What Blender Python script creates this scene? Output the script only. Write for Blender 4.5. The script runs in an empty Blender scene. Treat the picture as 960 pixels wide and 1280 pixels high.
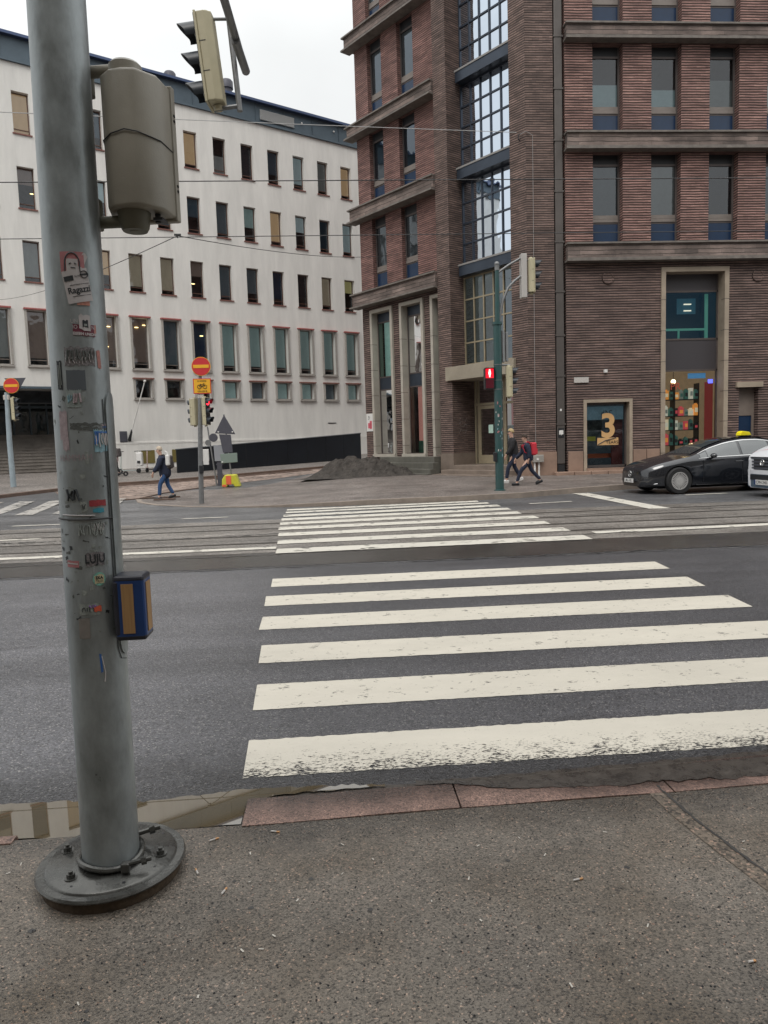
import bpy, bmesh, math, random
from mathutils import Vector, Matrix
rad = math.radians
random.seed(7)
SC = bpy.context.scene
COL = SC.collection

# ------------------------------------------------------------------ camera, world, sun, exposure
H = 1.676
cam_d = bpy.data.cameras.new('camera')
cam = bpy.data.objects.new('camera', cam_d); COL.objects.link(cam)
cam_d.sensor_fit = 'VERTICAL'; cam_d.sensor_height = 36.0
cam_d.lens = 913.05 / 1280 * 36.0
cam_d.clip_start = 0.05; cam_d.clip_end = 2000
P, YW, RL = 0.09582, 0.06989, 0.03174
F = Vector((math.sin(YW) * math.cos(P), math.cos(YW) * math.cos(P), -math.sin(P)))
R0 = Vector((math.cos(YW), -math.sin(YW), 0)); U0 = R0.cross(F)
RR = R0 * math.cos(RL) - U0 * math.sin(RL); UU = U0 * math.cos(RL) + R0 * math.sin(RL)
cam.matrix_world = Matrix(((RR.x, UU.x, -F.x, 0), (RR.y, UU.y, -F.y, 0), (RR.z, UU.z, -F.z, H), (0, 0, 0, 1)))
SC.camera = cam

SUN_EL, SUN_AZ = rad(52), rad(200)
w = bpy.data.worlds.new('World'); SC.world = w; w.use_nodes = True
nt = w.node_tree; nt.nodes.clear()
def N(nt, t, **k):
    n = nt.nodes.new(t)
    for a, b in k.items(): setattr(n, a, b)
    return n
out = N(nt, 'ShaderNodeOutputWorld'); bg = N(nt, 'ShaderNodeBackground')
sky = N(nt, 'ShaderNodeTexSky'); sky.sky_type = 'NISHITA'; sky.sun_disc = False
sky.sun_elevation = SUN_EL; sky.sun_rotation = SUN_AZ; sky.dust_density = 6; sky.air_density = 1.5
hs = N(nt, 'ShaderNodeHueSaturation'); hs.inputs['Saturation'].default_value = 0.25
nt.links.new(sky.outputs[0], hs.inputs['Color'])
tc = N(nt, 'ShaderNodeTexCoord'); sep = N(nt, 'ShaderNodeSeparateXYZ'); nt.links.new(tc.outputs['Generated'], sep.inputs[0])
ramp = N(nt, 'ShaderNodeValToRGB')
ramp.color_ramp.elements[0].position = 0.0; ramp.color_ramp.elements[0].color = (6.7, 6.8, 6.85, 1)
ramp.color_ramp.elements[1].position = 1.0; ramp.color_ramp.elements[1].color = (18.5, 18.5, 18.3, 1)
e = ramp.color_ramp.elements.new(0.45); e.color = (7.8, 7.95, 7.95, 1)
nt.links.new(sep.outputs['Z'], ramp.inputs[0])
cn = N(nt, 'ShaderNodeTexNoise'); cn.inputs['Scale'].default_value = 2.2; cn.inputs['Detail'].default_value = 5; cn.inputs['Distortion'].default_value = .4
nt.links.new(tc.outputs['Generated'], cn.inputs['Vector'])
cr = N(nt, 'ShaderNodeMapRange'); cr.inputs[1].default_value = .3; cr.inputs[2].default_value = .7; cr.inputs[3].default_value = .80; cr.inputs[4].default_value = 1.08
nt.links.new(cn.outputs[0], cr.inputs[0])
mul = N(nt, 'ShaderNodeVectorMath', operation='SCALE'); nt.links.new(ramp.outputs[0], mul.inputs[0]); nt.links.new(cr.outputs[0], mul.inputs['Scale'])
mx = N(nt, 'ShaderNodeMix', data_type='RGBA'); mx.inputs['Factor'].default_value = .9
nt.links.new(hs.outputs[0], mx.inputs['A']); nt.links.new(mul.outputs[0], mx.inputs['B'])
nt.links.new(mx.outputs['Result'], bg.inputs['Color']); bg.inputs['Strength'].default_value = 0.1
nt.links.new(bg.outputs[0], out.inputs[0])

sun_d = bpy.data.lights.new('sun', 'SUN'); sun_d.energy = 0.8; sun_d.angle = rad(25); sun_d.color = (1, .96, .9)
sun = bpy.data.objects.new('sun', sun_d); COL.objects.link(sun)
sd = Vector((math.sin(SUN_AZ) * math.cos(SUN_EL), math.cos(SUN_AZ) * math.cos(SUN_EL), math.sin(SUN_EL)))
sun.rotation_euler = sd.to_track_quat('Z', 'Y').to_euler()
SC.view_settings.view_transform = 'Standard'; SC.view_settings.look = 'None'
SC.view_settings.exposure = 0.43; SC.view_settings.gamma = 1
SC.render.engine = 'CYCLES'
try:
    SC.cycles.use_denoising = True; SC.cycles.max_bounces = 6; SC.cycles.transparent_max_bounces = 8
    SC.cycles.caustics_reflective = False; SC.cycles.caustics_refractive = False
except Exception: pass

# ------------------------------------------------------------------ materials
def mat(name, base, rough=.6, metal=0., var=0., vs=4., bump=0., bs=60., col2=None, ior=1.5, emit=None, es=0., coord='Object', stretch=None, rvar=0.):
    m = bpy.data.materials.new(name); m.use_nodes = True
    nt = m.node_tree; b = nt.nodes['Principled BSDF']
    b.inputs['Base Color'].default_value = (*base, 1); b.inputs['Roughness'].default_value = rough
    b.inputs['Metallic'].default_value = metal; b.inputs['IOR'].default_value = ior
    if emit: b.inputs['Emission Color'].default_value = (*emit, 1); b.inputs['Emission Strength'].default_value = es
    if var or bump or rvar:
        tc = N(nt, 'ShaderNodeTexCoord'); v = tc.outputs[coord]
        if stretch:
            mp = N(nt, 'ShaderNodeMapping'); mp.inputs['Scale'].default_value = stretch; nt.links.new(v, mp.inputs[0]); v = mp.outputs[0]
        if var or rvar:
            n = N(nt, 'ShaderNodeTexNoise'); n.inputs['Scale'].default_value = vs; n.inputs['Detail'].default_value = 6; n.inputs['Roughness'].default_value = .65
            nt.links.new(v, n.inputs['Vector'])
            r = N(nt, 'ShaderNodeMapRange'); r.inputs[1].default_value = .3; r.inputs[2].default_value = .7
            nt.links.new(n.outputs[0], r.inputs[0])
            if var:
                mxx = N(nt, 'ShaderNodeMix', data_type='RGBA')
                c2 = col2 or tuple(c * (1 - var) for c in base)
                mxx.inputs['A'].default_value = (*c2, 1); mxx.inputs['B'].default_value = (*base, 1)
                nt.links.new(r.outputs[0], mxx.inputs['Factor']); nt.links.new(mxx.outputs['Result'], b.inputs['Base Color'])
            if rvar:
                rr = N(nt, 'ShaderNodeMapRange'); rr.inputs[3].default_value = max(.03, rough - rvar); rr.inputs[4].default_value = min(1, rough + rvar)
                nt.links.new(r.outputs[0], rr.inputs[0]); nt.links.new(rr.outputs[0], b.inputs['Roughness'])
        if bump:
            n2 = N(nt, 'ShaderNodeTexNoise'); n2.inputs['Scale'].default_value = bs; n2.inputs['Detail'].default_value = 4
            nt.links.new(v, n2.inputs['Vector'])
            bp = N(nt, 'ShaderNodeBump'); bp.inputs['Distance'].default_value = bump; bp.inputs['Strength'].default_value = 1
            nt.links.new(n2.outputs[0], bp.inputs['Height']); nt.links.new(bp.outputs[0], b.inputs['Normal'])
    return m

def asphalt(name, base, speck, rough, patch=.25, grain=110., bump=.004, wet=None, pscale=.6, tint=None, specks=.13, left_gain=None, streak=0.):
    """grey binder, aggregate grains of several colours, broad patches; optional wet patches (noise in world X/Y)"""
    m = bpy.data.materials.new(name); m.use_nodes = True; nt = m.node_tree; b = nt.nodes['Principled BSDF']
    tc = N(nt, 'ShaderNodeTexCoord'); v = tc.outputs['Object']
    vor = N(nt, 'ShaderNodeTexVoronoi'); vor.inputs['Scale'].default_value = grain; nt.links.new(v, vor.inputs['Vector'])
    sp = N(nt, 'ShaderNodeSeparateColor'); nt.links.new(vor.outputs['Color'], sp.inputs[0])
    cr = N(nt, 'ShaderNodeValToRGB'); cr.color_ramp.interpolation = 'LINEAR'
    el = cr.color_ramp.elements
    el[0].position = 0; el[0].color = (*[c * .25 for c in base], 1)
    el[1].position = 1; el[1].color = (*speck, 1)
    for p_, k in ((.22, .62), (.5, 1.0), (1 - specks, 1.3)):
        q = el.new(p_); q.color = (*[c * k for c in base], 1)
    nt.links.new(sp.outputs[0], cr.inputs[0])
    n = N(nt, 'ShaderNodeTexNoise'); n.inputs['Scale'].default_value = pscale; n.inputs['Detail'].default_value = 8; n.inputs['Roughness'].default_value = .6
    nt.links.new(v, n.inputs['Vector'])
    r = N(nt, 'ShaderNodeMapRange'); r.inputs[1].default_value = .3; r.inputs[2].default_value = .7; r.inputs[3].default_value = 1 - patch; r.inputs[4].default_value = 1 + patch
    nt.links.new(n.outputs[0], r.inputs[0])
    sc = N(nt, 'ShaderNodeVectorMath', operation='SCALE'); nt.links.new(cr.outputs[0], sc.inputs[0]); nt.links.new(r.outputs[0], sc.inputs['Scale'])
    col = sc.outputs[0]
    if left_gain:   # road colour scaled up towards the left of the crossing
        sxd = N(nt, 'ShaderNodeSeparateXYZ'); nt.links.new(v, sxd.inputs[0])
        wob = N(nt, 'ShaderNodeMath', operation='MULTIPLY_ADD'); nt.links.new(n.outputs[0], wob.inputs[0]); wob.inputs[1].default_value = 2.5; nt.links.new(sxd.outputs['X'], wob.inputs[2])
        rd = N(nt, 'ShaderNodeMapRange'); rd.interpolation_type = 'SMOOTHSTEP'; rd.inputs[1].default_value = left_gain[0] + 1.25; rd.inputs[2].default_value = left_gain[1] + 1.25; rd.inputs[3].default_value = left_gain[2]; rd.inputs[4].default_value = 1; nt.links.new(wob.outputs[0], rd.inputs[0])
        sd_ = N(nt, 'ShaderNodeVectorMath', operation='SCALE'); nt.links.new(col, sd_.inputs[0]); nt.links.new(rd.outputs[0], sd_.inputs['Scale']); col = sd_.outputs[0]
    if tint:
        n3 = N(nt, 'ShaderNodeTexNoise'); n3.inputs['Scale'].default_value = 1.7; n3.inputs['Detail'].default_value = 5; nt.links.new(v, n3.inputs['Vector'])
        r3 = N(nt, 'ShaderNodeMapRange'); r3.inputs[1].default_value = .45; r3.inputs[2].default_value = .7; nt.links.new(n3.outputs[0], r3.inputs[0])
        m3 = N(nt, 'ShaderNodeMix', data_type='RGBA', blend_type='MULTIPLY'); nt.links.new(r3.outputs[0], m3.inputs['Factor'])
        nt.links.new(col, m3.inputs['A']); m3.inputs['B'].default_value = (*tint, 1); col = m3.outputs['Result']
    if streak:   # polished and dusty lanes drawn out along the street
        ms_ = N(nt, 'ShaderNodeMapping'); ms_.inputs['Scale'].default_value = (.10, 1.5, 1); nt.links.new(v, ms_.inputs[0])
        ns_ = N(nt, 'ShaderNodeTexNoise'); ns_.inputs['Scale'].default_value = 1; ns_.inputs['Detail'].default_value = 6; ns_.inputs['Roughness'].default_value = .6; nt.links.new(ms_.outputs[0], ns_.inputs['Vector'])
        rs_ = N(nt, 'ShaderNodeMapRange'); rs_.inputs[1].default_value = .3; rs_.inputs[2].default_value = .7; rs_.inputs[3].default_value = 1 - streak; rs_.inputs[4].default_value = 1 + streak; nt.links.new(ns_.outputs[0], rs_.inputs[0])
        st_ = N(nt, 'ShaderNodeVectorMath', operation='SCALE'); nt.links.new(col, st_.inputs[0]); nt.links.new(rs_.outputs[0], st_.inputs['Scale']); col = st_.outputs[0]
    b.inputs['Roughness'].default_value = rough
    if wet:
        y0, y1, amt = wet   # wet zone along Y (distance along the gutter), broken by noise
        sx = N(nt, 'ShaderNodeSeparateXYZ'); nt.links.new(v, sx.inputs[0])
        wn = N(nt, 'ShaderNodeTexNoise'); wn.inputs['Scale'].default_value = 2.3; wn.inputs['Detail'].default_value = 6; nt.links.new(v, wn.inputs['Vector'])
        a = N(nt, 'ShaderNodeMath', operation='MULTIPLY_ADD'); a.inputs[1].default_value = (y1 - y0) * 1.4; nt.links.new(wn.outputs[0], a.inputs[0])
        sb = N(nt, 'ShaderNodeMath', operation='SUBTRACT'); nt.links.new(sx.outputs['Y'], sb.inputs[0]); sb.inputs[1].default_value = (y1 - y0) * .7
        nt.links.new(sb.outputs[0], a.inputs[2])
        mr = N(nt, 'ShaderNodeMapRange'); mr.interpolation_type = 'SMOOTHSTEP'; mr.inputs[1].default_value = y0; mr.inputs[2].default_value = y1
        mr.inputs[3].default_value = 0 if y1 > y0 else 0; mr.inputs[4].default_value = 1
        nt.links.new(a.outputs[0], mr.inputs[0])
        wm = N(nt, 'ShaderNodeMix', data_type='RGBA'); nt.links.new(mr.outputs[0], wm.inputs['Factor'])
        wd = N(nt, 'ShaderNodeVectorMath', operation='SCALE'); nt.links.new(col, wd.inputs[0]); wd.inputs['Scale'].default_value = 1 - amt
        nt.links.new(col, wm.inputs['A']); nt.links.new(wd.outputs[0], wm.inputs['B']); col = wm.outputs['Result']
        rm = N(nt, 'ShaderNodeMapRange'); rm.inputs[3].default_value = rough; rm.inputs[4].default_value = max(.2, rough - .4)
        nt.links.new(mr.outputs[0], rm.inputs[0]); nt.links.new(rm.outputs[0], b.inputs['Roughness'])
    nt.links.new(col, b.inputs['Base Color'])
    bp = N(nt, 'ShaderNodeBump'); bp.inputs['Distance'].default_value = bump; bp.inputs['Strength'].default_value = .8
    nt.links.new(vor.outputs['Distance'], bp.inputs['Height']); nt.links.new(bp.outputs[0], b.inputs['Normal'])
    return m

def brick(name, c1, c2, mortar, row=.088, width=.30, ms=.022, dist=.03, rough=.85, tone=.3, off=.5):
    """long ragged courses: raked bed joints run through, head joints barely show"""
    m = bpy.data.materials.new(name); m.use_nodes = True; nt = m.node_tree; b = nt.nodes['Principled BSDF']
    tc = N(nt, 'ShaderNodeTexCoord')
    mp = N(nt, 'ShaderNodeMapping'); mp.inputs['Scale'].default_value = (2.2, 5, 1); nt.links.new(tc.outputs['UV'], mp.inputs[0])
    wn = N(nt, 'ShaderNodeTexNoise'); wn.inputs['Scale'].default_value = 1.0; wn.inputs['Detail'].default_value = 3; nt.links.new(mp.outputs[0], wn.inputs['Vector'])
    wv = N(nt, 'ShaderNodeVectorMath', operation='SCALE'); nt.links.new(wn.outputs['Color'], wv.inputs[0]); wv.inputs['Scale'].default_value = row * .42
    ad = N(nt, 'ShaderNodeVectorMath', operation='ADD'); nt.links.new(tc.outputs['UV'], ad.inputs[0]); nt.links.new(wv.outputs[0], ad.inputs[1])
    br = N(nt, 'ShaderNodeTexBrick'); br.offset = off; br.inputs['Scale'].default_value = 1
    br.inputs['Brick Width'].default_value = width; br.inputs['Row Height'].default_value = row
    br.inputs['Mortar Size'].default_value = .004; br.inputs['Mortar Smooth'].default_value = .1; br.inputs['Bias'].default_value = -.05
    br.inputs['Color1'].default_value = (*c1, 1); br.inputs['Color2'].default_value = (*c2, 1); br.inputs['Mortar'].default_value = (*[(p + q) * .32 for p, q in zip(c1, c2)], 1)
    nt.links.new(ad.outputs[0], br.inputs['Vector'])
    sx = N(nt, 'ShaderNodeSeparateXYZ'); nt.links.new(ad.outputs[0], sx.inputs[0])
    dv = N(nt, 'ShaderNodeMath', operation='DIVIDE'); dv.inputs[1].default_value = row; nt.links.new(sx.outputs['Y'], dv.inputs[0])
    fr = N(nt, 'ShaderNodeMath', operation='FRACT'); nt.links.new(dv.outputs[0], fr.inputs[0])
    ping = N(nt, 'ShaderNodeMath', operation='PINGPONG'); ping.inputs[1].default_value = .5; nt.links.new(fr.outputs[0], ping.inputs[0])
    g = N(nt, 'ShaderNodeMapRange'); g.interpolation_type = 'SMOOTHSTEP'; k = ms / row * .5; g.inputs[1].default_value = k * .55; g.inputs[2].default_value = k * 1.5; g.inputs[3].default_value = 1; g.inputs[4].default_value = 0
    nt.links.new(ping.outputs[0], g.inputs[0])
    mg = N(nt, 'ShaderNodeMix', data_type='RGBA'); nt.links.new(g.outputs[0], mg.inputs['Factor']); nt.links.new(br.outputs['Color'], mg.inputs['A']); mg.inputs['B'].default_value = (*mortar, 1)
    n = N(nt, 'ShaderNodeTexNoise'); n.inputs['Scale'].default_value = .8; n.inputs['Detail'].default_value = 9; n.inputs['Roughness'].default_value = .75
    nt.links.new(tc.outputs['UV'], n.inputs['Vector'])
    r = N(nt, 'ShaderNodeMapRange'); r.inputs[1].default_value = .3; r.inputs[2].default_value = .7; r.inputs[3].default_value = 1 - tone; r.inputs[4].default_value = 1 + tone
    nt.links.new(n.outputs[0], r.inputs[0])
    sc = N(nt, 'ShaderNodeVectorMath', operation='SCALE'); nt.links.new(mg.outputs['Result'], sc.inputs[0]); nt.links.new(r.outputs[0], sc.inputs['Scale'])
    mp2 = N(nt, 'ShaderNodeMapping'); mp2.inputs['Scale'].default_value = (.9, .5 / row, 1); nt.links.new(ad.outputs[0], mp2.inputs[0])
    nc = N(nt, 'ShaderNodeTexNoise'); nc.inputs['Scale'].default_value = 1.0; nc.inputs['Detail'].default_value = 2; nt.links.new(mp2.outputs[0], nc.inputs['Vector'])
    rc = N(nt, 'ShaderNodeMapRange'); rc.inputs[1].default_value = .3; rc.inputs[2].default_value = .7; rc.inputs[3].default_value = .70; rc.inputs[4].default_value = 1.28; nt.links.new(nc.outputs[0], rc.inputs[0])
    sc2 = N(nt, 'ShaderNodeVectorMath', operation='SCALE'); nt.links.new(sc.outputs[0], sc2.inputs[0]); nt.links.new(rc.outputs[0], sc2.inputs['Scale'])
    nt.links.new(sc2.outputs[0], b.inputs['Base Color']); b.inputs['Roughness'].default_value = rough
    inv = N(nt, 'ShaderNodeMath', operation='SUBTRACT'); inv.inputs[0].default_value = 1; nt.links.new(g.outputs[0], inv.inputs[1])
    sn = N(nt, 'ShaderNodeMath', operation='MULTIPLY_ADD'); nt.links.new(wn.outputs[0], sn.inputs[0]); sn.inputs[1].default_value = .6; nt.links.new(inv.outputs[0], sn.inputs[2])
    bp = N(nt, 'ShaderNodeBump'); bp.inputs['Distance'].default_value = dist; bp.inputs['Strength'].default_value = .9
    nt.links.new(sn.outputs[0], bp.inputs['Height']); nt.links.new(bp.outputs[0], b.inputs['Normal'])
    return m

def paint(name, base, wear=.35, scale=9., edge=None, fine=60., fw=.45):
    """road paint; where it has worn off the road below shows through"""
    m = bpy.data.materials.new(name); m.use_nodes = True; nt = m.node_tree; b = nt.nodes['Principled BSDF']; o = nt.nodes['Material Output']
    tc = N(nt, 'ShaderNodeTexCoord'); b.inputs['Roughness'].default_value = .6
    n = N(nt, 'ShaderNodeTexNoise'); n.inputs['Scale'].default_value = scale; n.inputs['Detail'].default_value = 6; n.inputs['Roughness'].default_value = .6
    nt.links.new(tc.outputs['Object'], n.inputs['Vector'])
    mp = N(nt, 'ShaderNodeMapping'); mp.inputs['Scale'].default_value = (.45, 1, 1); nt.links.new(tc.outputs['Object'], mp.inputs[0])
    nf = N(nt, 'ShaderNodeTexNoise'); nf.inputs['Scale'].default_value = fine; nf.inputs['Detail'].default_value = 5; nf.inputs['Roughness'].default_value = .7; nt.links.new(mp.outputs[0], nf.inputs['Vector'])
    av = N(nt, 'ShaderNodeMath', operation='MULTIPLY_ADD'); av.inputs[1].default_value = 1 - fw; nt.links.new(n.outputs[0], av.inputs[0])
    hf = N(nt, 'ShaderNodeMath', operation='MULTIPLY'); hf.inputs[1].default_value = fw; nt.links.new(nf.outputs[0], hf.inputs[0]); nt.links.new(hf.outputs[0], av.inputs[2])
    h = av.outputs[0]
    if edge:
        sx = N(nt, 'ShaderNodeSeparateXYZ'); nt.links.new(tc.outputs['Object'], sx.inputs[0])
        mr = N(nt, 'ShaderNodeMapRange'); mr.inputs[1].default_value = edge[0]; mr.inputs[2].default_value = edge[1]; mr.inputs[3].default_value = -edge[2]; mr.inputs[4].default_value = 0.12
        nt.links.new(sx.outputs['Y'], mr.inputs[0])
        ad = N(nt, 'ShaderNodeMath', operation='ADD'); nt.links.new(h, ad.inputs[0]); nt.links.new(mr.outputs[0], ad.inputs[1]); h = ad.outputs[0]
    r = N(nt, 'ShaderNodeMapRange'); r.inputs[1].default_value = wear - .01; r.inputs[2].default_value = wear + .035; nt.links.new(h, r.inputs[0])
    n2 = N(nt, 'ShaderNodeTexNoise'); n2.inputs['Scale'].default_value = 1.5; n2.inputs['Detail'].default_value = 10; n2.inputs['Roughness'].default_value = .7; nt.links.new(tc.outputs['Object'], n2.inputs['Vector'])
    m0 = N(nt, 'ShaderNodeMix', data_type='RGBA'); nt.links.new(n2.outputs[0], m0.inputs['Factor'])
    m0.inputs['A'].default_value = (*[c * .68 for c in base], 1); m0.inputs['B'].default_value = (*[min(.82, c * 1.12) for c in base], 1)
    nt.links.new(m0.outputs['Result'], b.inputs['Base Color'])
    nt.links.new(mp.outputs[0], n2.inputs['Vector'])
    bp = N(nt, 'ShaderNodeBump'); bp.inputs['Distance'].default_value = .002; nt.links.new(nf.outputs[0], bp.inputs['Height']); nt.links.new(bp.outputs[0], b.inputs['Normal'])
    t = N(nt, 'ShaderNodeBsdfTransparent'); mxs = N(nt, 'ShaderNodeMixShader'); nt.links.new(r.outputs[0], mxs.inputs[0]); nt.links.new(t.outputs[0], mxs.inputs[1]); nt.links.new(b.outputs[0], mxs.inputs[2]); nt.links.new(mxs.outputs[0], o.inputs['Surface'])
    return m

def glass(name, tint=(.8, .88, .86), refl=1.5, rough=.02, rmul=1.0, gc=(.95, .97, 1)):
    m = bpy.data.materials.new(name); m.use_nodes = True; nt = m.node_tree; nt.nodes.clear()
    o = N(nt, 'ShaderNodeOutputMaterial'); mixs = N(nt, 'ShaderNodeMixShader'); t = N(nt, 'ShaderNodeBsdfTransparent'); g = N(nt, 'ShaderNodeBsdfGlossy')
    f = N(nt, 'ShaderNodeFresnel'); f.inputs[0].default_value = refl
    t.inputs[0].default_value = (*tint, 1); g.inputs[0].default_value = (*gc, 1); g.inputs['Roughness'].default_value = rough
    tc = N(nt, 'ShaderNodeTexCoord'); n = N(nt, 'ShaderNodeTexNoise'); n.inputs['Scale'].default_value = 1.1; nt.links.new(tc.outputs['Object'], n.inputs[0])
    bp = N(nt, 'ShaderNodeBump'); bp.inputs['Distance'].default_value = .02; bp.inputs['Strength'].default_value = .35; nt.links.new(n.outputs[0], bp.inputs['Height']); nt.links.new(bp.outputs[0], g.inputs['Normal'])
    mm = N(nt, 'ShaderNodeMath', operation='MULTIPLY'); mm.use_clamp = True; mm.inputs[1].default_value = rmul
    nt.links.new(f.outputs[0], mm.inputs[0]); nt.links.new(mm.outputs[0], mixs.inputs[0])
    nt.links.new(t.outputs[0], mixs.inputs[1]); nt.links.new(g.outputs[0], mixs.inputs[2]); nt.links.new(mixs.outputs[0], o.inputs[0])
    return m

M = {}
M['road'] = asphalt('road_asphalt', (.070, .070, .076), (.22, .21, .20), .36, patch=.2, wet=(3.95, 3.5, .5), left_gain=(-1.6, -.2, 1.6), grain=120, specks=.08, streak=.28)
M['roadfar'] = asphalt('far_road_asphalt', (.105, .105, .11), (.22, .22, .22), .38, patch=.3, grain=60, streak=.4)
M['pave'] = asphalt('near_pavement_asphalt', (.140, .121, .100), (.38, .28, .22), .5, patch=.34, grain=170, bump=.003, wet=(2.8, 3.15, .45), pscale=.9, tint=(.66, .60, .52), specks=.06)
M['pavefar'] = asphalt('far_pavement_asphalt', (.175, .15, .137), (.34, .30, .27), .5, patch=.3, grain=40, bump=.002, tint=(.72, .68, .66), streak=.15)
M['paveleft'] = asphalt('left_pavement_asphalt', (.19, .17, .155), (.34, .3, .28), .6, patch=.2, grain=30, bump=.002)
M['strip'] = asphalt('wet_strip_asphalt', (.048, .045, .043), (.12, .11, .10), .26, patch=.35, grain=60, bump=.002)
M['trambed'] = asphalt('tram_bed_asphalt', (.18, .165, .15), (.33, .3, .27), .5, patch=.3, grain=60, bump=.002, tint=(.7, .68, .66), streak=.38)
M['kerb_red'] = asphalt('red_granite', (.20, .125, .10), (.42, .27, .21), .55, patch=.35, grain=170, bump=.002, wet=(3.10, 3.33, .72), pscale=3.5, specks=.05)
M['kerb_far'] = mat('kerb_granite', (.30, .25, .21), .7, var=.35, vs=3, bump=.004, bs=40)
M['kerb_brown'] = mat('brown_kerb_stone', (.17, .115, .09), .75, var=.4, vs=3, bump=.004, bs=40)
M['paint'] = paint('crosswalk_paint', (.63, .59, .505), .385)
M['paintworn'] = paint('worn_crosswalk_paint', (.64, .60, .515), .465, 8, edge=(3.55, 3.97, .045), fine=95, fw=.72)
M['paintfar'] = paint('far_crosswalk_paint', (.62, .59, .52), .41, 3, fine=12)
M['paintold'] = paint('faded_paint', (.42, .40, .37), .44, 3, fine=10)
M['rail'] = mat('rail_steel', (.12, .1, .085), .4, .7, var=.4, vs=20)
M['groove'] = mat('rail_groove', (.06, .055, .05), .7, var=.5, vs=2)
M['crack'] = mat('crack_tar', (.045, .042, .04), .5, var=.4, vs=9)
M['white_wall'] = mat('white_render', (.79, .775, .74), .85, var=.17, vs=1.1, bump=.006, bs=9, rvar=.05, stretch=(1.6, 1.6, .28))
M['roof'] = mat('dark_blue_grey_sheet', (.10, .135, .165), .5, .3, var=.2, vs=2)
M['roof_edge'] = mat('blue_metal_edge', (.07, .10, .19), .45, .4)
M['louver'] = mat('pale_louver', (.42, .43, .43), .6)
M['sill_red'] = mat('red_brown_sill', (.25, .11, .09), .6, var=.3, vs=6)
M['lintel_red'] = mat('red_lintel', (.42, .13, .12), .6, var=.3, vs=4)
M['stone_grey'] = mat('grey_window_stone', (.40, .375, .345), .8, var=.25, vs=5)
M['frame_brown'] = mat('brown_window_frame', (.14, .075, .055), .5, var=.3, vs=8)
M['glass'] = glass('window_glass', (.82, .90, .92), 1.5, rmul=1.9)
M['glass_up'] = glass('reflective_glass', (.5, .6, .62), 1.6, rmul=1.6)
M['glass_tower'] = glass('tower_glass', (.4, .48, .52), 2.0, rmul=1.35, gc=(.66, .74, .84))
M['glass_shop'] = glass('shop_glass', (.86, .92, .9), 1.4)
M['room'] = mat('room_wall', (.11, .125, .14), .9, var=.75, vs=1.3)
M['brick_pink'] = brick('pink_red_brick', (.35, .205, .175), (.24, .135, .118), (.055, .035, .03), row=.093, width=.34, ms=.04, dist=.035)
M['brick_red'] = brick('dark_red_brick', (.27, .145, .125), (.18, .095, .085), (.06, .04, .035), row=.085, ms=.028)
M['brick_dark'] = brick('purple_brown_brick', (.205, .138, .118), (.14, .094, .083), (.035, .026, .024), row=.095, width=.36, ms=.036, dist=.035)
M['brick_pier'] = brick('brown_brick', (.20, .135, .115), (.12, .082, .072), (.04, .03, .026), row=.085, width=.26, ms=.028)
M['ledge'] = brick('ledge_brick', (.215, .165, .145), (.12, .095, .085), (.06, .05, .045), row=.16, width=.9, ms=.02, dist=.02, tone=.45)
M['ledge_lip'] = mat('ledge_copper_lip', (.21, .185, .165), .7, var=.5, vs=3)
M['trim'] = mat('bronze_grey_frame', (.12, .10, .095), .45, .3, var=.2, vs=5)
M['sash'] = mat('grey_brown_sash', (.22, .19, .17), .5, .2, var=.2, vs=5)
M['blue_panel'] = mat('dark_blue_panel', (.012, .035, .085), .22, 0, var=.25, vs=2)
M['spandrel'] = mat('steel_blue_spandrel', (.055, .07, .095), .35, .5, var=.3, vs=1.2)
M['mullion'] = mat('steel_blue_mullion', (.05, .062, .085), .4, .4)
M['mullion_tan'] = mat('brass_mullion', (.40, .34, .235), .45, .3, var=.2, vs=4)
M['stone'] = mat('sand_stone', (.40, .33, .255), .75, var=.3, vs=1.5, bump=.004, bs=14)
M['stone_pale'] = mat('pale_stone', (.47, .435, .375), .75, var=.25, vs=1.5, bump=.004, bs=14)
M['canopy'] = mat('canopy_stone', (.36, .315, .245), .75, var=.3, vs=1.3)
M['plinth'] = mat('brown_granite_plinth', (.33, .22, .165), .65, var=.35, vs=1.3, bump=.003, bs=60)
M['step'] = mat('granite_step', (.24, .19, .155), .6, var=.4, vs=2, bump=.003, bs=50)
M['step_green'] = mat('dark_green_grey_step', (.14, .135, .115), .6, var=.35, vs=2)
M['pipe'] = mat('dark_downpipe', (.105, .092, .085), .5, .2, var=.25, vs=1.5)
M['fence'] = mat('black_fence_sheet', (.012, .016, .022), .35, 0, var=.3, vs=1)
M['sand'] = mat('dark_sand', (.072, .062, .054), .95, var=.65, vs=3.2, bump=.05, bs=9)
M['galv'] = mat('galvanised_pole', (.41, .45, .465), .40, .5, var=.5, vs=5.5, bump=.0016, bs=38, rvar=.14, col2=(.185, .205, .205), stretch=(1, 1, .5))
M['galv2'] = mat('galvanised_pipe', (.25, .255, .26), .5, .5, var=.35, vs=14, rvar=.1)
M['base_iron'] = mat('dark_cast_flange', (.12, .12, .113), .25, .6, var=.45, vs=9, bump=.0012, bs=60, rvar=.15)
M['rust'] = mat('rusty_concrete', (.10, .07, .045), .9, var=.6, vs=14, bump=.006, bs=60)
M['beige'] = mat('beige_signal_plastic', (.33, .31, .26), .42, 0, var=.2, vs=5, rvar=.1, bump=.0006, bs=160)
M['beige2'] = mat('yellow_beige_signal', (.50, .455, .31), .5, 0, var=.15, vs=4)
M['beigedk'] = mat('dirty_grey_green_cap', (.16, .155, .115), .55, 0, var=.25, vs=6)
M['black'] = mat('matt_black', (.018, .019, .022), .45)
M['visor'] = mat('black_visor', (.022, .028, .036), .4)
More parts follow.
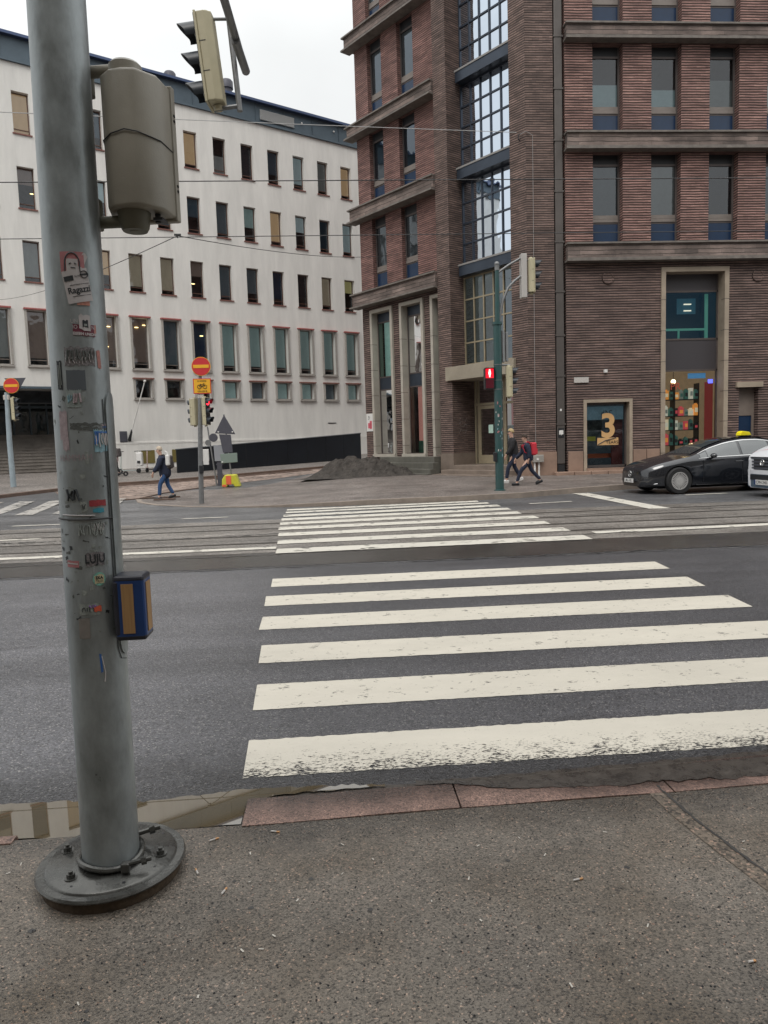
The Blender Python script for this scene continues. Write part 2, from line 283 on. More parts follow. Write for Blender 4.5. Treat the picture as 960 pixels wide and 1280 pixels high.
M['lens'] = mat('unlit_lens', (.03, .03, .03), .15)
M['red_lit'] = mat('red_signal_light', (.6, .02, .02), .4, emit=(1, .03, .05), es=2.6)
M['man_lit'] = mat('red_man_light', (.9, .3, .3), .4, emit=(1, .45, .4), es=3)
M['red_glow'] = mat('red_signal_lens', (.4, .01, .02), .3, emit=(1, .01, .03), es=.8)
M['boxblue'] = mat('blue_plastic', (.010, .045, .17), .38, 0, var=.2, vs=9)
M['boxdark'] = mat('dark_navy_plastic', (.018, .02, .032), .45, 0, var=.3, vs=12)
M['wood'] = mat('tan_ribbed_strip', (.40, .235, .10), .6, var=.3, vs=3, stretch=(30, 30, 1))
M['greenpole'] = mat('dark_green_paint', (.018, .075, .075), .4, 0, var=.4, vs=5, col2=(.04, .075, .075))
M['sign_red'] = mat('sign_red', (.55, .035, .04), .45)
M['sign_yellow'] = mat('sign_yellow', (.80, .42, .03), .45)
M['sign_grey'] = mat('sign_back_grey', (.085, .085, .105), .55, .2, var=.15, vs=5)
M['sign_green'] = mat('plate_back_grey_green', (.20, .25, .22), .55, .1)
M['white'] = mat('white_plastic', (.72, .71, .69), .5, var=.06, vs=6)
M['offwhite'] = mat('off_white_paper', (.55, .52, .49), .7, var=.25, vs=25)
M['yellow'] = mat('yellow_plastic', (.60, .58, .05), .5, var=.15, vs=6)
M['orange'] = mat('orange_red_plastic', (.75, .14, .06), .5)
M['skin'] = mat('skin', (.55, .34, .26), .5)
M['blond'] = mat('blond_hair', (.55, .42, .22), .7, var=.3, vs=40)
M['darkhair'] = mat('dark_hair', (.05, .033, .025), .7)
M['navy'] = mat('navy_cloth', (.02, .027, .055), .85, var=.3, vs=20)
M['blackcloth'] = mat('black_cloth', (.018, .017, .02), .85, var=.3, vs=20)
M['jeans'] = mat('blue_denim', (.035, .09, .22), .85, var=.3, vs=20)
M['maroon'] = mat('maroon_cloth', (.10, .018, .03), .85)
M['redcloth'] = mat('red_backpack_cloth', (.55, .03, .05), .7)
M['pinkcoat'] = mat('pale_pink_coat', (.40, .30, .30), .85)
M['greybag'] = mat('dark_grey_bag', (.07, .06, .06), .8)
M['creamhat'] = mat('cream_knit', (.5, .42, .33), .9)
M['carpaint'] = mat('black_car_paint', (.014, .016, .021), .10, .2, ior=2.0)
M['carglass'] = mat('car_glass', (.03, .04, .043), .04, 0, ior=2.3)
M['chrome'] = mat('chrome', (.6, .6, .6), .2, 1)
M['tyre'] = mat('tyre_rubber', (.015, .015, .016), .8)
M['rim'] = mat('alloy_rim', (.72, .71, .70), .35, .6)
M['headlight'] = mat('headlight_lens', (.6, .65, .7), .12, .2)
M['drl'] = mat('headlight_lit', (.8, .85, .9), .2, emit=(.9, .95, 1), es=1.3)
M['taxi'] = mat('yellow_taxi_sign', (.82, .68, .0), .4)
M['vanwhite'] = mat('white_van_paint', (.68, .69, .72), .2)
M['vanred'] = mat('red_van_stripe', (.62, .02, .04), .25)
M['vangrey'] = mat('grey_van_grille', (.07, .075, .09), .4)
M['vanbump'] = mat('blue_grey_bumper', (.10, .14, .19), .35)
M['cable'] = mat('dark_cable', (.03, .03, .032), .6)
M['cablew'] = mat('pale_cable', (.5, .5, .5), .5)
M['dlens'] = mat('stainless', (.35, .35, .34), .35, .7, var=.2, vs=10)
def cmat(name, c, r=.75, metal=0., **k): return mat(name, c, r, metal, **k)

# ------------------------------------------------------------------ mesh helpers
class MB:
    def __init__(s): s.v = []; s.f = []; s.uv = []; s.m = []; s.T = None; s.mi = 0
    def face(s, pts, uv=None):
        pts = [Vector(p) for p in pts]
        if uv is None:
            n = Vector((0, 0, 0))
            for i in range(len(pts)):
                a, b = pts[i], pts[(i + 1) % len(pts)]; n += a.cross(b)
            ax = [abs(c) for c in n]
            if ax[2] >= ax[0] and ax[2] >= ax[1]: uv = [(p.x, p.y) for p in pts]
            elif ax[0] > ax[1]: uv = [(p.y + .13, p.z) for p in pts]
            else: uv = [(p.x, p.z) for p in pts]
        if s.T is not None: pts = [s.T @ p for p in pts]
        b = len(s.v); s.v += [tuple(p) for p in pts]; s.f.append(tuple(range(b, b + len(pts)))); s.uv.append(uv); s.m.append(s.mi)
    def box(s, x0, x1, y0, y1, z0, z1):
        a = [(x0, y0, z0), (x1, y0, z0), (x1, y1, z0), (x0, y1, z0), (x0, y0, z1), (x1, y0, z1), (x1, y1, z1), (x0, y1, z1)]
        for f in ((0, 3, 2, 1), (4, 5, 6, 7), (0, 1, 5, 4), (1, 2, 6, 5), (2, 3, 7, 6), (3, 0, 4, 7)): s.face([a[i] for i in f])
    def prism(s, pts, z0, z1):
        """plan outline extruded in z"""
        n = len(pts)
        s.face([(p[0], p[1], z0) for p in reversed(pts)]); s.face([(p[0], p[1], z1) for p in pts])
        for i in range(n):
            a, b = pts[i], pts[(i + 1) % n]; s.face([(a[0], a[1], z0), (b[0], b[1], z0), (b[0], b[1], z1), (a[0], a[1], z1)])
    def prism_y(s, pts, y0, y1):
        """outline in x/z extruded in y"""
        n = len(pts)
        s.face([(p[0], y0, p[1]) for p in pts]); s.face([(p[0], y1, p[1]) for p in reversed(pts)])
        for i in range(n):
            a, b = pts[i], pts[(i + 1) % n]; s.face([(a[0], y0, a[1]), (a[0], y1, a[1]), (b[0], y1, b[1]), (b[0], y0, b[1])])
    def tube(s, pts, r, n=12, cap=True):
        pts = [Vector(p) for p in pts]
        rs = r if isinstance(r, (list, tuple)) else [r] * len(pts)
        rings = []; prev = None
        for i, p in enumerate(pts):
            d = (pts[min(i + 1, len(pts) - 1)] - pts[max(i - 1, 0)]).normalized()
            if prev is None:
                a = Vector((0, 0, 1)) if abs(d.z) < .9 else Vector((1, 0, 0)); u = d.cross(a).normalized()
            else:
                u = (prev - d * prev.dot(d)).normalized()
            prev = u; w_ = d.cross(u)
            rings.append([p + (u * math.cos(2 * math.pi * k / n) + w_ * math.sin(2 * math.pi * k / n)) * rs[i] for k in range(n)])
        for a, b in zip(rings, rings[1:]):
            for k in range(n): s.face([a[k], a[(k + 1) % n], b[(k + 1) % n], b[k]])
        if cap: s.face(list(reversed(rings[0]))); s.face(rings[-1])
    def lathe(s, prof, c=(0, 0), n=32):
        """prof: (r,z) list around vertical axis"""
        for (r0, z0), (r1, z1) in zip(prof, prof[1:]):
            for k in range(n):
                a0, a1 = 2 * math.pi * k / n, 2 * math.pi * (k + 1) / n
                q = [(c[0] + r0 * math.cos(a0), c[1] + r0 * math.sin(a0), z0), (c[0] + r0 * math.cos(a1), c[1] + r0 * math.sin(a1), z0),
                     (c[0] + r1 * math.cos(a1), c[1] + r1 * math.sin(a1), z1), (c[0] + r1 * math.cos(a0), c[1] + r1 * math.sin(a0), z1)]
                if r0 < 1e-6: q = q[1:]
                elif r1 < 1e-6: q = q[:3]
                s.face(q)
    def sphere(s, c, r, n=12, m=8, sq=(1, 1, 1)):
        for i in range(m):
            t0, t1 = math.pi * i / m, math.pi * (i + 1) / m
            for k in range(n):
                a0, a1 = 2 * math.pi * k / n, 2 * math.pi * (k + 1) / n
                q = [(t0, a0), (t1, a0), (t1, a1), (t0, a1)]
                if i == 0: q = q[:3] if False else [(t0, a0), (t1, a0), (t1, a1)]
                if i == m - 1: q = [(t0, a0), (t1, a0), (t0, a1)]
                s.face([(c[0] + r * sq[0] * math.sin(t) * math.cos(a), c[1] + r * sq[1] * math.sin(t) * math.sin(a), c[2] + r * sq[2] * math.cos(t)) for t, a in q])
    def build(s, name, mats, parent=None, loc=None, rot=None, smooth=False, bevel=0., world=False, bseg=2):
        me = bpy.data.meshes.new(name)
        vs = s.v
        if world and parent is not None:
            o0 = parent.matrix_world.translation if parent.parent is None else parent.parent.location + parent.location
            o0 = ORIG.get(parent, Vector((0, 0, 0)))
            vs = [(a - o0.x, b - o0.y, c - o0.z) for a, b, c in vs]
        me.from_pydata(vs, [], s.f)
        ul = me.uv_layers.new(name='UVMap')
        i = 0
        for fu in s.uv:
            for q in fu: ul.data[i].uv = q; i += 1
        if not isinstance(mats, (list, tuple)): mats = [mats]
        for m in mats: me.materials.append(M[m] if isinstance(m, str) else m)
        for p_, k in zip(me.polygons, s.m): p_.material_index = k
        bm = bmesh.new(); bm.from_mesh(me); bmesh.ops.remove_doubles(bm, verts=bm.verts, dist=1e-5)
        bmesh.ops.recalc_face_normals(bm, faces=bm.faces)
        if smooth:
            for f_ in bm.faces: f_.smooth = True
            for e_ in bm.edges:
                if len(e_.link_faces) == 2 and e_.calc_face_angle(0) > rad(38): e_.smooth = False
        bm.to_mesh(me); bm.free()
        o = bpy.data.objects.new(name, me); COL.objects.link(o)
        if parent: o.parent = parent
        if loc: o.location = loc
        if rot: o.rotation_euler = rot
        if world: ORIG[o] = ORIG.get(parent, Vector((0, 0, 0))) if parent else Vector((0, 0, 0))
        if bevel:
            b = o.modifiers.new('bevel', 'BEVEL'); b.width = bevel; b.segments = bseg; b.limit_method = 'ANGLE'; b.angle_limit = rad(40)
        return o
ORIG = {}
def tag(o, label=None, cat=None, group=None, kind=None):
    if label: o['label'] = label
    if cat: o['category'] = cat
    if group: o['group'] = group
    if kind: o['kind'] = kind
    return o
def thing(name, loc, label, cat, rz=0, group=None):
    o = bpy.data.objects.new(name, None); COL.objects.link(o); o.location = loc; o.rotation_euler = (0, 0, rz); o.empty_display_size = .2
    ORIG[o] = Vector(loc)
    return tag(o, label, cat, group)
def copy_tree(o, parent=None):
    c = o.copy(); COL.objects.link(c); c.parent = parent
    for ch in list(o.children): copy_tree(ch, c)
    return c
def text0(name, body, size, m, loc, rot, parent=None, ext=.002, align='CENTER', sx=1.0, off=0.):
    cu = bpy.data.curves.new(name, 'FONT'); cu.body = body; cu.size = size; cu.extrude = ext; cu.align_x = align; cu.align_y = 'CENTER'; cu.offset = off
    cu.materials.append(M[m] if isinstance(m, str) else m)
    o = bpy.data.objects.new(name, cu); COL.objects.link(o); o.location = loc; o.rotation_euler = rot
    o.scale = (sx, 1, 1)
    if parent: o.parent = parent
    return o
def to_mesh(o):
    dg = bpy.context.evaluated_depsgraph_get(); dg.update()
    me = bpy.data.meshes.new_from_object(o.evaluated_get(dg)); n, p_, mw = o.name, o.parent, o.matrix_basis.copy()
    bpy.data.objects.remove(o)
    q = bpy.data.objects.new(n, me); COL.objects.link(q); q.parent = p_; q.matrix_basis = mw
    return q

def text(*a, **k): return to_mesh(text0(*a, **k))
# ------------------------------------------------------------------ ground heights
def ss(t): t = max(0, min(1, t)); return t * t * (3 - 2 * t)
def GL(x, y):
    return .018 * max(0, y - 24) + .0007 * max(0, y - 30) ** 2 * (1 if y < 60 else 0) + .025 * max(0, min(-x, 20) - 8) * ss((y - 22) / 8) if y < 60 else 1.3
def GP(x, y):
    a = GL(x, y); b = (.14 + .01 * (y - 20)) * ss((x + 4) / 6); d = .03
    return .5 * (a + b + math.sqrt((a - b) ** 2 + d * d)) - d * .5
def sheet(name, poly, m, zf, step=None, skirt=0., kind='structure', off=0.):
    bm = bmesh.new(); vs = [bm.verts.new((x, y, 0)) for x, y in poly]; bm.faces.new(vs)
    if step:
        xs = [p[0] for p in poly]; ys = [p[1] for p in poly]
        x = math.floor(min(xs) / step) * step
        while x < max(xs):
            bmesh.ops.bisect_plane(bm, geom=bm.verts[:] + bm.edges[:] + bm.faces[:], plane_co=(x + .0137, 0, 0), plane_no=(1, 0, 0)); x += step
        y = math.floor(min(ys) / step) * step
        while y < max(ys):
            bmesh.ops.bisect_plane(bm, geom=bm.verts[:] + bm.edges[:] + bm.faces[:], plane_co=(0, y + .0137, 0), plane_no=(0, 1, 0)); y += step
    for v in bm.verts: v.co.z = (zf(v.co.x, v.co.y) if callable(zf) else zf) + off
    bmesh.ops.recalc_face_normals(bm, faces=bm.faces)
    if bm.faces and sum(f.normal.z for f in bm.faces) < 0: bmesh.ops.reverse_faces(bm, faces=bm.faces)
    if skirt:
        be = [e_ for e_ in bm.edges if len(e_.link_faces) == 1]
        r = bmesh.ops.extrude_edge_only(bm, edges=be)
        for v in r['geom']:
            if isinstance(v, bmesh.types.BMVert): v.co.z -= skirt
    me = bpy.data.meshes.new(name); bm.to_mesh(me); bm.free(); me.materials.append(M[m])
    o = bpy.data.objects.new(name, me); COL.objects.link(o); o['kind'] = kind
    return o
def ribbon(name, line, wd, m, zf, off, hgt=.0, kind='structure'):
    """strip of width wd to the left of a polyline following the ground, top at zf+off, sides down hgt"""
    pts = [Vector((a, b)) for a, b in line]; dense = []
    for a, b in zip(pts, pts[1:]):
        n = max(1, int((b - a).length / .5))
        for k in range(n): dense.append(a.lerp(b, k / n))
    dense.append(pts[-1]); mb = MB(); L_ = []
    for i, p in enumerate(dense):
        d = (dense[min(i + 1, len(dense) - 1)] - dense[max(i - 1, 0)]).normalized(); nn = Vector((-d.y, d.x))
        q = p + nn * wd; L_.append((p, q))
    for (a, b), (c, d) in zip(L_, L_[1:]):
        z = [zf(v.x, v.y) + off for v in (a, b, c, d)]
        A_, B_, C_, D_ = [(v.x, v.y, zz) for v, zz in zip((a, b, c, d), z)]
        mb.face([A_, C_, D_, B_])
        if hgt:
            mb.face([A_, (A_[0], A_[1], A_[2] - hgt), (C_[0], C_[1], C_[2] - hgt), C_])
            mb.face([B_, D_, (D_[0], D_[1], D_[2] - hgt), (B_[0], B_[1], B_[2] - hgt)])
    return tag(mb.build(name, m), kind=kind)

# road: one sheet to the horizon (near part coarse, far part follows the rise)
near_kerb_y = 3.45
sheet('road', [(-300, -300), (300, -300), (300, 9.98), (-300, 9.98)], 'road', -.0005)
rp = sheet('road', [(-60, 10), (60, 10), (60, 60), (-60, 60)], 'roadfar', GL, step=1.0)
sheet('ground', [(-900, -900), (900, -900), (900, 900), (-900, 900)], 'paveleft', -.35)
sheet('tram_lane', [(-60, 11.25), (60, 11.7), (60, 16.8), (-60, 16.3)], 'trambed', .004)
sheet('wet_asphalt_strip', [(-60, 9.9), (60, 10.3), (60, 11.7), (-60, 11.25)], 'strip', .0045)
for y in (12.3, 13.3, 14.45, 15.45):
    mb = MB(); mb.face([(-60, y, .011), (60, y + .45, .011), (60, y + .51, .011), (-60, y + .06, .011)]); tag(mb.build('tram_rail', 'rail'), kind='structure')
    mb = MB(); mb.face([(-60, y + .06, .010), (60, y + .51, .010), (60, y + .56, .010), (-60, y + .11, .010)]); tag(mb.build('rail_groove', 'groove'), kind='structure')
# patch seams and cracks in the road
def wiggle(x0, x1, y0, y1, wd, z, name='road_crack', m='crack', amp=.05, n=60):
    mb = MB(); pts = []
    for i in range(n + 1):
        t = i / n; wv = wd * random.uniform(.15, 1) * (1 if 0 < i < n else .1)
        pts.append((x0 + (x1 - x0) * t, y0 + (y1 - y0) * t + random.uniform(-amp, amp), wv))
    for a, b in zip(pts, pts[1:]): mb.face([(a[0], a[1] - a[2] / 2, z), (b[0], b[1] - b[2] / 2, z), (b[0], b[1] + b[2] / 2, z), (a[0], a[1] + a[2] / 2, z)])
    return tag(mb.build(name, m), kind='structure')
wiggle(-6.5, -1.5, 13.9, 13.6, .06, .013); wiggle(-3, 3, 13.7, 14.2, .07, .013); wiggle(-7, -4.5, 14.0, 14.05, .12, .013)
wiggle(-2.2, 7, 11.75, 12.1, .05, .013); wiggle(-5.8, -.8, 11.05, 11.2, .05, .013); wiggle(4.2, 9, 14.9, 15.4, .05, .013)
wiggle(1, 7, 10.02, 10.1, .06, .013); wiggle(-6, 0, 9.95, 10, .05, .013); wiggle(-4.2, -2.6, 6.35, 6.4, .015, .006, amp=.01)
# --- markings
def bar(pts, m='paint', z=.0028, name='crosswalk_stripe', rag=.012):
    """quad with slightly ragged long edges"""
    a, b, c, d = [Vector(p) for p in pts]; n = 160; rag *= .42; top = []; bot = []
    for i in range(n + 1):
        t = i / n; p_ = a.lerp(b, t); q = d.lerp(c, t); j = lambda: random.uniform(-rag, rag)
        top.append((p_.x + (j() if i in (0, n) else 0), p_.y + j(), z)); bot.append((q.x + (j() if i in (0, n) else 0), q.y + j(), z))
    mb = MB()
    for i in range(n): mb.face([bot[i], bot[i + 1], top[i + 1], top[i]])
    return tag(mb.build(name, m), kind='structure')
NB = [((-.53, 4.08), (4.3, 4.10), (4.3, 3.61), (-.51, 3.6)), ((-.58, 5.06), (4.2, 5.06), (4.2, 4.57), (-.56, 4.56)),
      ((-.64, 6.08), (4.2, 6.05), (4.15, 5.53), (-.62, 5.57)), ((-.73, 7.11), (4.0, 7.1), (3.95, 6.57), (-.72, 6.61)),
      ((-.78, 8.10), (4.08, 8.12), (4.02, 7.58), (-.76, 7.60)), ((-.79, 9.16), (4.18, 9.19), (4.13, 8.66), (-.77, 8.63))]
for i, q in enumerate(NB): bar(q, 'paintworn' if i == 0 else 'paint', rag=.015 if i == 0 else .009)
FB = [((-.93, 11.77), (4.17, 11.90)), ((-.99, 12.84), (4.19, 13.02)), ((-1.04, 13.9), (4.17, 14.14)), ((-1.11, 14.9), (4.25, 15.2)),
      ((-1.14, 15.8), (4.14, 16.19)), ((-1.17, 16.7), (4.17, 17.2)), ((-1.18, 17.55), (4.13, 18.1)), ((-1.18, 18.35), (4.04, 18.87)), ((-1.19, 19.05), (3.9, 19.5))]
for i, (a, b) in enumerate(FB):
    wd = .5 if i < 7 else .4
    bar((a, b, (b[0] - .02, b[1] - wd), (a[0] + .02, a[1] - wd)), 'paintfar', .0135 if i < 5 else .010, rag=.02)
def mark(pts, m='paintfar', name='lane_line'): return bar(pts, m, .012 if pts[0][1] < 16.3 else .009, name, .012)
mark(((-40, 12.05), (-.95, 12.05), (-.95, 11.8), (-40, 11.8)))
mark(((4.45, 12.3), (40, 14.0), (40, 13.72), (4.45, 12.02)))
mark(((-9, 14.62), (-5.7, 14.62), (-5.7, 14.45), (-9, 14.45))); mark(((-7.4, 17.4), (-6.3, 17.4), (-6.3, 17.28), (-7.4, 17.28)))
mark(((-3.6, 17.6), (-2.5, 17.62), (-2.5, 17.5), (-3.6, 17.48))); mark(((4.94, 18.1), (6.1, 18.3), (6.1, 18.17), (4.94, 17.97)))
mark(((9.4, 18.9), (10.6, 19.0), (10.6, 18.86), (9.4, 18.76))); mark(((-9.5, 18.6), (-8.4, 18.6), (-8.4, 18.48), (-9.5, 18.48)))
bar(((6.95, 20.75), (7.4, 20.6), (7.46, 15.6), (7.0, 15.7)), 'paintfar', .0125, 'stop_line')
for i in range(7):
    x = -12.6 + 1.0 * i
    mb = MB(); mb.face([(x, 20.3, .012), (x + .5, 20.3, .012), (x + .02, 23.0, .014 + GL(x, 23)), (x - .48, 23.0, .014 + GL(x - .48, 23))]); mb.face([(x - .48, 23.0, .014 + GL(x - .48, 23)), (x + .02, 23.0, .014 + GL(x, 23)), (x - .35, 25.2, .03 + GL(x, 25.2)), (x - .85, 25.2, .03 + GL(x - .85, 25.2))])
    tag(mb.build('side_crosswalk_stripe', 'paintold'), kind='structure')
# --- far pavements
corner_kerb = [(40, 24.2), (20, 23.0), (14, 22.5), (9, 21.75), (6.8, 20.9), (5.2, 20.1), (3.6, 19.8), (2, 19.72), (0, 19.72), (-2, 20.15), (-3.9, 21.1), (-5.2, 22.3), (-6.0, 23.6), (-6.4, 24.9)]
inner = [(-6.0, 27), (-5, 29.5), (-2.5, 33), (0, 37), (3, 43), (6, 50), (6, 56), (40, 56)]
sheet('corner_pavement', corner_kerb + inner, 'pavefar', GP, step=.5, off=.012, skirt=.25)
ribbon('corner_kerb', corner_kerb, .16, 'kerb_far', GP, .018, .3)
left_kerb = [(-60, -2), (-40, 8), (-20, 20), (-12.6, 25.4), (-10.8, 29.2), (-9.3, 32.2), (-6.5, 34.5), (-.6, 39.8), (3, 44), (6, 50)]
sheet('left_pavement', left_kerb + [(6, 59), (-60, 59)], 'paveleft', GL, step=.5, off=.11)
ribbon('left_kerb', left_kerb, -.22, 'kerb_brown', GL, .116, .2)
M['cobble'] = asphalt('cobblestones', (.24, .18, .15), (.36, .29, .25), .7, patch=.3, grain=7, bump=.03)
sheet('cobbled_strip', [(-6.5, 24.9), (-6.1, 27), (-5.1, 29.5), (-2.6, 33), (-.1, 37), (2.9, 43), (3, 43.8), (-.7, 39.6), (-6.6, 34.3), (-9.4, 32.0), (-10.7, 29), (-9.0, 25.4)], 'cobble', GL, step=.5, off=.012)
ribbon('stone_edging', [(-10.9, 28.6), (-9.5, 31.0), (-6.7, 33.2), (-1, 38.2)], .14, 'kerb_brown', GL, .05, .06)
ribbon('stone_edging', [(-7.0, 24.6), (-6.45, 24.95), (-6.1, 27), (-5.0, 29.3)], .1, 'kerb_brown', GL, .035, .05)
# --- near pavement, kerb, gutter puddle
NP = .022
sheet('near_pavement', [(-40, -30), (40, -30), (40, 3.2), (2.0, 3.15), (1.3, 3.13), (-.42, 3.1), (-.9, 3.1), (-1.6, 3.1), (-40, 3.0)], 'pave', NP)
def kerbstone(x0, x1, y0a, y1a, y0b, y1b):
    mb = MB(); n = 14
    for i in range(n):
        t0, t1 = i / n, (i + 1) / n
        def p(t, a, b): return a + (b - a) * t
        xs = [p(t, x0, x1) for t in (t0, t1)]
        ya = [p(t, y0a, y0b) for t in (t0, t1)]; yb = [p(t, y1a, y1b) for t in (t0, t1)]
        jz = [.0262 + .0015 * math.sin(x * 7) for x in xs]
        mb.face([(xs[0], ya[0], jz[0]), (xs[1], ya[1], jz[1]), (xs[1], yb[1] - .03, jz[1] + .001), (xs[0], yb[0] - .03, jz[0] + .001)])
        mb.face([(xs[0], yb[0] - .03, jz[0] + .001), (xs[1], yb[1] - .03, jz[1] + .001), (xs[1], yb[1], -.02), (xs[0], yb[0], -.02)])
        mb.face([(xs[0], ya[0], jz[0]), (xs[1], ya[1], jz[1]), (xs[1], ya[1], -.02), (xs[0], ya[0], -.02)])
        for t, x, a, b, j in ((0, xs[0], ya[0], yb[0], jz[0]), (1, xs[1], ya[1], yb[1], jz[1])):
            if (t == 0 and i == 0) or (t == 1 and i == n - 1): mb.face([(x, a, -.02), (x, b, -.02), (x, b - .03, j + .001), (x, a, j)])
    return tag(mb.build('kerb', 'kerb_red', smooth=False), kind='structure')
kerbstone(-.45, .52, 3.085, 3.36, 3.12, 3.38); kerbstone(.528, 1.52, 3.12, 3.385, 3.135, 3.43); kerbstone(1.528, 2.6, 3.135, 3.43, 3.17, 3.5); kerbstone(2.608, 4.4, 3.17, 3.5, 3.2, 3.55)
kerbstone(-2.9, -1.42, 3.03, 3.13, 3.07, 3.16)
M['water'] = mat('puddle_water', (.115, .09, .055), .012, 0, ior=2.7, var=.3, vs=3)
pud = []
edge = [(-2.6, 3.2), (-1.6, 3.16), (-1.3, 3.13), (-.92, 3.125), (-.7, 3.13), (-.462, 3.14), (-.455, 3.34), (-.3, 3.39), (-.05, 3.395), (.2, 3.40), (.2, 3.43), (-.1, 3.45), (-.35, 3.46), (-.5, 3.465), (-.7, 3.43), (-.95, 3.41), (-1.2, 3.45), (-1.5, 3.47), (-1.9, 3.45), (-2.6, 3.38)]
for a, b in zip(edge, edge[1:] + edge[:1]):
    n = max(1, int(math.dist(a, b) / .03))
    for k in range(n):
        t = k / n; jit = .012 if (a[1] > 3.36) else .003
        pud.append((a[0] + (b[0] - a[0]) * t, a[1] + (b[1] - a[1]) * t + random.uniform(-jit, jit)))
sheet('puddle', pud, 'water', lambda x, y: .0085 + .007 * (y - 3.3))
# the road dips into the gutter edge: muddy silt around the puddle
M['silt'] = mat('wet_silt', (.062, .052, .043), .3, var=.6, vs=14, bump=.003, bs=90, rvar=.15, col2=(.025, .022, .02))
sheet('gutter', [(-40, 3.0), (-1.6, 3.1), (-.45, 3.1), (-.45, 3.08), (40, 3.17), (40, 3.72), (4, 3.64)] + [(4 - .05 * i, 3.42 + .055 * (4 - .05 * i) + random.uniform(-.012, .012)) for i in range(1, 78)] + [(-.9, 3.39), (-1.6, 3.42), (-40, 3.42)], 'silt', .0012)
# wet mud washed over the kerb on the right
random.seed(9)
mb = MB(); pr = None
for i in range(121):
    x = .35 + 4.0 * i / 120; t = i / 120; mid = 3.115 + .018 * x
    lo = mid + .13 - .05 * min(1, t * 3) + .009 * math.sin(x * 9) + .008 * math.sin(x * 23) + random.uniform(-.014, .014); hi = 3.375 + .037 * x + .01
    if t < .12: lo = lo + (hi - lo) * (1 - t / .12)
    row = [(x, lo, .0295), (x, (lo + hi) / 2, .0315), (x, hi - .05, .0300), (x, hi + .02, .0045)]
    if pr:
        for a in range(3): mb.face([pr[a], row[a], row[a + 1], pr[a + 1]])
    pr = row
tag(mb.build('wet_mud', 'silt'), kind='structure')
# joint and crack in the near pavement
mb = MB()
jl = [(1.40, 3.19), (1.415, 2.95), (1.45, 2.7), (1.50, 2.42), (1.56, 2.1), (1.62, 1.6), (1.7, .5)]; jr = [(1.47, 3.2), (1.49, 2.95), (1.525, 2.7), (1.575, 2.44), (1.64, 2.1), (1.71, 1.6), (1.8, .5)]
M['joint'] = asphalt('joint_filler', (.12, .095, .072), (.3, .2, .15), .7, patch=.4, grain=90, pscale=5)
for a, b, c, d in zip(jl, jl[1:], jr[1:], jr): mb.face([(a[0], a[1], NP + .0025), (b[0], b[1], NP + .0025), (c[0], c[1], NP + .0025), (d[0], d[1], NP + .0025)])
tag(mb.build('pavement_joint', 'joint'), kind='structure')
mb = MB(); pr = None
for i in range(70):
    t = i / 69; k = t * 6; j = min(int(k), 5); f_ = k - j
    x = jr[j][0] + (jr[j + 1][0] - jr[j][0]) * f_ + random.uniform(-.004, .004); y = jr[j][1] + (jr[j + 1][1] - jr[j][1]) * f_; wv = random.uniform(.003, .009)
    if pr: mb.face([(pr[0] - pr[2], pr[1], NP + .005), (x - wv, y, NP + .005), (x + wv, y, NP + .005), (pr[0] + pr[2], pr[1], NP + .005)])
    pr = (x, y, wv)
tag(mb.build('pavement_crack', 'crack'), kind='structure')

# grit and small stones on the near pavement (beyond counting)
def grit(name, n, m, smin, smax, seed, area=(-1.6, 2.4, 1.0, 3.1), z=NP):
    random.seed(seed); mb = MB()
    for _ in range(n):
        x = random.uniform(area[0], area[1]); y = area[3] - (area[3] - area[2]) * random.random() ** .6
        if math.hypot(x + .92, y - 2.8) < .33: continue
        r = random.uniform(smin, smax); a = random.uniform(0, 3.1); q = []
        for k in range(5): q.append((x + r * math.cos(a + k * 1.257) * random.uniform(.7, 1.2), y + r * math.sin(a + k * 1.257) * random.uniform(.6, 1.1)))
        t = (x, y, z + r * .9)
        for k in range(5): mb.face([(*q[k], z - .001), (*q[(k + 1) % 5], z - .001), t])
    return tag(mb.build(name, m), kind='stuff', label='loose grit scattered over the near asphalt pavement')
M['g1'] = mat('black_grit', (.02, .02, .022), .5); M['g2'] = mat('pink_grit', (.34, .22, .17), .7); M['g3'] = mat('pale_grit', (.5, .47, .42), .7)
tag(grit('black_grit', 3000, 'g1', .002, .0065, 1), 'tiny black stones scattered over the near pavement', 'grit')
tag(grit('pink_grit', 1500, 'g2', .0018, .005, 2), 'tiny pinkish stones scattered over the near pavement', 'grit')
tag(grit('pale_grit', 500, 'g3', .0018, .0045, 3), 'tiny pale stones scattered over the near pavement', 'grit')
random.seed(11)

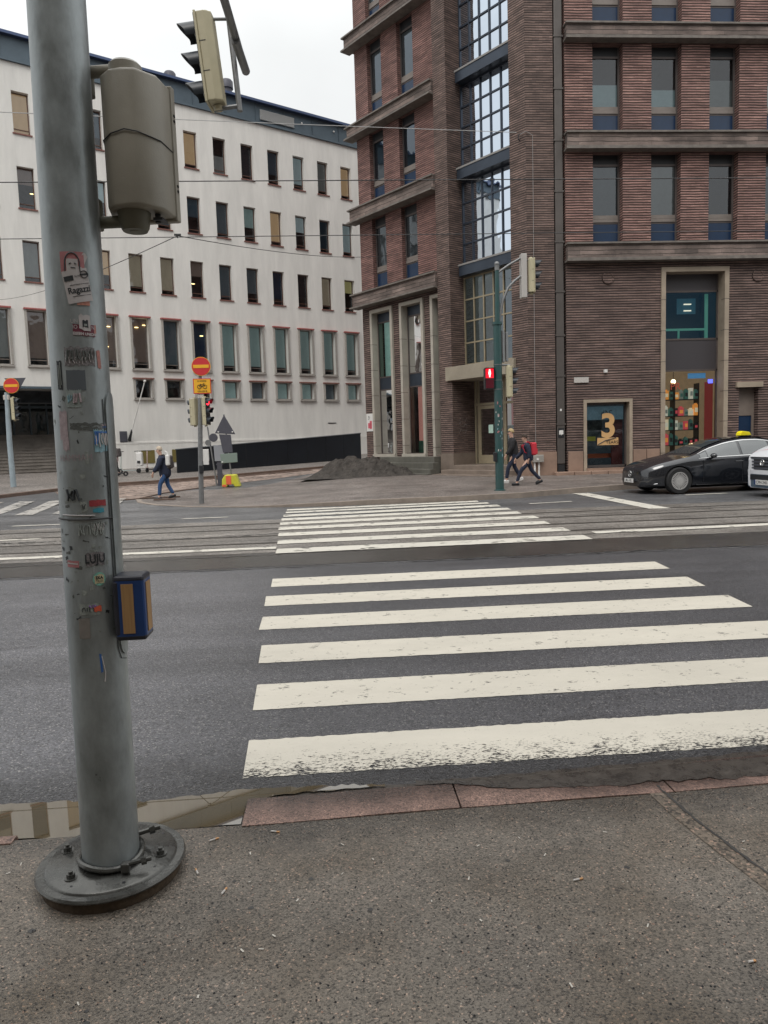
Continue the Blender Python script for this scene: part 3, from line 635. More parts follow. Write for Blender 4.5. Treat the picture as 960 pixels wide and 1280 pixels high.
# ------------------------------------------------------------------ buildings
def frameM(o, ex, inw):
    """local x along wall, y into the wall, z up"""
    return Matrix(((ex[0], inw[0], 0, o[0]), (ex[1], inw[1], 0, o[1]), (0, 0, 1, 0 if len(o) < 3 else o[2]), (0, 0, 0, 1)))
def wall_grid(mb, s0, s1, z0, z1, holes, y=0.):
    """wall face at local y with rectangular openings (a,b,c,d,depth), reveals included"""
    xs = sorted({s0, s1} | {h[0] for h in holes} | {h[1] for h in holes}); zs = sorted({z0, z1} | {h[2] for h in holes} | {h[3] for h in holes})
    for a, b in zip(xs, xs[1:]):
        run = None
        for c, d in zip(zs, zs[1:]):
            cx, cz = (a + b) / 2, (c + d) / 2
            if any(h[0] < cx < h[1] and h[2] < cz < h[3] for h in holes): continue
            mb.face([(a, y, c), (b, y, c), (b, y, d), (a, y, d)])
    for a, b, c, d, dp in holes:
        mb.face([(a, y, c), (a, y, d), (a, y + dp, d), (a, y + dp, c)]); mb.face([(b, y, c), (b, y + dp, c), (b, y + dp, d), (b, y, d)])
        mb.face([(a, y, d), (b, y, d), (b, y + dp, d), (a, y + dp, d)]); mb.face([(a, y, c), (a, y + dp, c), (b, y + dp, c), (b, y, c)])

BL = {}
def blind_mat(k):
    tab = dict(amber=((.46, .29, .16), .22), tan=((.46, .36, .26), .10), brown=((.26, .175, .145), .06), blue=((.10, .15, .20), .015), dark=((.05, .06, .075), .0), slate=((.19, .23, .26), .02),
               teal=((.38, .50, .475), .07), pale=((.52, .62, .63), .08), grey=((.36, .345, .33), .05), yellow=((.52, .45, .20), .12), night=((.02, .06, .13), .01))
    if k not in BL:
        c, es = tab[k]; BL[k] = mat('blind_' + k, c, .85, var=.35, vs=1.6, emit=c if es else None, es=es * 1.6)  # weak emission in the blind stands in for room light behind it
    return BL[k]

# ---- white office building
A0 = Vector((-15.63, 39.5)); ew = Vector((.848, .53)).normalized(); inw = Vector((-ew.y, ew.x))
wz0 = .2
WB = thing('office_building', (A0.x, A0.y, 0), 'long white rendered office building with rows of small windows and a dark sheet-metal roof band', 'building')
FW = frameM((0, 0), ew, inw); angW = math.atan2(ew.y, ew.x)
def WMB():
    m = MB(); m.T = FW; return m
cols = [.78 + 1.785 * k for k in range(-4, 13)]
holes = []
winrows = {1: (17.77, 19.82, .80, .30), 2: (14.1, 16.17, .80, .30), 3: (10.45, 12.53, .80, .30), 4: (6.22, 9.02, .92, .34), 5: (4.58, 5.6, .92, .34)}
for r, (a, b, wd, dp) in winrows.items():
    for s in cols:
        if r == 5 and s < 4.5: continue
        holes.append((s - wd / 2, s + wd / 2, a, b, dp))
portal = (-9.0, 3.9, .15, 5.0, 7.0)
holes.append(portal)
for s in cols[7:10]: holes.append((s - .35, s + .35, .95, 1.6, .2))
mb = WMB(); wall_grid(mb, -12, 24, -.2, 21.18, holes)
mb.face([(-12, 0, -.2), (-12, 14, -.2), (-12, 14, 21.18), (-12, 0, 21.18)]); mb.face([(24, 0, -.2), (24, 14, -.2), (24, 14, 21.18), (24, 0, 21.18)]); mb.face([(-12, 14, -.2), (24, 14, -.2), (24, 14, 21.18), (-12, 14, 21.18)])
mb.build('wall', 'white_wall', WB)
mb = WMB(); mb.box(3.95, 24.02, -.05, 0, 2.0, 2.09); mb.box(3.95, 24.02, -.035, 0, .0, 2.0)
# openings of the plinth ledge for basement lights
mb.build('plinth_band', 'white_wall', WB)
for s in cols[7:10]:
    m_ = WMB(); m_.box(s - .38, s + .38, -.06, -.04, .88, 1.62); m_.build('basement_window', cmat('yellowed_pane', (.20, .16, .05), .5, var=.3), WB)
# roof band
mb = WMB(); mb.box(-12.15, 24.1, -.12, 14.1, 21.18, 21.30); mb.box(-12.1, 24.05, .06, 14, 21.30, 22.42)
roof = mb.build('roof', 'roof', WB)
mb = WMB(); mb.box(-12.25, 24.2, -.22, 14.2, 22.42, 22.56); mb.build('roof_edge', 'roof_edge', WB)
for k in range(19):
    s = -12 + 2 * k; mb = WMB(); mb.box(s, s + .05, .02, .06, 21.30, 22.42); mb.build('roof_seam', 'roof', roof)
mb = WMB(); mb.box(14.3, 16.65, .0, .058, 21.5, 22.1)
for k in range(10): mb.box(14.3, 16.65, -.03, 0, 21.52 + k * .058, 21.55 + k * .058)
mb.build('louvre', 'louver', WB)
for s, r_, h_ in ((9.1, .34, 23.3), (11.75, .34, 23.5), (12.65, .38, 23.75)):
    mb = WMB(); mb.lathe([(r_ * .8, 22.5), (r_ * .8, h_ - .5), (r_, h_ - .5), (r_, h_ - .1), (r_ * .8, h_), (0, h_)], c=(s, 1.0), n=20); mb.build('roof_vent', 'sign_grey', WB, smooth=True)
for s in (5, 12.9, 17.2, 19.6):
    mb = WMB(); mb.sphere((s, -.02, 21.9), .06); mb.build('roof_lamp', 'white', WB)
# dark rooms behind the glass
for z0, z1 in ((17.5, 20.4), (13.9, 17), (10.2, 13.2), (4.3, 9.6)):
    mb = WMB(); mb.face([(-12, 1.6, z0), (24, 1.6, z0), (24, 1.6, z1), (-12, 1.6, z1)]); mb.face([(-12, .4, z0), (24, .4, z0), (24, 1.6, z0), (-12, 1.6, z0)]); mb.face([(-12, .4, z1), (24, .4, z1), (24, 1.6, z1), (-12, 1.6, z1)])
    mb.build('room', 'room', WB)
# window kinds, local: x along, y in, z up, origin bottom centre
def white_window(wd, hh, dp, stone, small=False):
    root = MB()
    fm = 'frame_brown' if not stone else 'sash'
    t = .045; y = dp - .07
    root.box(-wd / 2, -wd / 2 + t, y, y + .06, 0, hh); root.box(wd / 2 - t, wd / 2, y, y + .06, 0, hh)
    root.box(-wd / 2 + t, wd / 2 - t, y, y + .06, hh - t, hh); root.box(-wd / 2 + t, wd / 2 - t, y, y + .06, 0, t)
    if not small: root.box(-wd / 2 + t, wd / 2 - t, y - .004, y + .056, .26, .26 + t * .9)
    o = root.build('window', fm, None)
    p = MB(); p.face([(-wd / 2 + t, y + .03, t), (wd / 2 - t, y + .03, t), (wd / 2 - t, y + .03, hh - t), (-wd / 2 + t, y + .03, hh - t)]); p.build('pane', 'glass', o)
    s_ = MB(); s_.box(-wd / 2 - .06, wd / 2 + .06, -.06, dp - .07, -.05, .012); s_.build('sill', 'stone_grey' if stone else 'sill_red', o)
    if stone:
        b = .1
        f = MB(); f.box(-wd / 2 - b, -wd / 2, -.10, .0, -.0, hh + .02); f.box(wd / 2, wd / 2 + b, -.10, .0, 0, hh + .02); f.box(-wd / 2 - b - .03, wd / 2 + b + .03, -.13, -.0, -.12, -.052)
        f.build('stone_surround', 'stone_grey', o)
        f = MB(); f.box(-wd / 2 - b - .04, wd / 2 + b + .04, -.16, -.0, hh + .022, hh + .10); f.build('lintel', 'lintel_red' if not small else 'sill_red', o)
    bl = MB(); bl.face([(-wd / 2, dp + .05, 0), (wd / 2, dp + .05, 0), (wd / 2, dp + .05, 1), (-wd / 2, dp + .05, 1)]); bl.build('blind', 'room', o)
    return o
protos = {}
look = {1: {0: 'amber', 1: 'tan', 2: 'blue', 3: 'grey', 4: 'tan', 5: 'amber', 6: 'grey', 7: 'dark', 8: 'blue', 9: 'pale', 10: 'grey', 11: 'amber'},
        2: {0: 'brown', 1: 'grey', 2: 'pale', 3: 'blue', 4: 'slate', 5: 'blue', 6: 'slate', 7: 'teal', 8: 'amber', 9: 'pale', 10: 'blue', 11: 'pale'},
        3: {-1: 'brown', 0: 'grey', 1: 'tan', 2: 'amber', 3: 'tan', 4: 'tan', 5: 'brown', 6: 'slate', 7: 'slate', 8: 'night', 9: 'dark', 10: 'tan', 11: 'yellow'},
        4: {-1: 'grey', 0: 'brown', 1: 'brown', 2: 'brown', 3: 'brown', 4: 'slate', 5: 'night', 6: 'teal', 7: 'teal', 8: 'teal', 9: 'teal', 10: 'teal', 11: 'teal'},
        5: {3: 'dark', 4: 'dark', 5: 'dark', 6: 'teal', 7: 'slate', 8: 'teal', 9: 'teal', 10: 'slate', 11: 'teal'}}
cover = {(1, 6): (0, .55), (2, 7): (.45, 1), (2, 9): (.55, 1), (2, 2): (.5, 1), (3, 3): (.18, 1), (3, 4): (.15, 1), (3, 2): (.4, 1), (3, 7): (.3, 1), (3, 0): (.15, 1), (1, 0): (.0, 1), (4, 4): (.1, 1), (3, 6): (.1, 1)}
rk = ['grey', 'dark', 'slate', 'brown', 'tan', 'blue']
for r, (a, b, wd, dp) in winrows.items():
    kind = (wd, b - a, dp, r >= 4, r == 5)
    pr = protos.get(kind)
    for i, s in enumerate(cols):
        k = i - 4
        if r == 5 and s < 4.5: continue
        if pr is None: o = white_window(*kind); protos[kind] = pr = o
        else: o = copy_tree(pr)
        o.parent = WB; p_ = FW @ Vector((s, 0, a)); o.location = p_; o.rotation_euler = (0, 0, angW)
        kk = look[r].get(k) or random.choice(rk)
        lo, hi = cover.get((r, k), (0.03, 1) if kk not in ('dark',) else (.6, 1))
        if r <= 3 and (r, k) not in cover: lo = random.choice((.17, .17, .22, .35, .5, .62))
        if r == 4 and (r, k) not in cover: lo = .14
        for c in o.children:
            if c.name.startswith('blind'):
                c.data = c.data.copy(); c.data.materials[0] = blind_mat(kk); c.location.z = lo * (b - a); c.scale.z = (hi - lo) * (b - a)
# ceiling lamps seen through the tall windows
for s, z in ((4.5, 8.5), (4.35, 7.4), (6.05, 8.55), (6.5, 8.7), (9.9, 8.3), (1.1, 15.0), (9.55, 11.3)):
    mb = WMB(); mb.sphere((s, .36, z), .05, sq=(2.4, 1, .5)); mb.build('ceiling_lamp', cmat('warm_lamp', (1, .8, .4), .5, emit=(1, .72, .3), es=3), WB)
# portal: deep porch with a broad stair and glazed doors
mb = WMB(); n = 13; g0 = .55
for k in range(n):
    y0 = .35 * k - .35; z1 = g0 + .165 * (k + 1)
    mb.box(-9, 3.9, y0, 7.0 if k == n - 1 else y0 + .37, -.1, z1)
    mb.box(-9, 3.9, y0 - .03, y0 + .05, z1 - .035, z1 + .003)
mb.build('stairs', cmat('stair_stone', (.24, .215, .19), .7, var=.45, vs=1.5), WB)
zt = g0 + .165 * n
mb = WMB(); mb.face([(-9, 6.9, zt), (3.9, 6.9, zt), (3.9, 6.9, 5), (-9, 6.9, 5)]); mb.build('lobby', cmat('lobby_dark', (.04, .038, .036), .6, var=.5, vs=.8), WB)
mb = WMB(); mb.face([(-9, 5.0, zt), (3.9, 5.0, zt), (3.9, 5.0, 5), (-9, 5.0, 5)]); gl = mb.build('door_glazing', 'glass', WB)
for k in range(15):
    s = -8.9 + k * .9; mb = WMB(); mb.box(s, s + .09, 4.9, 5.0, zt, 5.0); mb.build('glazing_bar', 'roof', gl)
mb = WMB(); mb.box(-9, 3.9, 4.88, 4.98, 4.25, 4.4); mb.build('transom', 'roof', gl)
mb = WMB(); mb.box(-9.1, 4.0, -.06, .3, 5.0, 5.12); mb.build('porch_lintel', 'roof', WB)
# notice board
mb = WMB(); mb.box(4.62, 5.02, -.07, -.01, 2.12, 2.72)
for k in range(3): mb.box(4.65, 4.99, -.078, -.07, 2.16 + k * .19, 2.31 + k * .19)
mb.build('notice_board', 'sign_grey', WB, bevel=.01)
mb = WMB(); mb.box(18.3, 18.95, -.02, 0, 3.0, 3.06); mb.build('wall_vent', 'black', WB)
# flagpole leaning out from the wall
fp = thing('flagpole', tuple(FW @ Vector((5.15, 0, 2.35)) + Vector((A0.x, A0.y, 0))), 'bare white flagpole leaning out from a bracket on the white building', 'flagpole')
mb = MB(); mb.T = Matrix.Rotation(angW, 4, 'Z'); mb.tube([(0, -.15, 0), (.62, -1.3, 3.0)], [.04, .03], 8); mb.build('pole', 'white', fp, smooth=True)
mb = MB(); mb.T = Matrix.Rotation(angW, 4, 'Z'); mb.sphere((.63, -1.32, 3.05), .075); mb.build('finial', 'white', fp, smooth=True)
mb = MB(); mb.T = Matrix.Rotation(angW, 4, 'Z'); mb.tube([(0, 0, -.15), (0, -.18, .05), (.08, -.3, .45)], [.1, .08, .05], 8); mb.build('bracket', 'black', fp, smooth=True)

# black site fence in front of it
fa, fb = Vector((-7.9, 38.3)), Vector((1.9, 45.6)); fd = (fb - fa).normalized(); fn = Vector((-fd.y, fd.x)); fl = (fb - fa).length
FN = thing('site_fence', (fa.x, fa.y, GL(fa.x, fa.y) + .1), 'long low black sheet fence running up to the brick building', 'fence')
n = 9
for k in range(n):
    a = fa + fd * fl * k / n; b = fa + fd * fl * (k + 1) / n
    za, zb = GL(*a) + .05, GL(*b) + .05; ta, tb = 1.62 + .62 * k / n, 1.62 + .62 * (k + 1) / n
    mb = MB(); q = [(a.x, a.y, za), (b.x - fd.x * .02, b.y - fd.y * .02, zb), (b.x - fd.x * .02, b.y - fd.y * .02, tb), (a.x, a.y, ta)]
    r_ = [(x + fn.x * .06, y + fn.y * .06, z) for x, y, z in q]
    mb.face(q); mb.face(r_)
    for i in range(4): mb.face([q[i], q[(i + 1) % 4], r_[(i + 1) % 4], r_[i]])
    mb.build('panel', 'fence', FN, world=True)
mb = MB(); a = (fa.x - fd.x * .05, fa.y - fd.y * .05, 1.62); b = (fb.x, fb.y, 2.25); mb.tube([a, b], .035, 6); mb.build('top_rail', cmat('fence_rail', (.10, .11, .12), .5), FN, world=True)
mb = MB(); q = [(fa.x, fa.y), (fa.x - .5, fa.y + 3.2)]
mb.face([(q[0][0], q[0][1], .3), (q[1][0], q[1][1], .3), (q[1][0], q[1][1], 1.62), (q[0][0], q[0][1], 1.62)]); mb.build('end_panel', cmat('fence_end', (.025, .035, .036), .5), FN, world=True)

# ---- the near side of the street, behind the camera: only its reflection shows
mb = MB(); hs_ = []
for r in range(5):
    for k in range(24): hs_.append((-42 + 3.5 * k, -40.4 + 3.5 * k, 1.0 + 3.7 * r, 3.2 + 3.7 * r, .3))
mb.T = Matrix.Translation((0, -7.5, 0)) @ Matrix.Diagonal((1, -1, 1, 1)); wall_grid(mb, -45, 45, -.1, 19, hs_); mb.face([(-45, 0, 19), (45, 0, 19), (45, 12, 19), (-45, 12, 19)])
ob_ = mb.build('opposite_building', cmat('opposite_stone', (.30, .27, .235), .85, var=.25, vs=.4)); ob_['kind'] = 'structure'
mb = MB(); mb.T = Matrix.Translation((0, -7.5, 0)) @ Matrix.Diagonal((1, -1, 1, 1)); mb.face([(-45, .3, 0), (45, .3, 0), (45, .3, 19), (-45, .3, 19)]); q_ = mb.build('opposite_panes', 'carglass', ob_)
# ---- brick corner building
K = Vector((7.51, 27.3)); eL = Vector((-6.21, 8.8)).normalized(); inL = Vector((.817, .5766)).normalized()
BB = thing('brick_building', (K.x, K.y, .15), 'tall dark red brick corner building with ledges, glazed stair bay and street-level shop', 'building')
O = Vector((K.x, K.y, .15))
TL = Matrix.Translation(-O) @ frameM((K.x, K.y), eL, inL)
TR = Matrix.Translation(-O) @ frameM((0, 27.3), (1, 0), (0, 1))
def ROOM0(x0, x1, y0, y1, z0, z1):
    mb = LMB(); mb.face([(x0, y1, z0), (x1, y1, z0), (x1, y1, z1), (x0, y1, z1)]); mb.face([(x0, y0, z0), (x0, y1, z0), (x0, y1, z1), (x0, y0, z1)]); mb.face([(x1, y0, z0), (x1, y1, z0), (x1, y1, z1), (x1, y0, z1)])
    mb.face([(x0, y0, z0), (x1, y0, z0), (x1, y1, z0), (x0, y1, z0)]); mb.face([(x0, y0, z1), (x1, y0, z1), (x1, y1, z1), (x0, y1, z1)]); return mb
def LMB():
    m = MB(); m.T = TL; return m
def RMB():
    m = MB(); m.T = TR; return m
TOP = 27.6
LED = [(8.06, 8.72), (12.02, 12.64), (15.82, 16.38), (19.78, 20.4), (23.7, 24.3)]
FL = [(8.72, 12.02), (12.64, 15.82), (16.38, 19.78), (20.4, 23.7), (24.3, TOP)]
# right (street) wall, upper storeys: openings as tall as the storey
rw = [(10.01 + 2.21 * k, 11.14 + 2.21 * k) for k in range(8)]
mb = RMB()
for z0, z1 in FL: wall_grid(mb, 8.97, 30, z0, z1, [(a, b, z0, z1, .42) for a, b in rw])
mb.face([(8.97, 0, 8.06), (8.97, .5, 8.06), (8.97, .5, TOP), (8.97, 0, TOP)]); mb.face([(30, 0, 0), (30, 14, 0), (30, 14, TOP), (30, 0, TOP)])
mb.build('upper_wall', 'brick_pink', BB)
for z0, z1 in LED:
    mb = RMB(); mb.box(8.97, 30.1, -.26, .02, z0 + .07, z1 - .05); lg = mb.build('ledge', 'ledge', BB)
    mb = RMB(); mb.box(8.93, 30.14, -.34, .02, z1 - .05, z1 + .012); mb.box(8.93, 30.14, -.36, .02, z0, z0 + .07); mb.box(8.95, 30.12, -.30, -.26, z0 + .07, z0 + .13); mb.build('ledge_lip', 'ledge_lip', lg)
# right wall, ground storey
gh = [(9.65, 11.45, .42, 2.97, .3), (12.7, 15.16, .3, 7.76, .5), (15.72, 16.5, .25, 3.28, .35), (17.72, 20.28, .3, 7.76, .5)]
mb = RMB(); wall_grid(mb, 8.97, 30, -.1, 8.06, gh); mb.face([(8.97, 0, -.1), (8.97, .5, -.1), (8.97, .5, 8.06), (8.97, 0, 8.06)])
mb.build('street_wall', 'brick_dark', BB)
# pier left of the downpipe, and the wall of the stair bay
mb = MB(); mb.T = TR
mb.face([(7.51, 0, 1.1), (8.54, 0, 1.1), (8.54, 0, TOP), (7.51, 0, TOP)]); mb.face([(8.54, 0, 1.1), (8.54, .5, 1.1), (8.54, .5, TOP), (8.54, 0, TOP)])
mb.T = TL; mb.face([(0, 0, 1.1), (.77, 0, 1.1), (.77, 0, TOP), (0, 0, TOP)]); mb.face([(.77, 0, 1.1), (.77, 1.4, 1.1), (.77, 1.4, TOP), (.77, 0, TOP)])
mb.build('corner_pier', 'brick_pier', BB)
mb = MB(); mb.T = TR; mb.face([(7.49, -.03, -.1), (8.56, -.03, -.1), (8.56, -.03, 1.1), (7.49, -.03, 1.1)]); mb.face([(8.56, -.03, -.1), (8.56, .5, -.1), (8.56, .5, 1.1), (8.56, -.03, 1.1)]); mb.face([(7.49, -.03, 1.1), (8.56, -.03, 1.1), (8.56, .3, 1.1), (7.49, .3, 1.1)])
mb.T = TL; mb.face([(-.02, -.03, -.1), (.79, -.03, -.1), (.79, -.03, 1.1), (-.02, -.03, 1.1)]); mb.face([(.79, -.03, -.1), (.79, 1.4, -.1), (.79, 1.4, 1.1), (.79, -.03, 1.1)])
mb.build('pier_plinth', 'plinth', BB)
mb = RMB(); mb.box(8.5, 9.0, .45, .5, -.1, TOP); mb.build('pipe_recess', 'brick_pier', BB)
mb = RMB(); mb.box(8.58, 8.88, -.02, .22, .62, TOP)
dp_ = mb.build('downpipe', 'pipe', BB, bevel=.03)
for z in (2.1, 3.9, 5.4, 7.0, 8.8, 10.6, 12.4, 14.2, 16, 17.8): mb = RMB(); mb.box(8.55, 8.91, -.04, .24, z, z + .06); mb.build('pipe_collar', 'pipe', dp_)
mb = RMB(); mb.box(8.6, 8.86, -.03, .2, .25, .6); mb.build('pipe_shoe', 'black', dp_)
mb = RMB(); mb.box(8.62, 8.84, -.035, -.02, 1.62, 1.98); st = mb.build('sticker', 'black', dp_)
mb = RMB(); [mb.box(8.64 + random.uniform(0, .12), 8.72 + random.uniform(0, .1), -.04 - .001 * i, -.036, 1.72 + random.uniform(-.04, .1), 1.80 + random.uniform(0, .1)) for i in range(5)]; mb.build('scrawl', 'white', dp_)
mb = RMB(); mb.box(8.69, 8.76, -.03, -.02, 2.62, 2.7); mb.build('sticker', 'white', dp_)
# left pier and reveal
mb = LMB(); mb.face([(4.06, 0, 1.1), (4.81, 0, 1.1), (4.81, 0, TOP), (4.06, 0, TOP)]); mb.face([(4.06, 0, 1.1), (4.06, 1.4, 1.1), (4.06, 1.4, TOP), (4.06, 0, TOP)]); mb.face([(4.81, 0, 1.0), (4.81, .5, 1.0), (4.81, .5, TOP), (4.81, 0, TOP)])
mb.build('entrance_pier', 'brick_pier', BB)
mb = LMB(); mb.box(4.04, 4.83, -.03, 1.35, -.2, 1.1); mb.build('pier_plinth', 'step', BB)
# wing wall (set back .3) with window openings
wh = []
for z0, z1 in FL: wh += [(8.42, 9.42, z0, z1, .42), (6.3, 7.33, z0, z1, .42)]
mb = LMB()
for z0, z1 in FL: wall_grid(mb, 4.81, 10.35, z0, z1, [(8.42, 9.42, z0, z1, .42), (6.3, 7.33, z0, z1, .36)], y=.3)
mb.face([(10.35, .3, -.2), (10.35, 12, -.2), (10.35, 12, TOP), (10.35, .3, TOP)])
mb.build('wing_wall', 'brick_red', BB)
for z0, z1 in LED:
    mb = LMB(); mb.box(4.83, 10.6, -.10, .32, z0 + .07, z1 - .05); mb.box(10.35, 10.6, .32, 3, z0 + .07, z1 - .05); lg = mb.build('ledge', 'ledge', BB)
    mb = LMB(); mb.box(4.82, 10.7, -.19, .32, z1 - .05, z1 + .012); mb.box(4.82, 10.72, -.22, .32, z0, z0 + .07); mb.build('ledge_lip', 'ledge_lip', lg)
# wing ground storey
og = [(8.24, 9.56, 1.12, 7.72, .55), (6.14, 7.42, 1.12, 7.72, .55), (4.83, 5.38, 1.0, 7.72, .55)]
mb = LMB(); wall_grid(mb, 4.81, 10.35, -.2, 8.06, [(a - (.08 if a > 5 else 0), b + .08, c, d + .08, dp) for a, b, c, d, dp in og], y=.3); mb.build('wing_street_wall', 'brick_dark', BB)
for a, b, c, d, dp in og:
    mb = LMB(); t = .15
    mb.box(b, b + t, .2, .85, c - .08, d + t);
    if a > 5: mb.box(a - t, a, .2, .85, c - .08, d + t); mb.box(a, b, .2, .85, d, d + t)
    else: mb.box(a, b, .2, .85, d, d + t)
    sf = mb.build('stone_surround', 'stone_pale', BB)
    for k in range(5):
        z = c + 1.2 * k + .35; mb = LMB(); mb.box(b - .002, b + t + .004, .195, .5, z, z + .018); mb.build('stone_joint', 'trim', sf)
    if a > 5:
        mb = LMB(); mb.box(a - .16, b + .16, .14, .75, c - .16, c - .02); mb.build('window_sill', 'stone_pale', BB)
    mb = LMB(); y = .56
    mb.box(a, b, y, y + .06, 7.25, 7.32); mb.box(a, b, y, y + .06, 4.70, 4.76); mb.box(a, b, y, y + .06, 4.10, 4.16); mb.box(a, a + .05, y, y + .06, c, d); mb.box(b - .05, b, y, y + .06, c, d)
    wf = mb.build('window', 'trim', BB)
    mb = LMB(); mb.face([(a, y + .03, 4.76), (b, y + .03, 4.76), (b, y + .03, 7.25), (a, y + .03, 7.25)]); mb.face([(a, y + .03, c), (b, y + .03, c), (b, y + .03, 4.1), (a, y + .03, 4.1)]); mb.build('pane', 'glass_shop', wf)
    mb = LMB(); mb.box(a, b, y + .02, y + .05, 7.32, d); mb.build('panel', 'spandrel', wf); mb = LMB(); mb.box(a, b, y + .02, y + .05, 4.16, 4.7); mb.build('panel', 'spandrel', wf)
    mb = LMB(); mb.face([(a - .4, y + .5, 4.5), (b + .1, y + .5, 4.5), (b + .1, y + .5, 7.4), (a - .4, y + .5, 7.4)]); mb.build('curtain', cmat('teal_curtain', (.36, .52, .48), .8, var=.35, vs=2.5, emit=(.3, .5, .45), es=.22), wf)
    mb = LMB(); mb.face([(a - .4, y + .35, c), (b - .22, y + .35, c), (b - .22, y + .35, 4.2), (a - .4, y + .35, 4.2)]); mb.build('poster_backing', cmat('pinkish_panel', (.42, .21, .19) if a < 8 else (.33, .24, .22), .8, var=.4, vs=1.2, emit=(.5, .2, .17), es=.3 if a < 8 else .1), wf)
    mb = LMB(); mb.face([(a - .4, y + .33, c), (b - .2, y + .33, c), (b - .2, y + .33, c + .55), (a - .4, y + .33, c + .55)]); mb.build('green_film', cmat('green_film', (.06, .16, .11), .5, var=.3, vs=3), wf)
mb = LMB(); mb.box(9.78, 10.28, .26, .29, 2.2, 3.05); pn = mb.build('notice', 'white', BB)
mb = LMB(); mb.box(9.86, 10.02, .25, .258, 2.32, 2.7); mb.box(9.95, 10.15, .25, .258, 2.35, 2.6); mb.build('notice_print', cmat('red_print', (.6, .12, .16), .7), pn)
mb = LMB(); mb.tube([(10.0, .25, 2.88), (10.1, .25, 2.93), (10.05, .25, 2.8), (10.12, .25, 2.78)], .012, 5); mb.build('notice_print', 'black', pn)
# steps: under the wing and at the entrance
mb = LMB(); mb.box(4.9, 8.6, -.35, .3, -.2, .97); mb.box(4.6, 8.1, -.7, -.35, -.2, .72); mb.box(4.4, 7.4, -1.05, -.7, -.2, .47); mb.box(4.3, 6.9, -1.3, -1.05, -.2, .3); mb.build('wing_steps', 'step_green', BB, bevel=.012)
mb = LMB(); mb.box(.8, 4.03, -.05, 1.45, -.2, .60); mb.box(.6, 4.3, -.55, -.05, -.2, .42); mb.box(.35, 4.6, -1.05, -.55, -.2, .26)
mb.build('entrance_steps', 'step', BB, bevel=.015)
# canopy beam
mb = LMB(); mb.box(.60, 4.32, -.14, .0, 4.12, 4.68); mb.box(.79, 4.04, 0, 1.3, 4.12, 4.68); mb.build('canopy', 'canopy', BB, bevel=.01)
# entrance door screen
mb = LMB(); y = 1.28
for s in (.8, 2.25, 2.33, 3.78, 3.95): mb.box(s, s + .07, y, y + .08, .6, 4.12)
mb.box(.8, 4.03, y - .002, y + .078, 3.08, 3.18)
es_ = mb.build('door_screen', 'mullion_tan', BB)
mb = LMB(); mb.face([(.8, y + .04, .6), (4.03, y + .04, .6), (4.03, y + .04, 4.12), (.8, y + .04, 4.12)]); mb.build('pane', 'glass_shop', es_)
mb = LMB(); y = 1.24; a, b = 2.42, 3.76; mb.box(a, a + .12, y, y + .05, .62, 3.06); mb.box(b - .12, b, y, y + .05, .62, 3.06); mb.box(a + .12, b - .12, y, y + .05, 2.92, 3.06); mb.box(a + .12, b - .12, y, y + .05, .62, .98)
dr = mb.build('door', 'mullion_tan', BB)
mb = LMB(); mb.tube([(a + .16, y - .03, 1.45), (a + .16, y - .03, 1.95)], .015, 6); mb.build('door_handle', 'dlens', dr)
mb = LMB(); mb.box(2.95, 3.2, y + .01, y + .015, 1.9, 2.25); mb.build('door_notice', cmat('pale_green_paper', (.45, .6, .52), .8, emit=(.4, .6, .5), es=.15), dr)
mb = LMB(); mb.box(.8, 4.03, 2.6, 2.7, .6, 4.12); mb.build('lobby', cmat('lobby_wall', (.35, .32, .30), .8, var=.6, vs=.9, emit=(.5, .45, .42), es=.22), BB)  # wall glows a little in place of the lobby lighting
mb = LMB(); mb.box(.85, 2.2, 1.55, 1.6, 2.2, 4.1); mb.build('red_panel', cmat('dark_red_panel', (.25, .04, .03), .6, emit=(.5, .07, .05), es=.1), BB)
mb = LMB(); mb.box(2.5, 3.3, 2.0, 2.05, .6, 2.2); mb.box(2.9, 3.0, 1.9, 1.95, 3.2, 4.0); mb.build('planter_screen', cmat('lobby_green', (.06, .10, .08), .8, var=.5, vs=3), BB)
# faint scrawl on the reveal
mb = LMB()
for i in range(5):
    z = 2.0 + .12 * i; pts = [(4.045, .35 + .12 * j + random.uniform(-.03, .03), z + random.uniform(-.1, .12)) for j in range(5)]
    mb.tube(pts, .008, 4)
mb.build('chalk_scrawl', cmat('faint_chalk', (.2, .17, .16), .8), BB)
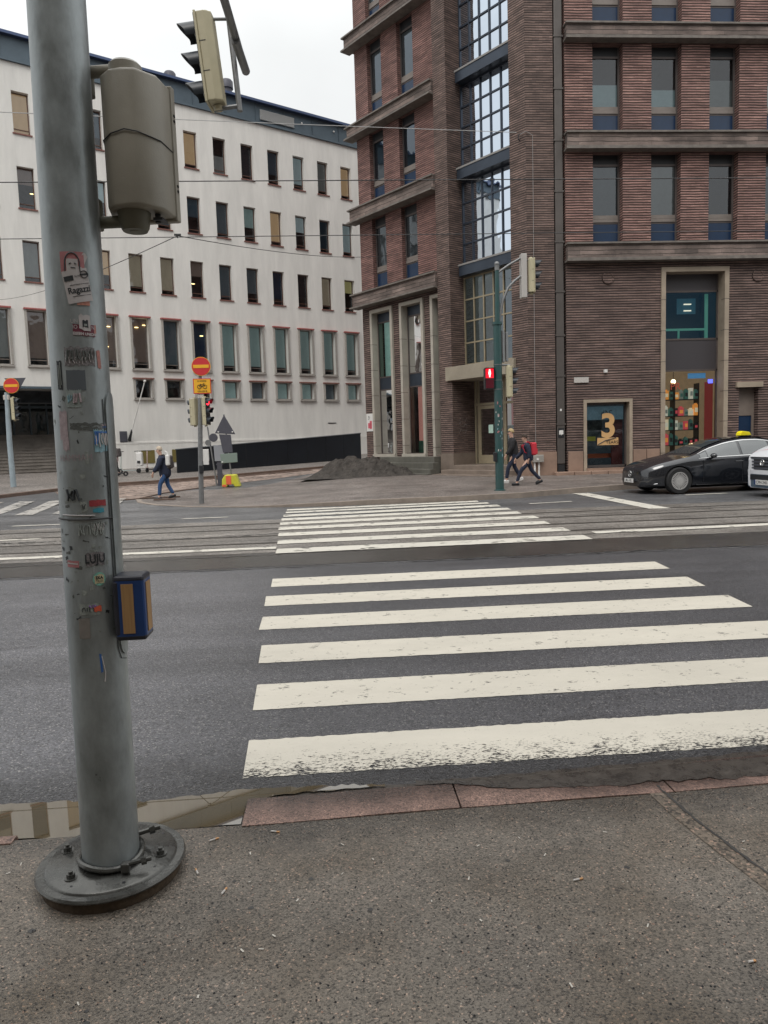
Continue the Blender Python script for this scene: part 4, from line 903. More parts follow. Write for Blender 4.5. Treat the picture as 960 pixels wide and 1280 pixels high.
# stair bay glazing
bz = [(4.78, 8.40), (8.90, 12.24), (12.76, 16.02), (16.58, 20.0), (20.55, 23.9), (24.4, TOP)]
for i, (z0, z1) in enumerate(bz):
    mm = 'mullion_tan' if i == 0 else 'mullion'
    mb = LMB(); y = .80; s0, s1 = .77, 4.06
    for k in range(7): s = s0 + (s1 - s0 - .055) * k / 6; mb.box(s, s + .055, y, y + .09, z0, z1)
    for k in range(5): z = z0 + (z1 - z0 - .06) * k / 4; mb.box(s0, s1, y + .004, y + .086, z, z + .06)
    wf = mb.build('window', mm, BB)
    mb = LMB(); mb.face([(s0, y + .05, z0), (s1, y + .05, z0), (s1, y + .05, z1), (s0, y + .05, z1)]); mb.build('pane', 'glass_tower', wf)
    mb = LMB(); mb = ROOM0(s0, s1, y + .1, y + .9, z0, z1); mb.build('room', cmat('stair_wall', (.16, .17, .18) if i else (.45, .45, .40), .8, var=.6, vs=1.4, emit=None if i else (.45, .45, .40), es=0 if i else .12), wf)  # lowest room's wall colour glows in place of interior light
    if i < 5:
        mb = LMB(); mb.box(s0 + .0, s1 - .12, .42, .88, z1 + .0, z1 + .46); sp_ = mb.build('spandrel', 'spandrel', BB)
        mb = LMB(); mb.box(s0, s1 - .10, .39, .41, z1 + .40, z1 + .47); mb.build('spandrel_cap', cmat('pale_metal_cap', (.25, .24, .23), .5), sp_)
for s, z in ((2.1, 11.3), (1.9, 11.15), (2.05, 11.0)):
    mb = LMB(); mb.sphere((s, 1.2, z), .09, 10, 6); mb.build('stair_lamp', cmat('warm_globe', (1, .8, .5), .4, emit=(1, .78, .4), es=2.2), BB)
# standard tall window (upper storeys)
def brick_window():
    W_, HH = 1.13, 3.3; mb = MB(); y = .30; t = .07
    mb.box(-W_ / 2, -W_ / 2 + t, y, y + .08, .0, HH); mb.box(W_ / 2 - t, W_ / 2, y, y + .08, .0, HH); mb.box(-W_ / 2 + t, W_ / 2 - t, y, y + .08, HH - .42, HH - .34)
    mb.box(-W_ / 2 + t, W_ / 2 - t, y, y + .08, .80, .86)
    o = mb.build('window', 'trim', None)
    mb = MB(); mb.face([(-W_ / 2 + t, y + .04, 1.12), (W_ / 2 - t, y + .04, 1.12), (W_ / 2 - t, y + .04, HH - .4), (-W_ / 2 + t, y + .04, HH - .4)]); mb.build('pane', 'glass_up', o)
    mb = MB(); mb.box(-W_ / 2 + t, W_ / 2 - t, y + .01, y + .05, HH - .34, HH); mb.build('head_panel', 'black', o)  # black strip stands in for the shade across the top of the glass
    mb = MB(); mb.box(-W_ / 2 + t, W_ / 2 - t, y + .01, y + .05, .03, .80); mb.build('blue_panel', 'blue_panel', o)
    mb = MB(); mb.box(-W_ / 2 + t, W_ / 2 - t, y - .03, y + .07, .86, .97); mb.box(-W_ / 2 + t, W_ / 2 - t, y - .0, y + .07, .985, 1.12); mb.build('sill', 'sash', o)
    mb = MB(); mb.face([(-W_ / 2, y + .14, 1.1), (W_ / 2, y + .14, 1.1), (W_ / 2, y + .14, HH - .3), (-W_ / 2, y + .14, HH - .3)]); mb.build('blind', 'room', o)
    return o
bw = brick_window(); first = True
looks = {0: ['slate', 'grey', 'dark'], 1: ['pale', 'pale', 'grey'], 2: ['pale', 'pale', 'pale']}
angL = math.atan2(inL.y, inL.x) - math.pi / 2
def put_win(loc, rz, sx, sz, kk, blo, gm=None):
    global first
    o = bw if first else copy_tree(bw); first = False
    o.parent = BB; o.location = loc; o.rotation_euler = (0, 0, rz); o.scale = (sx, 1, sz)
    for c in o.children:
        if c.name.startswith('pane') and gm: c.data = c.data.copy(); c.data.materials[0] = M[gm]
        if c.name.startswith('blind'):
            c.data = c.data.copy(); c.data.materials[0] = blind_mat(kk)
            if blo: c.scale.z = blo
for fi, (z0, z1) in enumerate(FL):
    for k, (a, b) in enumerate(rw):
        if k > 5: break
        kk = looks.get(fi, ['grey', 'slate', 'pale'])[k % 3]
        put_win(TR @ Vector(((a + b) / 2, 0, z0 + .01)), 0, 1, (z1 - z0 - .01) / 3.3, kk, .98 if fi != 1 else (.66, .60, .72)[k % 3])  # second row: half-height blinds stand in for pale reflections in the glass
    for k, (a, b) in enumerate(((8.42, 9.42), (6.3, 7.33))):
        put_win(TL @ Vector(((a + b) / 2, .2, z0 + .01)), angL, (b - a) / 1.13, (z1 - z0 - .01) / 3.3, ['grey', 'slate', 'grey', 'pale', 'pale'][fi], 0, 'glass_tower')
# empty openings further right stay closed by dark rooms
mb = RMB(); mb.face([(8.97, 1.3, 8), (30, 1.3, 8), (30, 1.3, TOP), (8.97, 1.3, TOP)]); mb.face([(17.5, .5, 0.2), (30, .5, 0.2), (30, .5, 8), (17.5, .5, 8)]); mb.build('room', 'room', BB)
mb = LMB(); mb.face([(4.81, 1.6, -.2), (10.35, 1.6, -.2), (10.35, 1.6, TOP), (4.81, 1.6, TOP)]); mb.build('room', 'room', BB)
mb = MB(); mb.T = Matrix.Translation(-O); q = [(7.51, 27.3), (30, 27.3), (30, 42), (8, 44), (1.54, 35.76)]
mb.prism(q, TOP, TOP + .5); mb.build('roof', 'roof', BB)
# ---- street shop fronts on the right wall
def ROOM(x0, x1, y0, y1, z0, z1, f=None):
    mb = (f or RMB)(); mb.face([(x0, y1, z0), (x1, y1, z0), (x1, y1, z1), (x0, y1, z1)]); mb.face([(x0, y0, z0), (x0, y1, z0), (x0, y1, z1), (x0, y0, z1)]); mb.face([(x1, y0, z0), (x1, y1, z0), (x1, y1, z1), (x1, y0, z1)])
    mb.face([(x0, y0, z0), (x1, y0, z0), (x1, y1, z0), (x0, y1, z0)]); mb.face([(x0, y0, z1), (x1, y0, z1), (x1, y1, z1), (x0, y1, z1)]); return mb
def surround(a, b, c, d, t=.14, m='stone', pr=.06):
    mb = RMB(); mb.box(a - t, a, -pr, .5, c - .1, d + t); mb.box(b, b + t, -pr, .5, c - .1, d + t); mb.box(a, b, -pr, .5, d, d + t); return mb.build('stone_surround', m, BB)
surround(9.72, 11.38, .42, 2.9, .12)
mb = RMB(); mb.box(9.7, 11.4, -.12, .35, .22, .42); mb.build('window_sill', 'plinth', BB)
sr = surround(12.78, 15.08, .3, 7.68, .17)
for k in range(6):
    z = .9 + 1.15 * k; mb = RMB(); mb.box(12.6, 12.785, -.065, .2, z, z + .018); mb.build('stone_joint', 'trim', sr); mb = RMB(); mb.box(15.075, 15.26, -.065, .2, z, z + .018); mb.build('stone_joint', 'trim', sr)
surround(17.8, 20.2, .3, 7.68, .17)
for z, (a, b) in ((0, (9.0, 9.58)), (0, (11.54, 12.05)), (0, (12.07, 12.58)), (0, (15.28, 15.6)), (0, (16.7, 17.6))):
    mb = RMB(); mb.box(a, b, -.045, .05, -.1, 1.08 if a < 15 else .5); mb.build('plinth_stone', 'plinth', BB, bevel=.01)
for a, b in ((8.4, 9.1), (9.12, 9.75), (9.77, 10.4), (10.42, 11.3), (11.32, 12.5)):
    mb = RMB(); mb.box(a, b, -.42, -.05, -.1, .33); mb.build('base_step', 'plinth', BB, bevel=.02)
# tall front: glass, spandrel, shop window
mb = RMB(); y = .42; a, b = 12.78, 15.08
for z in (.3, 4.02, 5.2, 7.0): mb.box(a, b, y, y + .08, z, z + .07)
mb.box(a, a + .06, y, y + .08, .3, 7.68); mb.box(b - .06, b, y, y + .08, .3, 7.68)
wf = mb.build('shop_window', 'trim', BB)
mb = RMB(); mb.face([(a, y + .04, .3), (b, y + .04, .3), (b, y + .04, 4.02), (a, y + .04, 4.02)]); mb.face([(a, y + .04, 5.25), (b, y + .04, 5.25), (b, y + .04, 7.0), (a, y + .04, 7.0)]); mb.build('pane', 'glass_shop', wf)
mb = RMB(); mb.box(a, b, y + .02, y + .05, 4.09, 5.2); gbp = cmat('grey_brown_panel', (.055, .05, .055), .45); mb.build('panel', gbp, wf); mb = RMB(); mb.box(a, b, y + .02, y + .05, 7.07, 7.68); mb.build('panel', gbp, wf)
mb = ROOM(a, b, .5, 1.8, 5.1, 7.2); mb.build('upper_room', cmat('dark_blue_room', (.02, .035, .05), .6, var=.4, vs=1.2, emit=(.02, .05, .08), es=.25), wf)
mb = RMB(); mb.box(a, b - .3, .8, .86, 5.62, 5.70); mb.box(a + .9, a + .96, .8, .86, 5.25, 5.62); mb.box(b - .32, b - .2, .8, .86, 5.25, 7.0); mb.build('teal_rail', cmat('teal_rail', (.16, .42, .36), .6, emit=(.15, .5, .42), es=.15), wf)
mb = RMB(); mb.box(a + 1.15, a + 1.9, 1.4, 1.45, 6.35, 6.95); mb.build('back_window', cmat('blue_glow', (.03, .09, .13), .5, emit=(.06, .18, .26), es=.2), wf)
for q in (6.7, 6.45):
    mb = RMB(); mb.box(a + 1.4, a + 1.7, 1.35, 1.38, q, q + .04); mb.build('tube_lamp', cmat('tube_light', (1, .95, .8), .5, emit=(1, .93, .75), es=.7), wf)
mb = ROOM(a, b, .5, 2.2, .2, 4.1); mb.build('shop_back', cmat('shop_back_wall', (.34, .25, .17), .8, var=.6, vs=2, emit=(.6, .42, .25), es=.14), wf)  # glow put into the back wall to light up the shelves
mb = RMB(); mb.box(b - .42, b - .1, .56, .6, .3, 3.6); mb.build('red_banner', cmat('red_banner', (.34, .05, .05), .7, emit=(.5, .06, .05), es=.1), wf)
mb = RMB(); mb.box(b - .3, b - .12, .54, .57, 3.55, 3.7); mb.build('blue_lamp', cmat('blue_neon', (.1, .1, 1), .5, emit=(.12, .14, 1), es=1.6), wf)
mb = RMB(); mb.box(a + 1.2, b - .4, .56, .6, 3.75, 3.95); mb.build('blue_strip', cmat('blue_strip', (.1, .3, .55), .6, emit=(.1, .3, .6), es=.3), wf)
# small shop window with the large numeral
mb = RMB(); y = .24; a, b = 9.72, 11.38
for q in ((a, a + .07, .42, 2.9), (b - .07, b, .42, 2.9), (a, b, .42, .52), (a, b, 2.82, 2.9)): mb.box(q[0], q[1], y, y + .07, q[2], q[3])
wf2 = mb.build('shop_window', 'trim', BB)
mb = RMB(); mb.face([(a, y + .035, .5), (b, y + .035, .5), (b, y + .035, 2.85), (a, y + .035, 2.85)]); mb.build('pane', 'glass_shop', wf2)
mb = ROOM(a, b, .3, 1.3, .3, 3.0); mb.build('shop_back', cmat('dim_shop_back', (.06, .075, .09), .7, var=.9, vs=3, emit=(.08, .10, .12), es=.1), wf2)  # faint glow in the wall stands in for light inside the shop
mb = RMB(); mb.box(b - .5, b - .05, .5, .53, .5, 2.6); mb.build('red_banner', cmat('red_film', (.22, .055, .06), .7, var=.5, vs=3), wf2)
mb = RMB(); mb.box(a + .1, a + .95, .9, .95, 1.55, 2.6); mb.build('pale_poster', cmat('pale_blue_poster', (.16, .21, .24), .8, var=.8, vs=6), wf2)
mb = RMB(); mb.box(a + .15, a + .65, .8, .84, 1.45, 1.62); mb.build('yellow_card', 'yellow', wf2)
mb = RMB(); mb.box(a + .3, b - .4, .7, .74, .78, .95); mb.build('orange_card', cmat('dull_red_card', (.4, .1, .05), .7), wf2)
OB = Vector((7.51, 27.3, .15))
cu = M['tan_num'] = cmat('tan_numeral', (.62, .38, .17), .6)
text('numeral', '3', 1.25, 'tan_num', Vector((10.66, 27.3 + .225, 1.98)) - OB, (rad(90), 0, 0), wf2, .004, off=.035)
mb = RMB(); mb.box(10.22, 11.05, .215, .225, 1.28, 1.56); mb.build('ribbon', 'tan_num', wf2)
text('ribbon_word', 'YEARS', .17, 'black', Vector((10.80, 27.3 + .208, 1.38)) - OB, (rad(90), 0, 0), wf2, .002)
mb = RMB(); mb.tube([(10.24, .205, 1.3), (10.5, .205, 1.44), (10.95, .205, 1.55)], .018, 5); mb.build('ribbon_stroke', 'black', wf2)
mb = RMB(); mb.box(9.82, 11.28, .31, .325, 2.25, 2.76); mb.build('blue_banner', cmat('pale_blue_banner', (.16, .24, .30), .7, var=.6, vs=3, emit=(.15, .26, .34), es=.12), wf2)
text('opening_word', '24h', .30, 'black', Vector((10.62, 27.3 + .29, 2.50)) - OB, (rad(90), 0, rad(180)), wf2, .002)
text('shop_word', 'PR', .38, cmat('dull_red_letters', (.6, .12, .08), .6, emit=(.6, .1, .06), es=.3), Vector((13.45, 27.3 + .52, 3.45)) - OB, (rad(90), 0, 0), wf, .003)
# service door
mb = RMB(); y = .28; a, b = 15.72, 16.5
mb.box(a, a + .12, y, y + .06, .25, 2.35); mb.box(b - .1, b, y, y + .06, .25, 2.35); mb.box(a + .12, b - .1, y, y + .06, 2.25, 2.35); mb.box(a, b, y, y + .06, 2.35, 3.28); mb.box(a + .12, b - .1, y, y + .06, .25, .6)
sdr = mb.build('service_door', cmat('grey_brown_door', (.22, .18, .155), .6, var=.2), BB)
mb = RMB(); mb.face([(a, y + .03, .3), (b, y + .03, .3), (b, y + .03, 2.3), (a, y + .03, 2.3)]); mb.build('pane', 'blue_panel', sdr)
mb = RMB(); mb.box(a + .03, a + .08, y - .05, y, 1.2, 1.4); mb.build('door_handle', 'dlens', sdr)
mb = RMB(); mb.box(15.58, 16.62, -.12, .0, 3.32, 3.52); mb.build('door_hood', 'stone', BB)
for cx in (10.57, 15.55 + .85):
    mb = RMB(); mb.T = TR @ Matrix.Translation((cx, -.03, 7.5)) @ Matrix.Rotation(rad(90), 4, 'X'); mb.lathe([(0, .0), (.16, 0), (.17, .02), (.22, .02), (.24, -.03)], n=24); mb.build('round_vent', 'brick_dark', BB)
mb = RMB(); mb.box(9.24, 9.8, -.05, -.02, 3.66, 3.86); sg = mb.build('street_name_plate', 'offwhite', BB)
mb = RMB(); mb.box(10.38, 10.5, -.14, -.02, 4.0, 4.12); mb.build('wall_lamp', 'white', BB, bevel=.01)
# small meter box on the pier plinth and the cable above it
mb = RMB(); mb.box(7.6, 8.0, -.22, -.04, .72, 1.0); mx_ = mb.build('meter_box', cmat('meter_grey', (.36, .34, .31), .5, var=.3), BB, bevel=.02)
for x in (7.68, 7.84): mb = RMB(); mb.tube([(x, -.1, .1), (x, -.1, .72)], .035, 8); mb.build('conduit', 'white', mx_, smooth=True)
mb = RMB(); mb.box(7.72, 7.8, -.235, -.22, .8, .88); mb.build('meter_label', 'white', mx_)
mb = RMB(); mb.tube([(7.76, -.03, 12.6), (7.74, -.03, 5), (7.74, -.05, 1.0)], .011, 5); mb.tube([(7.3, -.05, 12.62), (7.5, -.08, 12.72), (7.76, -.03, 12.6)], .012, 5); mb.build('wall_cable', cmat('grey_cable', (.28, .26, .25), .6), BB)
mb = LMB(); mb.T = TL; mb.tube([(.25, -.02, 12.5), (.25, -.12, 12.52), (.22, -.12, 12.68), (.12, -.05, 12.7)], .02, 6); mb.build('wire_hook', 'black', BB)
# goods on the shop shelves
SH = thing('display_shelf', (13.75, 28.5, .3), 'tall unlit black shelving full of boxed goods behind the big shop window', 'shelf')
for z in (.5, 1.15, 1.75, 2.3, 2.95):
    mb = MB(); mb.box(-.9, .9, -.2, .2, z - .3, z - .27); mb.build('shelf_board', 'black', SH)
for x in (-.9, -.1, .88): mb = MB(); mb.box(x, x + .03, -.2, .2, -.1, 3.3); mb.build('upright', 'black', SH)
random.seed(5)
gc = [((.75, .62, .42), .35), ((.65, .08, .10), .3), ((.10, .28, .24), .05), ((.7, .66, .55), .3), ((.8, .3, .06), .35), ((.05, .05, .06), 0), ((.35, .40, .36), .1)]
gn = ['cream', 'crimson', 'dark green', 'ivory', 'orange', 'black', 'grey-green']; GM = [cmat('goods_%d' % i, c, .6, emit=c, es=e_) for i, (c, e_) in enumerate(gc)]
lv = ['bottom', 'second', 'middle', 'fourth', 'top']; ps = ['far left', 'second place', 'third place', 'left of centre', 'centre', 'right of centre', 'third from right', 'second from right', 'far right']
for li, z in enumerate((.5, 1.15, 1.75, 2.3, 2.95)):
    for pi in range(9):
        ci = random.randrange(7); wd = random.uniform(.06, .098); hh = random.uniform(.18, .44)
        x = 13.75 - .82 + .205 * pi; mb = MB()
        mb.box(-wd, wd, -.08, .08, 0, hh); 
        if random.random() < .5: mb.box(-wd * .5, wd * .5, -.05, .05, hh, hh + .05)
        o = mb.build('display_box', GM[ci], None, loc=(x, 28.42, .3 + z - .27), bevel=.01)
        q = MB(); q.box(-wd * .7, wd * .7, -.084, -.08, hh * .3, hh * .7); q.build('label_patch', GM[(ci + 3) % 7], o)
        tag(o, '%s boxed product, %s on the %s shop shelf' % (gn[ci], ps[pi], lv[li]), 'box', 'boxed goods on the shop shelves')
mb = MB(); mb.sphere((0, 0, 0), .09); o = mb.build('display_lamp', cmat('shop_spot', (1, .8, .5), .5, emit=(1, .75, .4), es=4), None, loc=(13.62, 28.35, 3.68)); tag(o, 'small bright warm lamp glowing above the shop shelves', 'lamp')
mb = MB(); mb.tube([(0, 0, .09), (0, 0, .45)], .01, 5); mb.build('cord', 'black', o)

# ------------------------------------------------------------------ near signal pole
CP = Vector((-.908, 2.765)); PR = .105
toC = (-CP).normalized(); rtv = Vector((-toC.y, toC.x))
PT = thing('traffic_signal_pole', (CP.x, CP.y, NP), 'thick grey galvanised signal pole covered in stickers, standing on a round iron flange', 'signal pole')
def cyl(arc, z, lift=0.):
    a = arc / .1175; r = PR * (1 - .026 * z) + lift; p = (toC * math.cos(a) + rtv * math.sin(a)) * r
    return (p.x + .006 * z, p.y, z - NP)
mb = MB(); nz = 60
mb.tube([(0, 0, .06), (.0337, 0, 5.62)], [PR, PR * .854], 48); mb.build('pole', 'galv', PT, smooth=True)
mb = MB(); mb.tube([(.0337, 0, 5.62), (.0337, 0, 5.66)], PR * .854 + .006, 24); mb.build('pole_cap', 'galv2', PT, smooth=True)
# flange on a rough concrete collar
FS = Matrix.Diagonal((.905, .905, .8, 1))
mb = MB(); mb.T = FS; mb.lathe([(0, .0), (.285, 0), (.29, .03), (.283, .062), (0, .062)], c=(-.01, .04), n=48); mb.build('concrete_collar', 'rust', PT, smooth=True)
mb = MB(); mb.T = FS; mb.lathe([(0, .058), (.305, .058), (.308, .066), (.302, .076), (.272, .076), (.268, .084), (.262, .089), (.17, .100), (.14, .116), (0, .116)], c=(-.01, .04), n=64)
fl_ = mb.build('base_flange', 'base_iron', PT, smooth=True)
for a, r in ((-2.2, .2), (-.12, .215), (1.45, .22), (2.9, .21)):
    x, y = -.01 + r * math.cos(a), .04 + r * math.sin(a)
    mb = MB(); mb.T = FS; mb.tube([(x, y, .09), (x, y, .099)], .026, 16); mb.tube([(x, y, .099), (x, y, .118)], .017, 6); mb.tube([(x, y, .118), (x, y, .13)], .009, 8); mb.build('bolt', 'base_iron', fl_)
for a, r in ((-2.0, .235), (-.5, .235), (.25, .225), (.7, .24), (-1.1, .24), (2.3, .23), (-2.7, .225)):
    x, y = -.01 + r * math.cos(a), .04 + r * math.sin(a); mb = MB(); mb.T = FS; mb.tube([(x, y, .0895), (x, y, .0925)], .007, 8); mb.build('bolt_hole', 'black', fl_)
ring = [(math.cos(t) * .135, math.sin(t) * .135, .125 + .01 * math.sin(t * 2)) for t in [2 * math.pi * k / 40 for k in range(41)]]
mb = MB(); mb.T = Matrix.Diagonal((.86, .86, .82, 1)); mb.tube(ring, .013, 8, cap=False); cl = mb.build('clamp_ring', 'base_iron', PT, smooth=True)
mb = MB(); mb.T = Matrix.Diagonal((.86, .86, .82, 1)); mb.box(.080, .118, -.145, -.11, .104, .150); mb.build('clamp_lug', 'base_iron', cl, bevel=.006)
mb = MB(); mb.tube([(.08, -.112, .115), (.175, -.088, .12)], .009, 8); mb.tube([(.14, -.098, .118), (.158, -.094, .12)], .016, 6); mb.build('clamp_bolt', 'base_iron', cl, smooth=True)
mb = MB(); mb.tube([(.06, .07, .13), (.165, .105, .14)], .010, 8); mb.tube([(.125, .09, .136), (.145, .098, .138)], .017, 6); mb.build('clamp_bolt', 'base_iron', cl, smooth=True)
# cover plate on the right flank
mb = MB(); ns = 10
a0, a1, z0, z1, lf = .096, .172, .915, 1.885, .006
for k in range(ns):
    u0, u1 = a0 + (a1 - a0) * k / ns, a0 + (a1 - a0) * (k + 1) / ns
    def zt_(u): t = (u - a0) / (a1 - a0); return z1 - .05 * (1 - math.sqrt(max(0, 1 - (2 * t - 1) ** 2))), z0 + .05 * (1 - math.sqrt(max(0, 1 - (2 * t - 1) ** 2)))
    (t0, b0), (t1, b1) = zt_(u0), zt_(u1)
    mb.face([cyl(u0, b0, lf), cyl(u1, b1, lf), cyl(u1, t1, lf), cyl(u0, t0, lf)]); mb.face([cyl(u0, t0, lf), cyl(u1, t1, lf), cyl(u1, t1), cyl(u0, t0)]); mb.face([cyl(u0, b0, lf), cyl(u1, b1, lf), cyl(u1, b1), cyl(u0, b0)])
mb.face([cyl(a0, zt_(a0)[1], 0), cyl(a0, zt_(a0)[0], 0), cyl(a0, zt_(a0)[0], lf), cyl(a0, zt_(a0)[1], lf)]); mb.face([cyl(a1, zt_(a1)[1], 0), cyl(a1, zt_(a1)[0], 0), cyl(a1, zt_(a1)[0], lf), cyl(a1, zt_(a1)[1], lf)])
mb.build('cover_plate', 'galv', PT, smooth=True)
mb = MB()
pts = [cyl(.085, z, .002) for z in (1.86, 1.6, 1.3, 1.0, .95)] + [cyl(.10, .905, .002), cyl(.14, .895, .002)]
mb.tube(pts, .0013, 5); mb.build('cover_seam', 'black', PT)
# stickers
def patch(uc, zc, w_, h_, m, rot=0., jag=0., lift=.0016, parent=None, name='sticker', holes=0., n=None, label=None):
    mb = MB(); n = n or max(4, int(w_ / .008)); c, s_ = math.cos(rot), math.sin(rot); pr = None
    for k in range(n + 1):
        u = -w_ / 2 + w_ * k / n; jt = lambda: random.uniform(-jag, jag)
        lo, hi = -h_ / 2 + jt(), h_ / 2 + jt()
        a = (uc + u * c - lo * s_, zc + u * s_ + lo * c); b = (uc + u * c - hi * s_, zc + u * s_ + hi * c)
        if pr and random.random() >= holes: mb.face([cyl(*pr[0], lift), cyl(*a, lift), cyl(*b, lift), cyl(*pr[1], lift)])
        pr = (a, b)
    o = mb.build(name, m, parent or PT)
    if label: o['label'] = label
    return o
def wrap_text(body, size, uc, zc, rot, m, parent, lift=.0026, sx=1., name='lettering', off=0.):
    cu = bpy.data.curves.new('t', 'FONT'); cu.body = body; cu.size = size; cu.align_x = 'CENTER'; cu.align_y = 'CENTER'; cu.offset = off
    o = bpy.data.objects.new('t', cu); COL.objects.link(o)
    dg = bpy.context.evaluated_depsgraph_get(); me = bpy.data.meshes.new_from_object(o.evaluated_get(dg)); bpy.data.objects.remove(o)
    for v in me.vertices:
        x, y = v.co.x * sx, v.co.y; v.co = cyl(uc + x * math.cos(rot) - y * math.sin(rot), zc + x * math.sin(rot) + y * math.cos(rot), lift)
    me.materials.clear(); me.materials.append(M[m] if isinstance(m, str) else m)
    q = bpy.data.objects.new(name, me); COL.objects.link(q); q.parent = parent; return q
def scrawl(uc, zc, w_, h_, m, n, parent, th=.0022, lift=.0026, up=.5):
    mb = MB()
    for i in range(n):
        x = uc - w_ / 2 + w_ * (i + .5) / n; pts = []
        for k in range(3): pts.append(cyl(x + random.uniform(-.5, .5) * w_ / n, zc + h_ * (.5 - k / 2) * random.uniform(.6, 1), lift))
        mb.tube(pts, th, 4)
    return mb.build('print', m, parent)
A = math.radians
ST = {'pinkp': cmat('sticker_pink', (.46, .19, .20), .6, var=.3, vs=60), 'whitep': cmat('sticker_white', (.52, .49, .49), .6, var=.15, vs=40), 'peach': cmat('sticker_orange', (.62, .27, .2), .6, var=.5, vs=90),
      'worn': cmat('sticker_worn_grey', (.30, .28, .29), .7, var=.8, vs=110), 'teal': cmat('sticker_pale_teal', (.32, .37, .36), .6, var=.4, vs=50), 'lpink': cmat('sticker_faded_pink', (.44, .36, .38), .7, var=.4, vs=60),
      'blue': cmat('sticker_blue', (.05, .17, .50), .5, var=.4, vs=50), 'lblue': cmat('sticker_light_blue', (.30, .50, .58), .6, var=.5, vs=60), 'red': cmat('sticker_red', (.38, .05, .06), .6, var=.4, vs=60),
      'cyan': cmat('sticker_cyan', (.06, .32, .42), .6, var=.5, vs=60), 'green': cmat('sticker_mint', (.20, .46, .38), .6), 'cream': cmat('sticker_cream', (.50, .44, .28), .6), 'dark': cmat('sticker_black', (.03, .035, .04), .5, var=.3, vs=60),
      'palegrey': cmat('sticker_residue', (.33, .36, .34), .8, var=.5, vs=40), 'maroon': cmat('sticker_maroon', (.15, .03, .05), .6), 'sliver': cmat('sticker_coral', (.50, .22, .19), .6, var=.4, vs=80), 'tapeg': cmat('clear_tape', (.13, .14, .135), .2, var=.4, vs=70)}
k_ = PR
sp = patch(-.005, 2.327, .092, .075, ST['pinkp'], .02)
patch(.034, 2.333, .022, .06, ST['whitep'], -.5, parent=sp, name='torn_corner', lift=.002, jag=.004)
# line drawing of a hooded head
mb = MB(); arc = [cyl(-.006 + .028 * math.cos(t), 2.325 + .036 * math.sin(t), .003) for t in [math.pi * k / 12 for k in range(13)]]; arc = [cyl(.022, 2.297, .003)] + arc + [cyl(-.034, 2.297, .003)]
mb.tube(arc, .0022, 4); mb.build('drawing', ST['dark'], sp)
patch(-.006, 2.318, .044, .044, ST['whitep'], parent=sp, name='drawing_face', lift=.0022)
mb = MB(); mb.tube([cyl(-.018, 2.322, .003), cyl(-.010, 2.326, .003)], .0018, 4); mb.tube([cyl(.002, 2.326, .003), cyl(.010, 2.322, .003)], .0018, 4); mb.tube([cyl(-.012, 2.310, .003), cyl(.006, 2.310, .003)], .0015, 4); mb.build('drawing', ST['dark'], sp)
sr_ = patch(.010, 2.249, .098, .112, ST['whitep'], .19, lift=.0032)
wrap_text('Ragazzi', .030, .016, 2.236, .19, ST['dark'], sr_, lift=.0042, off=.0006)
patch(-.022, 2.272, .036, .017, ST['dark'], .19, parent=sr_, name='print', lift=.0042)
wrap_text('RVM', .010, .010, 2.281, .19, ST['dark'], sr_, lift=.0042)
mb = MB(); mb.tube([cyl(.037 + .014 * math.cos(t), 2.290 + .012 * math.sin(t), .0045) for t in [2 * math.pi * k / 14 for k in range(15)]], .0016, 4); mb.build('emblem', ST['dark'], sr_)
patch(.037, 2.290, .034, .006, ST['dark'], .19, parent=sr_, name='emblem', lift=.0043)
for dz in (.0185, -.0195):
    mb = MB(); mb.tube([cyl(.016 - dz * .19 + u, 2.236 + dz + u * .19, .0042) for u in (-.03, 0, .04)], .0008, 4); mb.build('print', ST['dark'], sr_)
so = patch(.029, 2.197, .050, .026, ST['peach'], 0, .002, lift=.002); so['label'] = 'orange half round sticker'
su = patch(.026, 2.098, .090, .040, ST['maroon'], -.03, .002)
wrap_text('EISERN UNION', .0135, .026, 2.085, -.03, ST['whitep'], su, off=.0006); wrap_text('UN', .02, -.012, 2.128, 0, ST['whitep'], su, lift=.0022); wrap_text('IO', .018, -.010, 2.108, 0, ST['whitep'], su, lift=.0024); wrap_text('N', .018, .06, 2.108, 0, ST['whitep'], su, lift=.0024)
patch(.028, 2.125, .044, .050, ST['whitep'], 0, .006, parent=su, name='print', lift=.003); patch(.030, 2.120, .022, .022, ST['dark'], 0, .004, parent=su, name='print', lift=.0036); patch(.030, 2.116, .012, .008, ST['palegrey'], 0, .001, parent=su, name='print', lift=.0042)
sw = patch(.001, 2.008, .120, .064, ST['worn'], 0, .004); scrawl(.001, 2.012, .115, .045, ST['tapeg'], 12, sw, .003); scrawl(.001, 2.0, .115, .04, ST['whitep'], 9, sw, .0014)
patch(.080, 1.998, .017, .064, ST['sliver'], .06, .005); patch(.070, 2.105, .010, .03, ST['sliver'], 0, .003)
sd_ = patch(-.088, 1.944, .024, .10, ST['dark'], 0, .002); scrawl(-.088, 1.944, .018, .09, ST['palegrey'], 3, sd_, .0015)
patch(-.02, 1.925, .075, .07, cmat('pole_stain', (.10, .115, .13), .5), 0, .001)
st_ = patch(-.033, 1.862, .062, .060, ST['teal'], 0, .002); scrawl(-.02, 1.862, .03, .04, ST['lpink'], 3, st_, .004); scrawl(-.05, 1.862, .02, .03, ST['lblue'], 3, st_, .002)
patch(-.085, 1.768, .040, .10, ST['lpink'], 0, .006); patch(-.078, 1.70, .03, .04, ST['lpink'], 0, .006)
for z, t in ((1.770, 'tapeg'), (1.756, 'tapeg')): patch(.03, z, .17, .010, ST[t], random.uniform(-.05, .05), .003)
patch(.10, 1.765, .045, .016, ST['blue'], .05, .001); patch(.088, 1.768, .03, .006, ST['lpink'], .05, .001, lift=.002)
